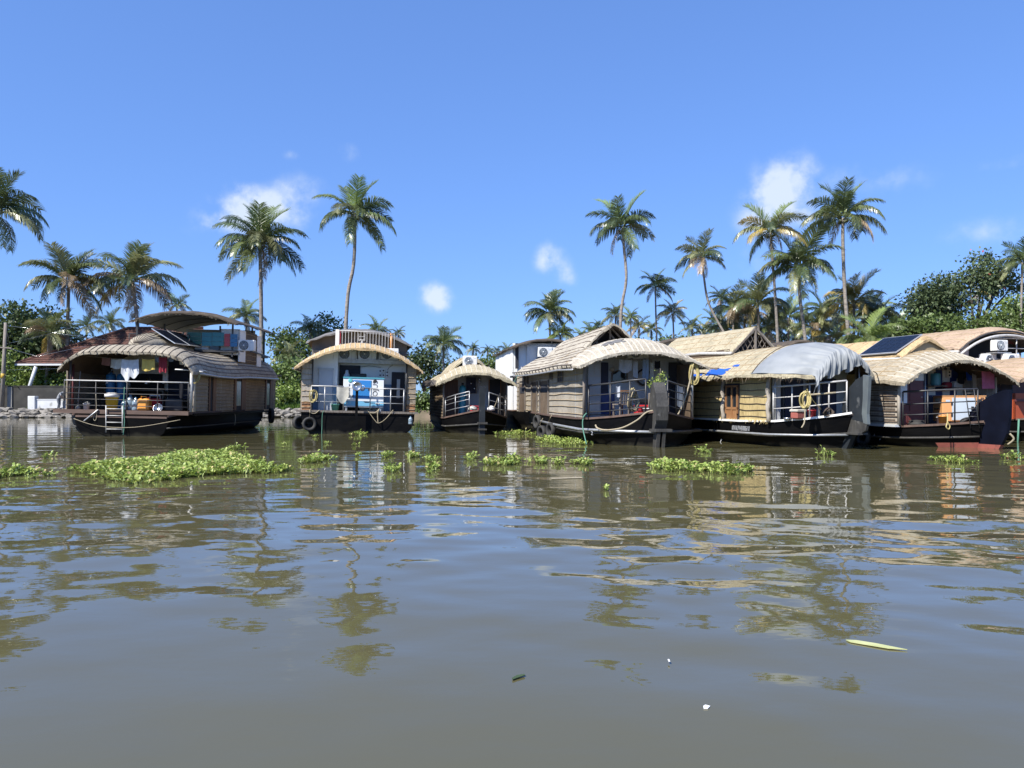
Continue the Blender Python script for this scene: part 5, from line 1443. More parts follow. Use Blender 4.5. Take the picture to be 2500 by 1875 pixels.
# ================================================================== boat 4: grey stern with long mat side
B = B4 = Boat('long houseboat with pale lashed mat side and an upright grey stem plank', 4.085, 24.76, 8.4, 0.3)
DZ = .80; HW = 1.785
hull(B, [(-1.95, .10, 1.06), (-1.5, .55, .98), (-.9, 1.15, .88), (-.2, 1.70, .81), (1.0, 1.86, .79), (5, 1.9, .80), (10, 1.9, .86), (12.4, 1.3, .98)], flare=.78, rake=.10)
B.part(MB().tube([(-.12, -1.95, .44), (-1.1, -1.05, .44), (-1.95, 0, .45), (-2.02, 3, .48), (-2.0, 8, .55)], .045, 8), 'fender_pipe', 'pipe_grey')
B.part(MB().tube([(.12, -1.95, .44), (1.1, -1.05, .42), (2.05, -.1, .42)], .045, 8), 'fender_pipe', 'pipe_dark')
# stem: two planks and a big rounded head board
fin(B, [(-2.02, -.4), (-1.72, -.4), (-1.86, .5), (-2.2, .5)], .10, 'stem_grey', x=-.10); fin(B, [(-2.02, -.4), (-1.72, -.4), (-1.86, .5), (-2.2, .5)], .09, 'stem_grey', x=.07)
fin(B, [(-2.0, .5), (-1.7, .5), (-1.62, .85), (-1.50, 1.2), (-1.66, 1.78), (-1.86, 1.92), (-2.1, 1.6), (-2.22, 1.2), (-2.18, .8)], .36, 'stem_grey', name='stem_head')
B.part(MB().box(-.32, .30, -2.22, -1.95, .46, .54), 'stem_step', 'stem_grey')
# left side: mats between doors
X = -HW
def wz(px): return B.sd(px, 960, X).y
spans = [(1427, 1341), (1318, 1313), (1298, 1284), (1268, 1262)]
for i, (xa, xb) in enumerate(spans):
    wall(B, (X, wz(xa)), (X, wz(xb)), DZ + .02, 2.58, 'mat_tan', nb=8, out=-1, mb_mat='batten_tan', bow=.025, seed=i, bw=.03)
for xa, xb in ((1340.5, 1318.5), (1312.5, 1298.5), (1283.5, 1268.5)):
    o = wall(B, (X, wz(xa)), (X, wz(xb)), DZ + .02, 2.16, 'mat_brown', name='door', out=-1, th=.04)
    ya, yb = sorted((wz(xa), wz(xb)))
    for (c, d) in ((ya, ya + .09), (yb - .09, yb)): B.part(MB().box(X - .05, X - .002, c, d, DZ, 2.18), 'door_frame', 'wood_grey', o)
    B.part(MB().box(X - .012, X - .002, ya + .2, yb - .2, DZ + .9, 2.0), 'door_panel', 'interior_dark', o)
    wall(B, (X, wz(xa)), (X, wz(xb)), 2.16, 2.58, 'mat_tan', nb=2, out=-1, mb_mat='batten_tan')
for (xa, ya, xb, yb) in ((1375, 907, 1364, 931), (1350, 901, 1344, 924), (1291, 917, 1288, 936), (1284, 918, 1281, 936)):
    side_window(B, xa, ya, xb, yb, X, -1, m='wood_grey', glass='interior_dark', fw=.03)
B.part(MB().tube([(X - .03, .02, DZ), (X - .03, .02, 2.6)], .05, 8), 'corner_post', 'wood_grey')
wall(B, (HW, .0), (HW, 11.8), DZ, 2.58, 'mat_brown', nb=6, out=1); wall(B, (-HW, 11.8), (HW, 11.8), DZ, 2.5, 'mat_grey', out=-1)
B.part(MB().tube([(HW - .05, -.12, DZ), (HW - .05, -.12, 2.7)], .04, 8), 'corner_post', 'pipe_grey')
# stern bulkhead
YB = 1.35
R4 = Roof(2.16, -.55, 12.4, 2.56, .92, p=2.2, visor=1.5, drop=.42, sheer=lambda y: .02 * max(0, y - 7) - .04)
bulkhead(B, R4, YB, -HW, HW, DZ, 'grey_paint', gap=.12)
d = rect_f(B, 1434, 885, 1466, 1010, YB - .04, 'light_grey', 'door', .04)
rect_f(B, 1437, 920, 1464, 948, YB - .085, 'gen_grey', 'door_pane', .008, d); rect_f(B, 1437, 889, 1450, 916, YB - .085, 'gen_grey', 'door_pane', .008, d); rect_f(B, 1452, 889, 1464, 916, YB - .085, 'gen_grey', 'door_pane', .008, d)
rect_f(B, 1437, 978, 1464, 1006, YB - .085, 'cream_paint', 'door_kick_panel', .008, d)
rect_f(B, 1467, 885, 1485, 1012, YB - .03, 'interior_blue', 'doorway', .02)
rect_f(B, 1467, 960, 1500, 1012, YB - .05, 'deep_blue', 'blue_panel', .02)
w_ = rect_f(B, 1496, 911, 1528, 930, YB - .03, 'window_glass', 'window', .02)
a = B.f(1494, 931, YB - .05); b = B.f(1530, 911, YB - .05)
for (x0, x1, z0, z1) in ((a.x, b.x, a.z - .03, a.z), (a.x - .03, a.x, a.z - .03, b.z), (b.x, b.x + .03, a.z - .03, b.z)): B.part(MB().box(x0, x1, YB - .09, YB - .05, z0, z1), 'window_frame', 'wood_grey', w_)
B.part(MB().tube([(a.x, YB - .07, b.z), ((a.x * 3 + b.x) / 4, YB - .07, b.z + .06), ((a.x + b.x) / 2, YB - .07, b.z + .09), ((a.x + 3 * b.x) / 4, YB - .07, b.z + .06), (b.x, YB - .07, b.z)], .02, 5), 'window_arch', 'wood_grey', w_)
B.part(MB().prism([(a.x, YB - .06, b.z), ((a.x * 3 + b.x) / 4, YB - .06, b.z + .05), ((a.x + b.x) / 2, YB - .06, b.z + .08), ((a.x + 3 * b.x) / 4, YB - .06, b.z + .05), (b.x, YB - .06, b.z)], (0, .01, 0)), 'window_fanlight', 'window_glass', w_)
d = rect_f(B, 1631, 885, 1671, 1014, YB - .03, 'interior_dark', 'doorway', .02)
rect_f(B, 1671, 884, 1674, 1014, YB - .04, 'white_paint', 'door_frame', .03, d); rect_f(B, 1628, 884, 1631, 1014, YB - .04, 'grey_paint', 'door_frame', .03, d)
rect_f(B, 1604, 876, 1682, 879, YB - .04, 'light_grey', 'conduit', .03)
q = B.f(1493, 902, YB - .03); B.part(MB().lathe([(.001, 0), (.07, 0), (.08, .05), (.05, .09), (.001, .1)], 14, (q.x, YB - .06, q.z), axis='y'), 'wall_lamp', 'cloth_cream')
# roof
R4.build(B, 'thatch_pale', th=.075, seed=21, under='grey_paint')  # light grey underside added as a reflector for the porch below
R4.battens(B, [-.9 + i * .09 for i in range(21)], -.54, 1.5, w=.035, m='batten_white', jit=.012)
R4.battens(B, [-.97, -.9, -.82, -.72, -.6, -.46], 1.2, 12.2, w=.02, m='batten_brown', n=14)
R4.ribs(B, [1.7, 4.2, 7.0], m='batten_tan')
R4.fringe(B, 'thatch_pale', 160, .05)
q = R4.pt(-.36, .15, .022)
B.part(MB().slab([[R4.pt(-.52 + .3 * i / 5 + .04 * math.sin(j * 2), .15 + .34 * j / 4 + .06 * math.sin(i * 2.3), .02) for i in range(6)] for j in range(5)], [[R4.pt(-.52 + .3 * i / 5 + .04 * math.sin(j * 2), .15 + .34 * j / 4 + .06 * math.sin(i * 2.3), -.01) for i in range(6)] for j in range(5)]), 'roof_patch', 'tarp_dim', R4.obj)
# eave ladder-gutter along the left side
er = [Vector((-2.32, y, R4.pt(-1, y).z + .04)) for y in (-.3, 2, 5, 8, 11, 12.2)]
g = B.part(MB().tube(er, .03, 5), 'eave_rail', 'wood_grey'); sub(MB().tube([p + Vector((.06, 0, -.16)) for p in er], .035, 6), 'eave_rail_lower', 'pipe_grey', g)
for k in range(18):
    y = -.2 + k * .7; z = R4.pt(-1, y).z
    sub(MB().beam((-2.32, y, z + .04), (-2.26, y, z - .12), .03), 'eave_stay', 'wood_grey', g)
for k in range(5):
    y = -.4 + k * .35; z = R4.pt(1, y).z
    B.part(MB().beam((2.1, y, z + .02), (2.42, y - .1, z - .06), .035), 'eave_stay', 'wood_grey')
B.part(MB().tube([(2.42, -.6, R4.pt(1, -.4).z - .02), (2.42, 1.4, R4.pt(1, 1).z - .05)], .025, 5), 'eave_rail', 'wood_grey')
# open gable hood
HG = Roof(1.18, 3.0, 10.5, 3.18, .98, p=1.35, visor=.7, drop=-.10)
HG.build(B, 'thatch_pale', th=.09, under='thatch_dark', name='hood_roof', seed=22)
HG.battens(B, [-.9, -.72, -.54, -.36, -.18, 0], 3.05, 10, w=.02, m='batten_brown')
HG.fringe(B, 'thatch_dark', 80, .1)
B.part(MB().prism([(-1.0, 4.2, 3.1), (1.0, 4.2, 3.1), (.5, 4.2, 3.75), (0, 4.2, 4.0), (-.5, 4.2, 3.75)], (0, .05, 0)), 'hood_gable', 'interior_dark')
for (p0, p1) in (((-.95, 3.5, 3.12), (-.05, 3.5, 4.02)), ((.95, 3.5, 3.12), (.05, 3.5, 4.02)), ((0, 3.5, 3.1), (0, 3.5, 4.0)), ((-.5, 3.5, 3.1), (-.5, 3.5, 3.6)), ((-.05, 3.52, 3.9), (.55, 3.52, 3.1))):
    B.part(MB().beam(p0, p1, .06), 'gable_strut', 'wood_grey')
B.part(MB().tube([HG.pt(-1, y, -.05) for y in (3.0, 6, 10)], .06, 7), 'hood_gutter', 'pipe_white')
# railing round the bow
pts = [(-1.70, -.12, .82), (-1.18, -.78, .88), (-.72, -1.32, .94), (-.34, -1.68, 1.02)]
railing(B, pts, 1.0, (.17, .42, .68), 'pipe_dark', r=.026, hs=[1.02, 1.02, 1.04, 1.0])
pts = [(.34, -1.68, 1.02), (.75, -1.3, .94), (1.2, -.78, .88), (1.70, -.12, .82)]
railing(B, pts, 1.0, (.22, .5, .74), 'pipe_dark', r=.024, hs=[.95, .95, .96, .98])
q = B.f(1557, 876, .95); ac_unit(B, (q.x - .02, .95, q.z), 'air conditioner under the lip of the white-striped roof', w=.72, h=.42)
# laundry
y = .55
rope(B, [B.f(1500, 874, y), B.f(1560, 879, y), B.f(1620, 873, y)], .006, 'rope_tan', 'washing line above the grey stern deck')
for i, (xa, xb, py, dr, m, lb, fo) in enumerate(((1511, 1543, 877, 29, 'cloth_pattern', 'patterned white shorts on the line near the arched window', 2), (1545, 1557, 881, 40, 'cloth_pattern', 'thin lace cloth hanging beside the patterned shorts', 1),
        (1569, 1584, 876, 52, 'cloth_blue', 'pale blue striped towel hanging under the air conditioner', 2), (1587, 1597, 883, 48, 'cloth_cream', 'long cream lace cloth next to the potted plant', 2), (1599, 1612, 880, 18, 'cloth_black', 'black cloth near the dark right doorway', 1))):
    cloth(B, B.f(xa, py, y + .06 * (i % 2)), B.f(xb, py, y + .06 * (i % 2)), dr * 25.2 / FPX, m, lb, folds=fo, seed=i + 20, amp=.02, shape=(lambda u: .85 + .25 * math.sin(u * 3.14)) if i == 0 else None)
q = B.f(1573, 921, YB - .15); B.put(MB().tube([(.26 * math.cos(a * .314), 0, .26 * math.sin(a * .314)) for a in range(20)], .035, 7, closed=True), 'black_hose', 'rubber', 'black hose ring hung on the grey bulkhead behind the towel', 'hose', (q.x, YB - .12, q.z))
q = B.f(1577, 900, YB - .1); B.part(MB().tube([(q.x, YB - .08, q.z - .6), (q.x, YB - .08, q.z + .25)], .02, 6), 'pipe_post', 'pipe_grey')
# potted plant on a crate
q = B.f(1608, 958, -.7)
t = B.thing('potted_plant', 'leafy yellow-green potted plant by the stern rail', 'plant', (q.x, -.7, q.z))
sub(MB().lathe([(.11, 0), (.15, .2), (.13, .2), (.10, .04), (.001, .04)], 14), 'pot', 'light_grey', t)
v, f_ = leaf_cloud([(0, 0, .45, .16, .16, .22), (.08, 0, .72, .14, .12, .14), (-.1, 0, .3, .14, .12, .14)], 330, .07, 5)
me = bpy.data.meshes.new('foliage'); me.from_pydata(v.tolist(), [], f_.tolist()); me.materials.append(M_['hyacinth']); obj('foliage', me, t).scale = (.72, .72, .8)
sub(MB().tube([(0, 0, .1), (.03, 0, .45), (.06, 0, .75)], .012, 5), 'stem', 'trunk_tree', t)
B.put(MB().rbox(-.28, .28, -.2, .2, 0, q.z - DZ - .02, .02), 'plant_stand', 'wood_grey', 'grey crate under the potted plant', 'crate', (q.x, -.7, DZ))
q = B.f(1632, 940, -1.2)
# wooden chair
q = B.f(1514, 1015, .0)
t = B.thing('wooden_chair', 'old wooden slat-back chair on the stern deck', 'chair', (q.x, -.1, DZ + .02), math.radians(200))
for sx in (-.17, .17):
    sub(MB().beam((sx, .17, 0), (sx, .2, .86), .04), 'leg', 'wood_grey', t); sub(MB().beam((sx, -.17, 0), (sx, -.17, .42), .04), 'leg', 'wood_grey', t)
sub(MB().box(-.2, .2, -.2, .2, .41, .45), 'seat', 'wood_grey', t)
for k in range(4): sub(MB().beam((-.12 + .08 * k, .18, .46), (-.12 + .08 * k, .2, .82), .025), 'back_slat', 'wood_grey', t)
sub(MB().box(-.19, .19, .17, .22, .80, .88), 'top_rail', 'wood_orange', t)
cloth(B, B.f(1504, 942, -.35), B.f(1514, 942, -.35), .32, 'cloth_pattern', 'black and white cloth over the rail by the wooden chair', folds=1, seed=40)
rope_coil(B, tuple(B.f(1546, 975, -1.0)), .22, 'rope_tan', 'thick bundle of ropes hung on the stern rail', turns=11, tall=1.6, rz=.6, r=.02, seed=3)
rope_coil(B, tuple(B.f(1545, 958, -.9)), .12, 'rope_yellow', 'small orange-tan rope bundle above the thick one', turns=5, tall=1.2, rz=.6, r=.018, seed=6)
q = B.f(1570, 1000, -.3)
t = B.thing('tool_case', 'red ribbed tool case on the stern deck', 'case', (q.x, -.3, DZ + .05)); sub(MB().rbox(-.26, .26, -.17, .17, .05, .40, .03), 'body', 'red_plastic', t)
for k in range(3): sub(MB().box(-.25, .25, -.185, -.17, .10 + .1 * k, .14 + .1 * k), 'rib', 'cloth_red', t)
B.put(MB().rbox(-.3, .28, -.2, .2, 0, .16, .04), 'folded_clothes', 'cloth_black', 'dark folded clothes on top of the red tool case', 'clothes', (q.x + .02, -.3, DZ + .47))
q = B.f(1586, 1006, -.95); bucket(B, (q.x, -.9, .92), .20, .22, 'white_plastic', 'white tub near the stem of the grey-stern boat', handle=False)
q = B.f(1600, 985, -.5); B.put(MB().rbox(-.2, .2, -.2, .2, 0, .5, .04), 'fuel_drum', 'gen_grey', 'pale grey plastic container behind the stem head', 'container', (q.x, -.5, DZ))
a, b = B.f(1655, 941, -.75), B.f(1673, 943, -.55); cloth(B, a, b, .62, 'cloth_grey', 'grey towel over the right bow rail of the grey-stern boat', folds=1, amp=.02)
rope_coil(B, tuple(B.f(1696, 910, -.45)), .14, 'rope_yellow', 'large yellow-green rope coil hung at the roof corner', turns=12, tall=2.6, r=.016, seed=9)
rope(B, [B.f(1692, 890, -.5), B.f(1682, 940, -.6), B.f(1668, 985, -.9), B.f(1655, 1012, -1.1), B.f(1645, 1018, -1.3)], .026, 'rope_tan', 'thick pale rope running from the roof corner down to the bow')
rope(B, [B.f(1610, 1001, -1.9), B.f(1580, 1006, -1.8), B.f(1555, 1026, -1.75), B.f(1520, 1044, -1.6), B.f(1482, 1050, -1.3), B.f(1460, 1046, -.95), B.f(1454, 1038, -.7)], .028, 'rope_tan', 'heavy mooring rope swagged along the bow of the long boat')
rope(B, [B.f(1432, 1009, -.3), B.f(1424, 1020, -.45), B.f(1423, 1045, -.5), B.f(1432, 1085, -.8)], .02, 'rope_green', 'pale green hose hanging from the bow corner into the weeds', name='hose', cat='hose')
o = obj('lettering', text_mesh('2', .16, M_['hull_lettering']), B.root, TR(*(B.f(1445, 1058, -.62)), rx=math.pi / 2, rz=math.radians(-46)))
for i, (px, py, rz) in enumerate(((1313, 1030, -75), (1324, 1056, -70), (1346, 1050, -75))):
    q = B.sd(px, py, -2.08); tyre(B, (-2.10, q.y, q.z), math.radians(rz), ['half hidden tyre fender uppermost on the side of the long boat', 'tyre fender touching the water weeds on the long boat', 'tyre fender hung closest to the bow of the long boat'][i], R=.28)

# ================================================================== boat 5: tarpaulin boat
B = B5 = Boat('houseboat with yellow mat side, lattice gable and grey tarpaulin over its bow', 9.19, 23.45, 17.0, 0.2)
DZ = .77; HW = 1.55
hull(B, [(-1.72, .07, 1.04), (-1.4, .42, .96), (-.9, .95, .86), (-.1, 1.48, .77), (1.5, 1.60, .74), (5, 1.6, .76), (8.6, 1.5, .84)], flare=.80, rake=.42, gun='white_paint')
B.part(MB().tube([(-.12, -1.62, .40), (-.92, -.95, .37), (-1.62, 0, .36), (-1.68, 3, .36), (-1.66, 8, .42)], .035, 7), 'fender_pipe', 'pipe_grey')
# crescent stem plate with a pale edge
prof = [(-1.36, .90), (-1.26, 1.12), (-1.32, 1.4), (-1.56, 1.75), (-1.85, 1.98), (-2.16, 2.08), (-2.30, 2.04), (-2.26, 1.5), (-2.22, 1.0), (-2.25, .75)]
fin(B, prof, .09, 'stem_blue_grey')
fin(B, [(-2.32, 2.05), (-2.10, 2.09), (-2.10, 1.5), (-2.06, 1.0), (-2.12, .75), (-2.28, .72), (-2.25, 1.0), (-2.29, 1.5)], .096, 'gen_edge', name='stem_edge')
fin(B, [(-2.26, .76), (-1.36, .92), (-1.4, .45), (-2.0, .45), (-2.2, .55)], .08, 'stem_grey'); fin(B, [(-1.75, .44), (-1.2, .44), (-.95, -.4), (-1.25, -.4)], .14, 'stem_blue_grey', name='stem_foot')
B.part(MB().box(-.18, .18, -2.05, -1.5, .42, .47), 'stem_step', 'stem_grey')
X = -HW
def wz5(px): return B.sd(px, 970, X).y
wall(B, (X, wz5(1879)), (X, wz5(1806)), DZ + .0, 2.2, 'mat_yellow', nb=7, out=-1, mb_mat='batten_brown', bow=.02, bw=.024)
wall(B, (X, wz5(1767)), (X, 8.3), DZ + .0, 2.2, 'mat_yellow', nb=7, out=-1, mb_mat='batten_brown', bow=.035, bw=.024, seed=4)
o = wall(B, (X, wz5(1805.5)), (X, wz5(1767.5)), DZ, 2.2, 'interior_dark', name='window_bay', out=-1)
ya, yb = sorted((wz5(1803), wz5(1773)))
for (c, d, e, f_) in ((ya, ya + .06, .95, 1.85), (yb - .06, yb, .95, 1.85), ((ya + yb) / 2 - .05, (ya + yb) / 2 + .01, .8, 1.85), (ya, yb, 1.08, 1.16), (ya, yb, 1.80, 1.86)):
    B.part(MB().box(X - .05, X - .004, c, d, e, f_), 'window_frame', 'wood_orange', o)
B.part(MB().box(X - .03, X - .004, ya + .06, yb - .06, DZ, 1.08), 'lower_panel', 'wood_orange', o)
B.part(MB().box(X - .014, X - .004, ya + .06, yb - .06, 1.16, 1.8), 'window_pane', 'window_glass', o)
wall(B, (X - .003, wz5(1806)), (X - .003, wz5(1767)), 1.92, 2.2, 'mat_yellow', nb=2, out=-1)
for px in (1768, 1879):
    y = wz5(px); mb = MB().tube([(X - .05 + .03 * math.sin(k * 2), y, DZ - .05 + k * .18) for k in range(9)], [.055 + .02 * (k % 2) for k in range(9)], 7); B.part(mb, 'corner_bundle', 'mat_pale')
r5 = random.Random(4); mb = MB()
for k in range(130):
    y = r5.uniform(-.05, 6); z = DZ + .02
    p = Vector((X - .04, y, z)); mb.add([p + Vector((0, -.02, 0)), p + Vector((0, .02, 0)), p + Vector((-.06, r5.uniform(-.04, .04), -r5.uniform(.05, .16)))], [(0, 1, 2)])
o = B.part(mb, 'straw_skirt', 'mat_yellow'); o['kind'] = 'stuff'
wall(B, (HW, 0), (HW, 8.3), DZ, 2.2, 'mat_yellow', nb=5, out=1); wall(B, (-HW, 8.3), (HW, 8.3), DZ, 2.2, 'mat_yellow', out=-1)
R5 = Roof(1.98, -1.25, 8.9, 2.16, .95, p=2.1, visor=1.3, drop=.16, plan=lambda y: 1.0 if y > .1 else max(.2, 1 - ((.1 - y) / 1.9) ** 2))
bulkhead(B, R5, .35, -HW + .05, HW, DZ, 'grey_paint', gap=.12)
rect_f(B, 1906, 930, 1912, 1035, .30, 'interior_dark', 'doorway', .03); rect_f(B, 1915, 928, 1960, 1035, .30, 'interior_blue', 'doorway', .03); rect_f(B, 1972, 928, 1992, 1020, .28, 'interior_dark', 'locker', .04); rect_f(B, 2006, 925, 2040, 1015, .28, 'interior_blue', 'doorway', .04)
rect_f(B, 1884, 905, 1904, 1032, .26, 'light_grey', 'pale_panel', .04)
for x in (-1.45, 1.45): B.part(MB().tube([(x, -.1, DZ), (x, -.1, R5.under(x, -.1) - .1)], .03, 6), 'porch_post', 'pipe_grey')
for x in (-.7, .7): B.part(MB().tube([(x, -1.1, .9), (x, -1.1, R5.under(x, -1.1) - .1)], .025, 6), 'porch_post', 'pipe_grey')
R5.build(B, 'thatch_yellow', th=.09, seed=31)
R5.ribs(B, [.35, .8, 1.25, 1.7, 2.2, 2.75, 3.3, 4.0, 4.8], m='batten_tan', w=.022, t0=-1, t1=.2)
R5.battens(B, [-.93, -.82, -.70, -.57, -.43], .1, 8.5, w=.018, m='batten_tan', n=14)
R5.fringe(B, 'mat_brown', 260, .16, sides=(False, True, True))
def patch(t0, t1, y0, y1, m, nm, seed):
    r = random.Random(seed); T, Bm = [], []
    for j in range(5):
        T.append([]); Bm.append([])
        for i in range(7):
            t = t0 + (t1 - t0) * (i / 6 + (r.uniform(-.06, .06) if 0 < i < 6 else r.uniform(-.1, .1))); y = y0 + (y1 - y0) * (j / 4 + r.uniform(-.08, .08))
            T[-1].append(R5.pt(t, y, .024)); Bm[-1].append(R5.pt(t, y, -.01))
    B.part(MB().slab(T, Bm), nm, m, R5.obj)
patch(-.98, -.88, 1.9, 3.0, 'tarp_blue', 'blue_patch', 1); patch(-.985, -.955, 3.3, 4.2, 'tarp_blue', 'blue_patch', 2); patch(-.84, -.815, 1.5, 1.8, 'tarp_blue', 'blue_patch', 3)
# grey tarpaulin over the bow end of the roof
rows = []
NU, NV = 96, 34
Y0 = R5.y0
for j in range(NV + 1):
    v = j / NV; row = []
    for i in range(NU + 1):
        u = -1.0 + 1.74 * i / NU
        # creases: sharp-crested pleats that wander and fade out up the roof
        q = u * 9.5 + .5 * math.sin(u * 5 + 1) + .35 * v
        pleat = (1 - abs(math.sin(q * 1.57)) ** .7) * (.55 + .45 * math.sin(u * 7.7 + 2) * math.sin(u * 3.1 + v * 2))
        q2 = u * 21 + 1.1 * math.sin(u * 3) - .8 * v
        small = 1 - abs(math.sin(q2 * 1.57)) ** .8
        if v < .6:
            k = v / .6; y = .35 + (Y0 - .35) * k
            amp = .06 * max(0, k - .25) ** 1.2
            p = R5.pt(u, y, .03 + amp * (pleat + .4 * small) + .012 * math.sin(u * 7 + k * 9) * k)
        else:
            w = (v - .6) / .4
            p = R5.pt(u, Y0, .045 + .03 * (pleat + .4 * small))
            drop = .60 + .11 * math.sin(u * 4.2 + 2.4) + .06 * math.sin(u * 11) + .03 * math.sin(u * 23)
            out = R5.plan(Y0)
            drop *= 1 - .45 * max(0, u)
            p.z -= drop * w
            p.y += -.05 - .13 * math.sin(min(1, w * 1.5) * 1.57) + .15 * (pleat + .4 * small) * w ** .8 * -1 + .06 * w * w
            p.x += .16 * u * w
        nz_ = mnoise.noise(Vector((u * 6, v * 5, 1.7))) + .5 * mnoise.noise(Vector((u * 14, v * 9, 4.1)))
        amp2 = .055 * min(1, max(0, v - .05) * 2.2)
        p += Vector((0, -.7, .7)) * amp2 * nz_
        row.append(p)
    rows.append(row)
c = Vector((0, -1.0, 3.0))
B.put(MB().slab([[p - c for p in r_] for r_ in rows], [[p - c - Vector((0, 0, .012)) + Vector((0, .012, 0)) for p in r_] for r_ in rows]), 'tarpaulin', 'tarp_grey', 'creased grey tarpaulin draped over the bow end of the thatch', 'tarpaulin', tuple(c))
rope(B, [R5.pt(-1.0, .3, .05), R5.pt(-.8, .38, .06), R5.pt(-.55, .42, .06), R5.pt(-.3, .45, .06)], .014, 'twine_dark', 'dark cord holding the grey tarpaulin to the thatch')
rope(B, [(1.2, -1.1, 2.25), (1.6, -.8, 2.2), (2.1, -.3, 2.1)], .016, 'rope_tan', 'pale cord stretched from the tarpaulin corner to the next roof')
# lattice gable hood
YG = 3.0
HG = Roof(.95, YG, 8.4, 3.10, .80, p=1.15, visor=.01, drop=0); HG.build(B, 'thatch_yellow', th=.07, name='hood_roof', seed=33, under='thatch_dark')
HG.ribs(B, [3.6, 4.3, 5.1, 6], m='batten_tan', w=.02); HG.battens(B, [-.75, -.5, -.25], 3.1, 8.2, w=.016, m='batten_tan')
B.part(MB().tube([HG.pt(-1, y, -.03) for y in (YG, 5, 8.3)], .055, 7), 'hood_gutter', 'pipe_white')
wall(B, (-.95, YG + .1), (-.95, 8), 2.72, 3.12, 'mat_brown', out=-1, nb=2, name='hood_side'); wall(B, (.95, YG + .1), (.95, 8), 2.72, 3.12, 'mat_brown', out=1, name='hood_side')
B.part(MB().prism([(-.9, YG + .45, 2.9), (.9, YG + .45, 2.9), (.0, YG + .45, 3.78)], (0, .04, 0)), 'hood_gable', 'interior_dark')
def gz(x): return 3.82 - .92 * abs(x) / .95
for k in range(-9, 10):
    for sg in (-1, 1):
        # slats run at 60 degrees across the gable triangle
        pts = []
        for s_ in range(61):
            t = -1.6 + 3.2 * s_ / 60; x = k * .19 + t * .5 * sg; z = 2.95 + (t + .4) * .86
            if abs(x) < .93 and 2.95 < z < gz(x): pts.append((x, z))
        if len(pts) > 4: B.part(MB().beam((pts[0][0], YG + .04 + .015 * sg, pts[0][1]), (pts[-1][0], YG + .04 + .015 * sg, pts[-1][1]), .03, .014), 'lattice_slat', 'wood_grey')
for p0, p1 in (((-.95, YG, 2.92), (0, YG, 3.86)), ((.95, YG, 2.92), (0, YG, 3.86)), ((0, YG, 2.92), (0, YG, 3.86)), ((-.95, YG, 2.93), (.95, YG, 2.93))): B.part(MB().beam(p0, p1, .06), 'gable_frame', 'wood_grey')
# light pipe railing along the open bow
pts = [(-1.50, -.08, .80), (-1.20, -.55, .85), (-.90, -.95, .90), (-.52, -1.30, .97), (-.16, -1.60, 1.04)]
railing(B, pts, .95, (.33, .66), 'pipe_white', r=.024, hs=[.98, .96, .95, .93, .90])
pts = [(.16, -1.60, 1.04), (.9, -.95, .90), (1.50, -.08, .80)]
railing(B, pts, .95, (.33, .66), 'pipe_grey', r=.022, hs=[.90, .93, .95])
B.part(MB().tube([(-.92, -.98, 1.54), (-.40, -1.44, 1.60)], .03, 6), 'bamboo_pole', 'rope_tan')
rope_coil(B, tuple(B.f(1966, 975, -1.38)), .12, 'rope_yellow', 'neat yellow rope coil on the pale bow rail', turns=10, tall=2.0, rz=-.7, r=.015, seed=5)
rope(B, [B.f(1962, 955, -1.3), B.f(1965, 1000, -1.4), B.f(1964, 1030, -1.45), B.f(1957, 1044, -1.5)], .02, 'rope_tan', 'pale rope end dangling below the neat yellow coil')
rope(B, [B.f(1970, 950, -1.3), B.f(1985, 978, -1.2), B.f(2005, 1000, -1.1)], .012, 'rope_yellow', 'thin rope stretched inside the pale bow rail')
q = B.f(1948, 1024, -.75)
t = B.thing('cool_box', 'red and white cool box on the tarpaulin boat deck', 'cool box', (q.x, -.75, .84), .2); sub(MB().rbox(-.18, .18, -.13, .13, 0, .2, .03), 'body', 'hull_red', t); sub(MB().rbox(-.20, .20, -.15, .15, .2, .28, .02), 'lid', 'cloth_cream', t)
q = B.f(1982, 1018, -.9); bucket(B, (q.x, -.9, .88), .12, .22, 'red_plastic', 'red bucket at the foot of the bow bulkhead')
q = B.f(1922, 1030, -.5); B.put(MB().lathe([(.001, 0), (.09, 0), (.12, .07), (.10, .075), (.08, .02), (.001, .02)], 14), 'steel_bowl', 'steel', 'steel bowl on the tarpaulin boat deck beside the cool box', 'bowl', (q.x, -.5, .8))
v, f_ = leaf_cloud([(0, 0, .1, .3, .25, .16)], 220, .07, 9)
q = B.f(2018, 1010, -1.2)
rope_coil(B, (q.x, -1.3, 1.05), .16, 'twine_dark', 'heap of dark rope inside the crescent stem', turns=8, tall=.7, r=.025, seed=13)
o = obj('lettering', text_mesh('KIV/ALP/HB/0006/10', .17, M_['hull_lettering']), B.root, TR(-1.655, B.sd(1809, 1050, -1.64).y, B.sd(1809, 1046, -1.64).z, rz=math.radians(-90), rx=math.pi / 2 - .08))
o.scale = (.66, 1.25, 1)
q = B.sd(1763, 1077, -1.44); obj('lettering', text_mesh('7', .22, M_['cloth_white']), B.root, TR(-1.50, q.y, q.z, rz=math.radians(-90), rx=math.pi / 2 - .4))

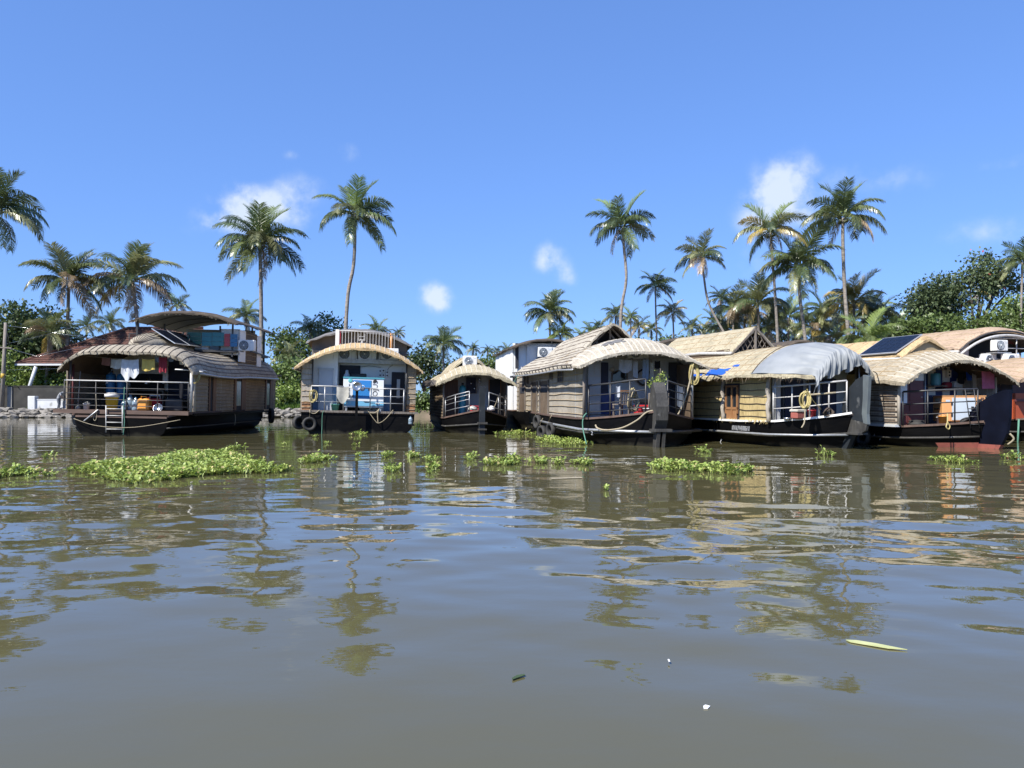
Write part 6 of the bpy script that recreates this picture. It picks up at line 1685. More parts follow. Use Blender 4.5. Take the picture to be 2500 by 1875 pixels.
# ================================================================== boat 6: striped bulkhead and orange generator
B = B6 = Boat('houseboat with blue and white striped bulkhead and orange generator under arched thatch', 13.34, 23.52, 16.0, 0.0)
DZ = .62; HW = 1.87
hull(B, [(-1.32, .08, .78), (-1.02, .52, .73), (-.6, 1.15, .67), (-.05, 1.72, .62), (1.5, 1.92, .60), (5, 1.92, .62), (9, 1.8, .7)], flare=.80, rake=.30, m='hull_black', red=True)
prof = [(-1.0, .55), (-.78, .8), (-.80, 1.02), (-1.1, 1.30), (-1.5, 1.52), (-1.95, 1.68), (-2.12, 1.68), (-2.10, .9), (-2.02, .45), (-1.85, .12), (-1.0, .12)]
fin(B, prof, .10, 'hull_navy'); fin(B, [(-1.85, .12), (-1.0, .12), (-1.0, -.4), (-1.55, -.4)], .13, 'hull_red', name='stem_foot')
rope(B, [(.06, -2.02, .45), (.14, -2.08, .3), (.07, -1.95, .14)], .028, 'rope_tan', 'pale chafed rope at the foot of the navy stem plate')
X = -HW
wall(B, (X, .02), (X, 8.6), DZ + .04, 2.1, 'mat_pale', nb=9, out=-1, mb_mat='batten_brown', bow=.015, bw=.04)
for k in range(9):
    for (ya, yb) in ((.12, .62), (.80, 1.5)):
        z = DZ + .1 + k * .165
        if k in (3, 4, 5): pass
        B.part(MB().box(X - .018, X - .001, ya, yb, z + .03, z + .045), 'weave_strip', 'batten_brown'); B.part(MB().box(X - .018, X - .001, ya, yb, z + .075, z + .09), 'weave_strip', 'batten_brown')
B.part(MB().box(X - .16, X + .02, -.05, 8.6, DZ - .03, DZ + .04), 'side_shelf', 'light_grey')
B.part(MB().tube([(X, -.02, DZ), (X, -.02, 2.15)], .05, 8), 'corner_post', 'mat_pale')
wall(B, (HW, 0), (HW, 8.6), DZ, 2.1, 'mat_pale', nb=5, out=1); wall(B, (-HW, 8.6), (HW, 8.6), DZ, 2.05, 'mat_pale', out=-1)
YB = 1.25
R6 = Roof(2.14, -.55, 9.0, 2.0, .95, p=2.0, visor=1.2, drop=.27)
bulkhead(B, R6, YB, -HW, HW, DZ, 'deep_blue', gap=.12)
n = 13; sw = 2 * HW / n
for k in range(n):
    if k % 2 == 0: B.part(MB().box(-HW + k * sw, -HW + (k + 1) * sw, YB - .02, YB - .002, 1.55, min(R6.under(-HW + k * sw, YB), R6.under(-HW + (k + 1) * sw, YB)) - .13), 'white_stripe_board', 'cream_paint')
B.part(MB().box(-HW, HW, YB - .03, YB - .004, DZ, 1.5), 'lower_bulkhead', 'interior_blue')
# left locker with maroon door
wall(B, (-HW + .03, .04), (-HW + .36, .04), 1.28, (R6.under(-HW + .03, .3) - .12, R6.under(-HW + .36, .3) - .12), 'white_paint', name='locker_panel'); wall(B, (-HW + .03, .035), (-HW + .36, .035), DZ, 1.30, 'maroon', name='locker_panel_lower')
d = B.part(MB().box(-HW + .37, -HW + .97, .05, .09, DZ, 1.98), 'door', 'maroon')
for k, (z0, z1) in enumerate(((.70, .98), (1.06, 1.30), (1.38, 1.6), (1.66, 1.9))): B.part(MB().box(-HW + .46, -HW + .88, .035, .05, z0, z1), 'door_panel', 'maroon', d)
B.part(MB().tube([(-HW + .85, .03, 1.48), (-HW + .93, .03, 1.48)], .014, 5), 'door_handle', 'steel', d)
wall(B, (-HW + .37, .07), (-HW + .68, .07), 1.98, (R6.under(-HW + .37, .3) - .12, R6.under(-HW + .68, .3) - .12), 'deep_blue', name='stripe_board'); wall(B, (-HW + .68, .065), (-HW + 1.0, .065), 1.98, (R6.under(-HW + .68, .3) - .12, R6.under(-HW + 1.0, .3) - .12), 'cream_paint', name='stripe_board')
B.part(MB().tube([(-HW + 1.02, .04, DZ), (-HW + 1.02, .04, 2.3)], .022, 6), 'locker_post', 'pipe_grey')
R6.build(B, 'thatch_tan', th=.08, seed=41)
R6.battens(B, [-.93 + i * .093 for i in range(21)], -.54, 2.6, w=.013, m='batten_tan', jit=.006, n=12)
R6.battens(B, [-.93 + i * .093 for i in range(21)], -.545, .25, w=.016, m='batten_white', jit=.006, n=6, lift=.017)
R6.ribs(B, [.1, .7, 1.3, 1.9, 2.5, 3.2, 4.0, 5], m='batten_tan', w=.018)
R6.fringe(B, 'thatch_tan', 180, .05)
B.part(MB().tube([R6.pt(t, .2, -.16) for t in [-.9 + .15 * i for i in range(13)]], .03, 6), 'roof_hoop', 'pipe_dark')
HG = Roof(1.05, .75, 8.0, 2.80, .62, p=1.3, visor=.01, drop=0); HG.build(B, 'thatch_straw', th=.07, name='hood_roof', seed=42); HG.ribs(B, [3.2, 4, 5], m='batten_tan', w=.018)
B.part(MB().prism([HG.pt(t, .83, -.06) for t in (-.95, -.6, -.3, 0, .3, .6, .95)], (0, .05, 0)), 'hood_gable', 'tarp_tan')
B.part(MB().tube([HG.pt(-1, y, -.03) for y in (.75, 4, 7.9)], .05, 7), 'hood_gutter', 'pipe_white')
A_ = HG.pt(-.06, .95, .05); C_ = HG.pt(-1.04, .95, .09)
solar_panel(B, A_, (A_.x, 2.6, A_.z), C_, 'large dark solar panel with white frame on the straw-coloured hood')
# railing, ladder, generator
pts = [(-1.76, -.06, .64), (-1.28, -.50, .68), (-.72, -.92, .73), (-.2, -1.22, .78)]
railing(B, pts, .98, (.30, .62), 'pipe_dark', r=.024, hs=[1.0, .99, .97, .93])
ladder(B, Vector((-.44, -1.16, 1.70)), Vector((-.36, -1.28, .58)), .22, 5, 'pipe_dark', 'black ladder hooked on the bow rail in front of the orange generator', ax=(.75, -.66, 0), r=.016)
t = G6 = B.thing('generator', 'rusty orange generator with pale blue door panel on the bow deck', 'generator', (.30, -.08, DZ + .12), math.radians(-24))
gw, gd, gh = 1.22, .72, .76
sub(MB().rbox(-gw / 2, gw / 2, -gd / 2, gd / 2, 0, gh, .02), 'body', 'gen_orange', t)
sub(MB().box(-gw / 2 - .01, gw / 2 + .01, -gd / 2 - .01, gd / 2 + .01, gh, gh + .025), 'lid', 'gen_orange', t)
dr = sub(MB().box(-gw * .28, gw * .25, -gd / 2 - .014, -gd / 2, .05, gh - .04), 'pale_door', 'gen_grey', t)
for z in (.16, .5): sub(MB().box(-gw * .30, -gw * .265, -gd / 2 - .03, -gd / 2, z, z + .09), 'hinge', 'ink', dr)
sub(MB().box(gw * .16, gw * .22, -gd / 2 - .03, -gd / 2 - .014, .34, .46), 'latch', 'ink', dr)
sub(MB().box(gw * .33, gw * .40, -gd / 2 - .02, -gd / 2, .58, .68), 'gauge', 'ink', t); sub(MB().box(gw * .38, gw * .46, -gd / 2 - .008, -gd / 2, .66, .73), 'nameplate', 'wood_brown', t)
sub(MB().box(-gw / 2 - .02, -gw / 2, -.2, .2, .36, .40), 'grab_bar', 'ink', t)
sub(MB().box(-gw / 2 - .008, -gw / 2, -.22, .16, .60, .70), 'maker_plate', 'cloth_cream', t); sub(MB().tube([(-gw / 2 - .01, -.16, .59), (-gw / 2 - .01, .12, .59)], .008, 4), 'plate_rod', 'wood_brown', t)
sub(MB().box(-gw * .42, -gw * .32, -gd / 2 - .006, -gd / 2, .60, .66), 'badge', 'gen_grey', t)
for sx in (-.45, .45): sub(MB().box(sx - .06, sx + .06, -gd / 2 + .05, gd / 2 - .05, -.12, 0), 'skid', 'rubber', t)
rope_coil(B, (.05, -.70, DZ + .14), .26, 'rubber', 'heap of black hose under the orange generator', turns=9, tall=.35, r=.04, seed=17)
q = B.f(2302, 1036, -.55); bucket(B, (q.x, -.55, .68), .13, .24, 'orange_plastic', 'orange bucket beside the generator')
q = B.f(2288, 1032, .0); bucket(B, (q.x, -.15, DZ), .13, .26, 'white_plastic', 'white bucket between maroon door and orange bucket')
B.put(MB().lathe([(.22, 0), (.26, .05), (.22, .1), (.20, .12), (.24, .16), (.001, .18)], 14), 'cable_heap', 'rubber', 'black cable heap at the foot of the maroon door', 'cable', (-HW + .62, -.05, DZ))
q = B.f(2411, 905, -.1)
a, b = B.f(2397, 906, .0), B.f(2428, 904, .0); rope(B, [a + Vector((-.4, 0, .02)), a, b, b + Vector((.25, .1, .02))], .006, 'rope_tan', 'short line carrying the pink towel'); cloth(B, a, b, .56, 'cloth_pink', 'bright pink towel hanging above the orange generator', folds=1, amp=.015)
a, b = B.f(2374, 912, .7), B.f(2384, 912, .7); cloth(B, a, b, .48, 'cloth_cream', 'twisted cream cloth hanging on the striped bulkhead', folds=2, amp=.03)
a, b = B.f(2340, 908, .9), B.f(2356, 908, .9); cloth(B, a, b, .34, 'cloth_black', 'dark shirt hanging on the striped bulkhead', folds=1)
a, b = B.f(2358, 908, .9), B.f(2372, 908, .9); cloth(B, a, b, .26, 'tarp_blue', 'blue shirt hanging on the striped bulkhead', folds=1)
q = B.f(2332, 912, .9); bx = B.part(MB().box(q.x - .08, q.x + .08, YB - .12, YB - .02, q.z - .12, q.z + .12), 'meter_box', 'cream_paint')
for dz in (-.05, .05): sub(MB().lathe([(.001, 0), (.03, 0), (.03, .01)], 10, (q.x, YB - .125, q.z + dz), axis='y'), 'dial', 'ink', bx)
q = B.f(2284, 930, .9)
t = B.thing('water_drum', 'dark teal drum on a shelf by the maroon door', 'drum', (q.x, .9, q.z - .14)); sub(MB().lathe([(.13, 0), (.145, .04), (.145, .34), (.13, .38), (.001, .38)], 16), 'body', 'gen_teal', t); sub(MB().lathe([(.05, .38), (.05, .42), (.001, .42)], 10), 'cap', 'black_plastic', t)
B.part(MB().box(q.x - .2, q.x + .35, .75, 1.22, q.z - .18, q.z - .145), 'shelf', 'wood_grey')
q = B.f(2318, 940, .9); B.put(MB().rbox(-.14, .14, -.1, .1, 0, .2, .04), 'red_bundle', 'cloth_red', 'red bundle on the shelf behind the generator', 'bundle', (q.x, 1.0, q.z - .1)); B.part(MB().box(q.x - .25, q.x + .3, .85, 1.22, q.z - .14, q.z - .105), 'shelf', 'wood_grey')
q = B.f(2345, 938, .9); B.put(MB().rbox(-.16, .16, -.1, .1, 0, .22, .03), 'white_box', 'light_grey', 'pale appliance box under the hanging dark shirt', 'box', (q.x, 1.05, q.z - .12))
q = B.f(2300, 906, .7)
for (pa, pb) in (((2270, 893), (2310, 903)), ((2270, 898), (2305, 904))): B.part(MB().tube([B.f(*pa, .8), B.f(*pb, .8)], .008, 4), 'cable', 'rope_tan')
t = B.thing('ceiling_fan', 'small black fan under the arched thatch', 'fan', tuple(B.f(2308, 901, .7)))
for k in range(3):
    a = k * 2.094 + .3; sub(MB().box(-.22, 0, -.03, .03, -.005, .005), 'blade', 'black_plastic', t).matrix_local = Matrix.Rotation(a, 4, 'Z')
sub(MB().lathe([(.04, -.02), (.05, .02), (.015, .05), (.015, .3), (.001, .3)], 10), 'motor', 'black_plastic', t)
rope(B, [B.f(2313, 1010, -.95), B.f(2313, 1030, -1.0), B.f(2310, 1042, -1.02), B.f(2316, 1048, -1.02), B.f(2319, 1040, -1.02), B.f(2313, 1030, -1.0)], .018, 'rope_yellow', 'yellow rope noose hanging over the bow deck edge')
for i, (xx, yy) in enumerate(((.1, 1.15), (.25, 1.15))): B.part(MB().tube([(-.75 + xx, .9, DZ), (-.75 + xx, .9, DZ + .5), (-.7 + xx, .9, DZ + .52)], .025, 6), 'water_pipe', 'pipe_grey')
q = B.sd(2107, 1067, -1.95); tyre(B, (-1.98, q.y, q.z + .02), math.radians(-80), 'worn tyre fender tied with a yellow rope below the pale mat wall', R=.27)
for (px, py, tx) in ((2123, 1048, 'I'), (2137, 1062, '8'), (2147, 1072, '6')):
    q = B.sd(px, py, -1.82); obj('lettering', text_mesh(tx, .10 if tx != 'I' else .16, M_['hull_lettering']), B.root, TR(-1.90 if tx == 'I' else (-1.86 if tx == '8' else -1.80), q.y, q.z, rz=math.radians(-90), rx=math.pi / 2 - .2))

# ================================================================== boat 7: orange two-storey boat
B = B7 = Boat('two-storey houseboat with orange hull panels, pink cabin and stacked air conditioners', 18.95, 26.6, 16.0, 0)
DZ = .75; HW = 2.15
hull(B, [(-1.5, .7, .85), (-.8, 1.5, .8), (0, 2.1, .75), (3, 2.2, .75), (7.8, 2.2, .8)], flare=.85)
wall(B, (-HW, -.1), (-HW, 7.6), DZ, 1.62, 'hull_orange', out=-1, name='orange_panel'); wall(B, (-HW, -.1), (HW, -.1), DZ, 1.62, 'hull_orange', out=1, name='orange_panel')
B.part(MB().box(-HW - .02, HW, -.16, -.10, 1.34, 1.42), 'dark_band', 'maroon')
wall(B, (-HW, .0), (-HW, 7.6), 1.62, 2.3, 'interior_dark', out=-1, name='dark_side'); R7 = Roof(2.6, -.7, 8, 2.16, .75, p=2.1, visor=.9, drop=.2); bulkhead(B, R7, .4, -HW, HW, 1.62, 'maroon', name='front_bulkhead')
wall(B, (HW, 0), (HW, 7.6), DZ, 2.3, 'interior_dark', out=1, name='dark_side')
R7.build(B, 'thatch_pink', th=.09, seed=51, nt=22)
R7.battens(B, [-.95, -.85, -.74, -.62, -.48, -.33, -.17], -.68, 4, w=.018, m='batten_tan'); R7.fringe(B, 'thatch_pink', 90, .06)
# upper storey
wall(B, (-1.9, 2.6), (-1.9, 6.4), 2.4, 3.34, 'pink_paint', out=-1, name='upper_wall'); RU = Roof(2.2, 2.1, 6.6, 3.34, .80, p=2.2, visor=.5, drop=.05); bulkhead(B, RU, 3.4, -1.9, 2.0, 2.4, 'interior_dark', name='upper_bulkhead')  # upper bulkhead coloured near-black for the shade of the interior
wall(B, (-1.9, 2.62), (-1.2, 2.62), 2.4, (3.4, 3.75), 'pink_paint', name='upper_wall'); rect_f(B, 2458, 826, 2500, 840, 3.3, 'maroon', 'upper_board', .05)
RU.build(B, 'thatch_pink', th=.08, seed=52, nt=22, name='upper_roof')
RU.battens(B, [-.95, -.8, -.62, -.42], 2.2, 6.4, w=.016, m='batten_tan'); RU.ribs(B, [4, 5.4], m='batten_tan', w=.02)
B.part(MB().tube([RU.pt(t, 2.0, -.14) for t in [-1 + .1 * i for i in range(21)]], .05, 7), 'arch_frame', 'pipe_white'); B.part(MB().tube([RU.pt(t, 2.05, -.02) for t in [-1 + .1 * i for i in range(21)]], .03, 6), 'arch_frame', 'pipe_dark')
B.part(MB().tube([RU.pt(-1, y, -.1) for y in (2.1, 4.5, 6.6)], .06, 7), 'upper_gutter', 'pipe_white')
railing(B, [(-.6, 2.2, 2.95), (.6, 2.2, 2.95), (2, 2.2, 2.95)], .75, (.5,), 'pipe_white', r=.025)
B.part(MB().box(-1.7, 2.2, 2.0, 2.9, 2.84, 2.92), 'upper_ledge', 'white_paint')
q1 = B.f(2439, 857, 1.9); q2 = B.f(2423, 890, 1.9); q3 = B.f(2466, 892, 1.7)
ac_unit(B, (q1.x, 1.9, q1.z), 'upper air conditioner alone on its bracket on the pink boat', w=.56, h=.40, d=.26); B.part(MB().box(q1.x - .32, q1.x + .36, 1.7, 2.4, q1.z - .09, q1.z - .055), 'condenser_bracket', 'pipe_grey')
ac_unit(B, (q2.x, 2.1, q2.z), 'lower air conditioner half hidden behind the arched thatch', w=.56, h=.40, d=.26, light=True)
ac_unit(B, (q3.x, 1.7, q3.z), 'lower air conditioner with pale round grille above the pinkish thatch', w=.60, h=.42, d=.26, light=True); B.part(MB().box(q2.x - .35, q3.x + .42, 1.5, 2.6, q3.z - .09, q3.z - .055), 'condenser_bracket', 'pipe_white')
B.part(MB().tube([(-HW - .12, -.3, -.4), (-HW - .05, -.3, .75)], .03, 6), 'mooring_pole', 'rope_green')

# ================================================================== boats moored behind
def rear(px0, px1, ytop, D, label, wallm, roofm, theta=10, two=True, rise=.45, tarp=False, ac=None):
    B = Boat(label, ((px0 + px1) / 2 - 1250) / FPX * D, D, theta, 0)
    hw = (px1 - px0) / 2 * D / FPX
    zt = CAMH + (HOR - ytop) * D / FPX
    hull(B, [(-.6, hw * .7, .9), (0, hw * .95, .85), (2, hw, .85), (8, hw, .9)], flare=.85, rub=False)
    wall(B, (-hw * .92, .3), (hw * .92, .3), .8, zt - rise * .55, wallm, name='front_wall'); wall(B, (-hw * .92, .3), (-hw * .92, 8), .8, zt - rise * 1.02, wallm if not tarp else 'tarp_tan', out=-1, name='side_wall')
    wall(B, (hw * .92, .3), (hw * .92, 8), .8, zt - rise * 1.02, wallm, out=1, name='side_wall')
    B.part(MB().box(-hw, hw, -.2, .3, 2.55, 2.65), 'floor_beam', 'pipe_dark')
    R = Roof(hw, -.3, 8.4, zt - rise, rise, p=2.0, visor=.4, drop=.0); R.build(B, roofm, th=.07, seed=int(px0), nt=20)
    return B, hw, zt, R
B, hw, zt, R = rear(1246, 1425, 826, 40.5, 'white two-storey cabin moored behind the smallest and long boats', 'white_paint', 'thatch_dark', 8)
rect_f(B, 1286, 843, 1312, 890, .24, 'white_plastic', 'door', .03); rect_f(B, 1258, 838, 1266, 900, .2, 'interior_dark', 'gap', .02)
for px in (1347, 1376): rect_f(B, px - 1, 832, px + 1, 875, .22, 'light_grey', 'cover_strip', .02)
q = B.f(1330, 872, -.1); ac_unit(B, (q.x, -.1, q.z), 'air conditioner on the white upper cabin behind the smallest boat', w=.74, h=.52, legs=True); B.part(MB().box(q.x - .4, q.x + .4, -.3, .25, q.z - .1, q.z - .055), 'condenser_bracket', 'pipe_dark')
q = B.f(1357, 872, -.05); ac_unit(B, (q.x + .1, -.05, q.z), 'second air conditioner on the white upper cabin partly behind thatch', w=.74, h=.50); B.part(MB().box(q.x - .3, q.x + .5, -.25, .25, q.z - .1, q.z - .055), 'condenser_bracket', 'pipe_dark')
B, hw, zt, R = rear(1588, 1786, 822, 40.5, 'white cabin with low curved roof behind the lattice gable boat', 'white_paint', 'thatch_dark', 10)
rect_f(B, 1688, 841, 1712, 852, .2, 'white_plastic', 'window_frame', .05); rect_f(B, 1690, 843, 1710, 852, .14, 'gen_grey', 'window', .02); rect_f(B, 1658, 826, 1660, 850, .2, 'light_grey', 'cover_strip', .02)
B, hw, zt, R = rear(1896, 2020, 829, 39.5, 'cabin wrapped in tan canvas behind the tarpaulin boat', 'tarp_tan', 'thatch_dark', 12, tarp=True, rise=.5)
rows = [[(-hw * .9 + 1.8 * hw * i / 20, .18 + .06 * math.sin(i * 1.9), zt - 1.3 + v * (R.pt(-.9 + 1.8 * i / 20, .2).z - zt + 1.22)) for i in range(21)] for v in (0, .3, .6, .85, 1)]
B.part(MB().slab(rows, [[(x, y + .02, z) for x, y, z in r_] for r_ in rows]), 'canvas_wall', 'tarp_tan')
B, hw, zt, R = rear(2020, 2078, 838, 41, 'narrow thatched hood peeping out beside the tallest palm', 'mat_brown', 'thatch_straw', 14, rise=.6)

# ================================================================== shore things
def tiled_house():
    D = 64.5
    r0 = P(292, 799, D); r1 = P(420, 802, D); e0 = P(84, 892, D)
    ez = e0.z; rz_ = r0.z
    root = empty('tiled_house', 'house with weathered brown clay tile hip roof behind the canopy boat', 'house', (r0.x, D, 1.0))
    off = Vector((r0.x, D, 1.0))
    x0, x1, y0, y1 = e0.x, r1.x + 6, D - 2.5, D + 5.5
    yr = D + 1.5
    A, Bq, Cq, Dq = Vector((x0, y0, ez)), Vector((x1, y0, ez)), Vector((x1, y1, ez)), Vector((x0, y1, ez))
    R0, R1_ = Vector((r0.x, yr, rz_)), Vector((x1 - 4, yr, rz_))
    mb = MB()
    for poly in ([A, Bq, R1_, R0], [Bq, Cq, R1_], [Cq, Dq, R0, R1_], [Dq, A, R0], [A, Dq, Cq, Bq]): mb.add([p - off for p in poly], [tuple(range(len(poly)))])
    roof = mb.build('roof', M_['roof_tile'], root)
    # courses of pan tiles on the two slopes one sees, too small to pick apart
    mb = MB(); r = random.Random(2)
    def slope(a, b, c, d, nr, nc):
        nrm = (b - a).cross(d - a).normalized()
        if nrm.z < 0: nrm = -nrm
        for i in range(nr):
            v0, v1 = i / nr, (i + 1.12) / nr
            la, lb = a.lerp(d, v0), b.lerp(c, v0); ua, ub = a.lerp(d, min(1, v1)), b.lerp(c, min(1, v1))
            n = max(1, int(nc * (lb - la).length / (b - a).length))
            for k in range(n):
                p, q = la.lerp(lb, k / n), la.lerp(lb, (k + .9) / n); s, t = ua.lerp(ub, (k + .9) / n), ua.lerp(ub, k / n)
                l1 = nrm * (.075 + r.uniform(-.015, .02)); l2 = nrm * .02
                mb.add([p + l1 - off, q + l1 - off, s + l2 - off, t + l2 - off, p - off, q - off], [(0, 1, 2, 3), (4, 5, 1, 0)])
    slope(A, Bq, R1_, R0, 20, 64); slope(Dq, A, R0, R0, 18, 30)
    o = mb.build('roof_tile', M_['roof_tile'], roof); o['kind'] = 'stuff'
    mb = MB().tube([A - off + Vector((0, 0, .08)), R0 - off + Vector((0, 0, .1)), R1_ - off + Vector((0, 0, .1))], .10, 6); mb.build('ridge_tiles', M_['roof_tile'], roof)
    MB().box(x0 + 3.2 - off.x, x1 - 1 - off.x, y0 + 1.6 - off.y, y1 - 1.5 - off.y, 0, ez - 1.0).build('wall', M_['plaster_dark'], root)
    b0 = P(90, 893, D) - off; MB().beam((x0 - off.x, y0 - off.y, ez - off.z - .05), (x1 - off.x, y0 - off.y, ez - off.z - .05), .1, .14).build('eave_board', M_['plaster_white'], root)
    p = P(88, 895, 62); q = P(76, 920, 62)
    MB().tube([p - off, q - off + Vector((0, 0, -.4)), Vector((q.x - off.x - .6, q.y - off.y, 0))], .14, 7).build('porch_post', M_['plaster_white'], root)
tiled_house()

def garden_wall():
    a, b = P(-30, 944, 61.9), P(172, 950, 61.9)
    root = empty('garden_wall', 'tall mouldy black compound wall behind the white low wall', 'wall', ((a.x + b.x) / 2, 61.9, .6)); off = Vector(((a.x + b.x) / 2, 61.9, .6))
    MB().box(a.x - off.x - 12, b.x - off.x, -.1, .1, -.3, a.z - .6).build('wall_panel', M_['plaster_dark'], root)
    MB().box(a.x - off.x - 12, b.x - off.x + .03, -.14, .14, a.z - .6, a.z - .52).build('coping', M_['plaster_dark'], root)
    x = P(25, 0, 61.8).x - off.x; MB().box(x - .18, x + .18, -.2, -.1, -.3, a.z - .62).build('pier', M_['concrete'], root)
    D = 61.2
    a, b = P(72, 967, D), P(170, 976, D)
    root = empty('low_wall', 'low whitewashed wall with a square end pillar', 'wall', (a.x, D, .55)); off = Vector((a.x, D, .55))
    MB().rbox(0, .58, -.25, .25, -.2, a.z - .55, .03).build('pillar', M_['plaster_white'], root)
    MB().box(.58, b.x - a.x, -.1, .1, -.2, b.z - .55).build('wall_panel', M_['plaster_white'], root)
    MB().box(.58, b.x - a.x, -.13, .13, b.z - .55, b.z - .49).build('coping', M_['plaster_white'], root)
garden_wall()

def utility_pole():
    D = 61.4
    t, b = P(14, 788, D), P(4, 1000, D)
    root = empty('utility_pole', 'weathered wooden utility pole with a yellow band beside the dark wall', 'pole', (b.x, D, .5)); off = Vector((b.x, D, .5))
    MB().tube([Vector((0, 0, -.3)), (t - off) * .5, t - off], [.17, .15, .12], 8).build('shaft', M_['pole_wood'], root)
    y0, y1 = P(7, 924, D) - off, P(8, 912, D) - off
    MB().tube([y0, y1], .165, 10).build('yellow_band', M_['pole_yellow'], root)
    c = P(12, 850, D) - off
    MB().beam(c + Vector((-1.0, -.1, .1)), c + Vector((.6, -.1, 0)), .09, .09).build('crossarm', M_['pole_wood'], root)
    MB().tube([P(13, 812, D) - off, P(18, 814, D) - off, P(21, 826, D) - off, P(20, 840, D) - off], .025, 5).build('lamp_arm', M_['wire'], root)
    for i, (pts, lb) in enumerate((([(14, 795), (60, 800), (150, 815), (260, 830)], 'topmost thin wire running from the utility pole towards the tiled roof'), ([(12, 840), (50, 832), (120, 815), (175, 800)], 'slanting service wire from the pole crossarm'),
                                   ([(10, 903), (80, 902), (160, 899)], 'low slack wire behind the white low wall'), ([(20, 850), (90, 870), (210, 845)], 'sagging wire crossing the short drooping palm'))):
        q = [P(x, y, D + 1.2 - i * .2) for x, y in pts]
        o = MB().tube([p - q[0] for p in q], .014, 4).build('overhead_wire', M_['steel'], None, Matrix.Translation(q[0])); tag(o, lb, 'wire')
utility_pole()

def man():
    D = 60.75
    base = P(143, 1001, D); base.z = .62
    me = bpy.data.meshes.new('body'); bm = bmesh.new()
    J = {'pel': (0, 0, .86, .16), 'belly': (.05, 0, 1.02, .155), 'chest': (.20, 0, 1.26, .17), 'neck': (.36, 0, 1.37, .065), 'head': (.47, 0, 1.36, .09), 'crown': (.56, 0, 1.31, .07),
         'hL': (-.0, .11, .80, .11), 'kL': (.03, .12, .45, .075), 'aL': (-.03, .12, .08, .05), 'tL': (.15, .12, .04, .04),
         'hR': (-.0, -.11, .80, .11), 'kR': (.08, -.12, .46, .075), 'aR': (.0, -.13, .08, .05), 'tR': (.18, -.13, .04, .04),
         'sL': (.24, .20, 1.30, .07), 'eL': (.34, .24, 1.04, .048), 'wL': (.46, .22, .84, .036), 'fL': (.50, .21, .74, .03),
         'sR': (.24, -.20, 1.30, .07), 'eR': (.36, -.25, 1.04, .048), 'wR': (.50, -.20, .88, .036), 'fR': (.55, -.19, .79, .03)}
    keys = list(J); vs_ = {k: bm.verts.new(J[k][:3]) for k in keys}
    for a, b in (('pel', 'belly'), ('belly', 'chest'), ('chest', 'neck'), ('neck', 'head'), ('head', 'crown'), ('pel', 'hL'), ('hL', 'kL'), ('kL', 'aL'), ('aL', 'tL'), ('pel', 'hR'), ('hR', 'kR'), ('kR', 'aR'), ('aR', 'tR'),
                 ('chest', 'sL'), ('sL', 'eL'), ('eL', 'wL'), ('wL', 'fL'), ('chest', 'sR'), ('sR', 'eR'), ('eR', 'wR'), ('wR', 'fR')): bm.edges.new((vs_[a], vs_[b]))
    bm.to_mesh(me); bm.free()
    o = link(bpy.data.objects.new('body_cage', me))
    o.modifiers.new('skin', 'SKIN'); ss = o.modifiers.new('sub', 'SUBSURF'); ss.levels = 2; ss.render_levels = 2
    for i, k in enumerate(keys):
        sv = me.skin_vertices[0].data[i]; sv.radius = (J[k][3],) * 2; sv.use_root = k == 'pel'
    bpy.context.view_layer.update()
    m2 = bpy.data.meshes.new_from_object(o.evaluated_get(bpy.context.evaluated_depsgraph_get()))
    bpy.data.objects.remove(o)
    m2.materials.clear()
    for q in ('shirt_grey', 'trousers_grey', 'skin', 'hair'): m2.materials.append(M_[q])
    for p in m2.polygons:
        c = p.center; p.use_smooth = True
        if c.x > .40 and c.z > 1.15: p.material_index = 2 if (c.z < 1.36 and c.x > .46) else 3
        elif abs(c.y) > .14 and c.x > .29 and c.z < 1.14: p.material_index = 2
        elif c.z < .90: p.material_index = 1 if c.z > .10 else 2
        else: p.material_index = 0
    root = empty('person', 'person in grey shirt and trousers bending forward on the stone bank', 'person', base)
    obj('body', m2, root)
    # five short fingers on each hand
    for sg, (x, z) in ((1, (.50, .74)), (-1, (.55, .79))):
        for k in range(5):
            b0 = Vector((x - .02 + .012 * k, sg * .2 + (k - 2) * .012, z - .01)); ln = (.05, .075, .085, .08, .06)[k]
            MB().tube([b0, b0 + Vector((.02, 0, -ln * .6)), b0 + Vector((.015, 0, -ln))], [.010, .009, .007], 5).build('finger', M_['skin'], root)
man()

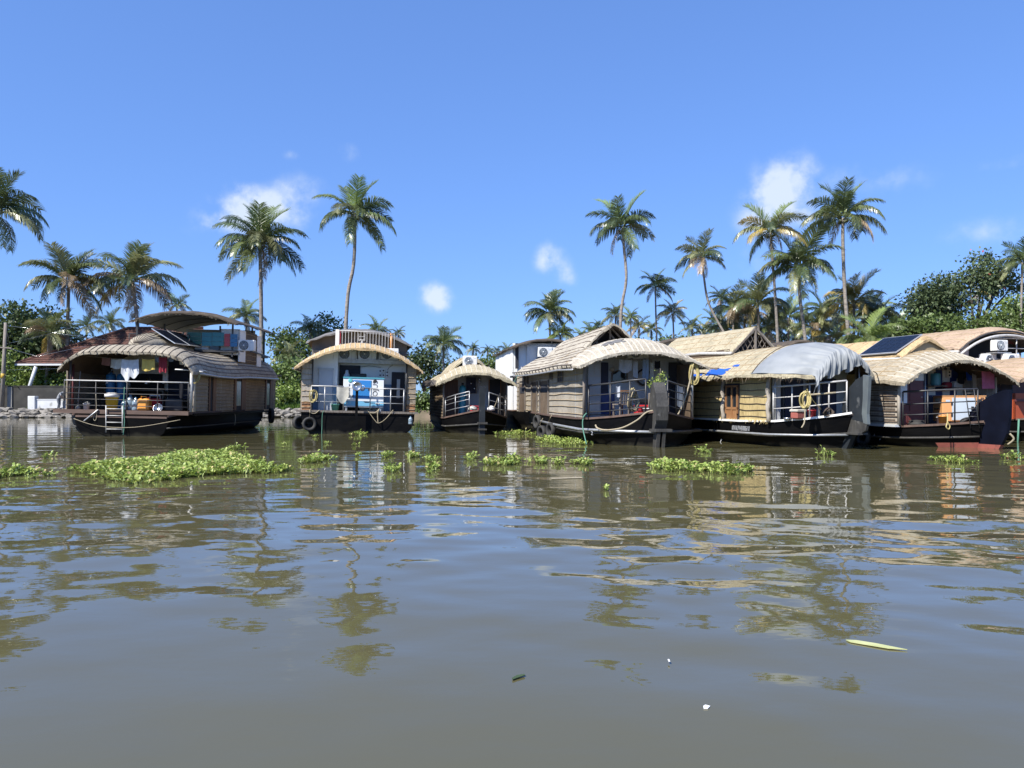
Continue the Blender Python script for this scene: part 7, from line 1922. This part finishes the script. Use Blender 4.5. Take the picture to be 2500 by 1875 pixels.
# ================================================================== floating plants and debris
def hyacinth(name, label, ell, n, hgt, seed, group=None, kind=None):
    """ell: list of (x, y, rx, ry) water-plane ellipses in metres"""
    r = np.random.default_rng(seed)
    ar = np.array([e[2] * e[3] for e in ell]); ar = ar / ar.sum()
    mb = MB(); rr = random.Random(seed)
    cx, cy = np.average([e[0] for e in ell], weights=ar), np.average([e[1] for e in ell], weights=ar)
    plants = max(4, n // 4)
    for _ in range(plants):
        e = ell[r.choice(len(ell), p=ar)]
        a, q = rr.uniform(0, 6.283), (rr.random() ** (.5 if n > 5000 else .66)) * (1 + .08 * rr.gauss(0, 1))
        px, py = e[0] + e[2] * q * math.cos(a) - cx, e[1] + e[3] * q * math.sin(a) - cy
        edge = min(1, max(0, 1.15 - q))
        for k in range(7):
            az = rr.uniform(0, 6.283); el = rr.uniform(.35, 1.25)
            h = hgt * .74 * rr.uniform(.25, 1.15) * (.4 + .65 * edge) * (1.5 if rr.random() < .06 else 1)
            tip = Vector((px + math.cos(az) * h * math.cos(el), py + math.sin(az) * h * math.cos(el), .01 + h * math.sin(el)))
            b0 = Vector((px, py, -.02)); sdv = Vector((-math.sin(az), math.cos(az), 0)) * .011
            mb.add([b0 - sdv, b0 + sdv, tip + sdv * .6, tip - sdv * .6], [(0, 1, 2, 3)], 1)
            # round cupped blade
            d = Vector((math.cos(az) * math.cos(el * .7), math.sin(az) * math.cos(el * .7), math.sin(el * .7) * rr.uniform(.3, 1.2))).normalized()
            w = Vector((-math.sin(az), math.cos(az), rr.uniform(-.4, .4))).normalized()
            up = d.cross(w)
            s = rr.uniform(.022, .046) * (hgt / .22) ** .5
            mi = 0 if rr.random() > .08 else 2
            c = tip + d * s
            ring = [tip, tip + d * s * .5 + w * s * .75 + up * s * .2, tip + d * s * 1.3 + w * s * .7 + up * s * .25, tip + d * s * 1.95, tip + d * s * 1.3 - w * s * .7 + up * s * .25, tip + d * s * .5 - w * s * .75 + up * s * .2]
            mb.add([c - up * s * .08] + ring, [(0, i + 1, (i + 1) % 6 + 1) for i in range(6)], mi, True)
    me = mb.mesh(name, [M_['hyacinth'], M_['hyacinth_stalk'], M_['hyacinth_dry']])
    o = obj(name, me, None, Matrix.Translation((cx, cy, 0)), kind)
    tag(o, label, 'water plant', group)
    return o

def hyacinth_clump(label, ell, n, hgt, seed, group):
    ar = [e[2] * e[3] for e in ell]
    root = empty('water_hyacinth', label, 'water plant', (ell[0][0], ell[0][1], 0), group)
    bpy.context.view_layer.update()
    for i, e in enumerate(ell):
        o = hyacinth('leaf_tuft', '', [e], max(12, int(.62 * n * ar[i] / sum(ar))), hgt, seed * 7 + i, kind='stuff')
        for k in ('label', 'category'): del o[k]
        o.parent = root; o.location = (e[0] - ell[0][0], e[1] - ell[0][1], 0)

def wpt(px, py):
    D = CAMH * FPX / (py - HOR); return ((px - 1250) / FPX * D, D)
def wel(px, py, rx, ry):
    x, D = wpt(px, py); return (x, D, rx * D / FPX, ry * D * D / (CAMH * FPX))
hyacinth('water_hyacinth_mat', 'big floating mat of light green water hyacinth in front of the canopy boat',
         [wel(440, 1138, 120, 26), wel(330, 1140, 100, 14), wel(270, 1145, 80, 8), wel(560, 1146, 90, 13), wel(410, 1160, 90, 18), wel(480, 1120, 70, 14), wel(640, 1152, 60, 6), wel(450, 1115, 40, 8)], 9500, .20, 1, kind='stuff')
GH = 'small clumps of water hyacinth floating between the boats'
cl = [('hyacinth clump at the open water left of the big floating mat', [wel(36, 1160, 26, 9), wel(2, 1163, 26, 10)], 420, .2), ('tiny hyacinth tuft beside the clump left of the big mat', [wel(92, 1165, 10, 6)], 50, .16),
      ('lone small hyacinth sprig above the left clump', [wel(118, 1118, 9, 5)], 40, .16), ('low tuft just behind the top edge of the big mat', [wel(572, 1098, 22, 4)], 130, .15),
      ('hyacinth patch below the green rope of the generator boat', [wel(770, 1125, 38, 9)], 300, .18), ('small tuft at the foot of the black stern post', [wel(872, 1062, 18, 3)], 120, .2),
      ('little sprig below the pair of tyres of the generator boat', [wel(772, 1067, 9, 2)], 40, .14), ('thin sprig floating by the end of the green rope', [wel(795, 1084, 10, 2)], 40, .12), ('tiny sprig off the generator boat', [wel(868, 1088, 5, 3), wel(877, 1112, 6, 3)], 36, .12),
      ('small clump in front of the generator boat nearest the stern post reflection', [wel(945, 1115, 16, 5)], 90, .16), ('small dark-centred clump further out from the generator boat', [wel(957, 1150, 15, 6)], 100, .2), ('small clump before the gap beside the smallest boat', [wel(1003, 1118, 15, 5)], 100, .18),
      ('two-lobed clump in front of the smallest boat', [wel(1052, 1123, 18, 5), wel(1052, 1148, 15, 12)], 240, .17), ('sparse clump left of the long weed strip', [wel(1150, 1122, 13, 6)], 80, .18), ('hyacinth strip before the smallest boat with a taller tuft at its end', [wel(1220, 1133, 45, 6), wel(1255, 1127, 16, 10)], 420, .19),
      ('loose hyacinth strip in front of the long boat', [wel(1315, 1128, 26, 6), wel(1360, 1130, 18, 6), wel(1425, 1132, 34, 5)], 400, .16), ('dense weed bank against the hull of the long boat', [wel(1385, 1080, 65, 8), wel(1340, 1074, 30, 6)], 1100, .18),
      ('weed strip in the gap behind the tyre fenders', [wel(1270, 1060, 40, 4), wel(1230, 1061, 25, 3)], 420, .2), ('broad hyacinth patch floating before the stem plank of the long boat', [wel(1660, 1145, 70, 9), wel(1760, 1150, 60, 9), wel(1625, 1138, 36, 8), wel(1800, 1148, 40, 5)], 1300, .19),
      ('small sprig between the stem plank and the tarpaulin boat', [wel(1718, 1103, 9, 5)], 60, .2), ('small sprig off the crescent stem foot', [wel(2010, 1112, 7, 4)], 40, .2), ('small hyacinth tuft in front of the orange generator boat', [wel(2330, 1128, 28, 7)], 220, .18),
      ('hyacinth tuft at the edge by the orange hull', [wel(2492, 1122, 14, 7)], 90, .2), ('pale sprig by the reflection of the mat wall', [wel(1478, 1196, 4, 3)], 12, .08), ('tiny sprigs off the big mat', [wel(640, 1128, 5, 2), wel(700, 1085, 5, 2)], 30, .12)]
for i, (lb, el, n, h) in enumerate(cl): hyacinth_clump(lb, el, n, h, 50 + i, GH)
def petals(pts, label, m, name, th=.004):
    c = wpt(*pts[0]); poly = [Vector((*wpt(x, y), 0)) for x, y in pts]; cc = sum(poly, Vector()) / len(poly)
    o = MB().prism([p - cc + Vector((0, 0, .007)) for p in poly], (0, 0, th)).build(name, M_[m], None, Matrix.Translation(cc)); tag(o, label, name.replace('_', ' '))
petals([(2065, 1566), (2090, 1567), (2140, 1575), (2215, 1590), (2170, 1587), (2110, 1577), (2075, 1571)], 'long yellow-green leaf blade floating on the open water', 'cloth_yellowgreen', 'floating_leaf')
petals([(1717, 1729), (1722, 1726), (1734, 1729), (1728, 1735), (1718, 1735)], 'white petal-like scrap floating on the near water', 'white_plastic', 'floating_scrap')
petals([(1250, 1660), (1262, 1653), (1280, 1650), (1282, 1653), (1262, 1660), (1252, 1664)], 'dark curled leaf floating on the near water', 'leaf_dark', 'floating_leaf')
petals([(1630, 1614), (1634, 1614), (1636, 1619), (1632, 1619)], 'tiny white speck of litter on the near water', 'white_plastic', 'floating_scrap')
petals([(1345, 1168), (1420, 1166), (1422, 1168), (1347, 1170)], 'thin pale reed floating in front of the long boat', 'rope_tan', 'floating_reed')
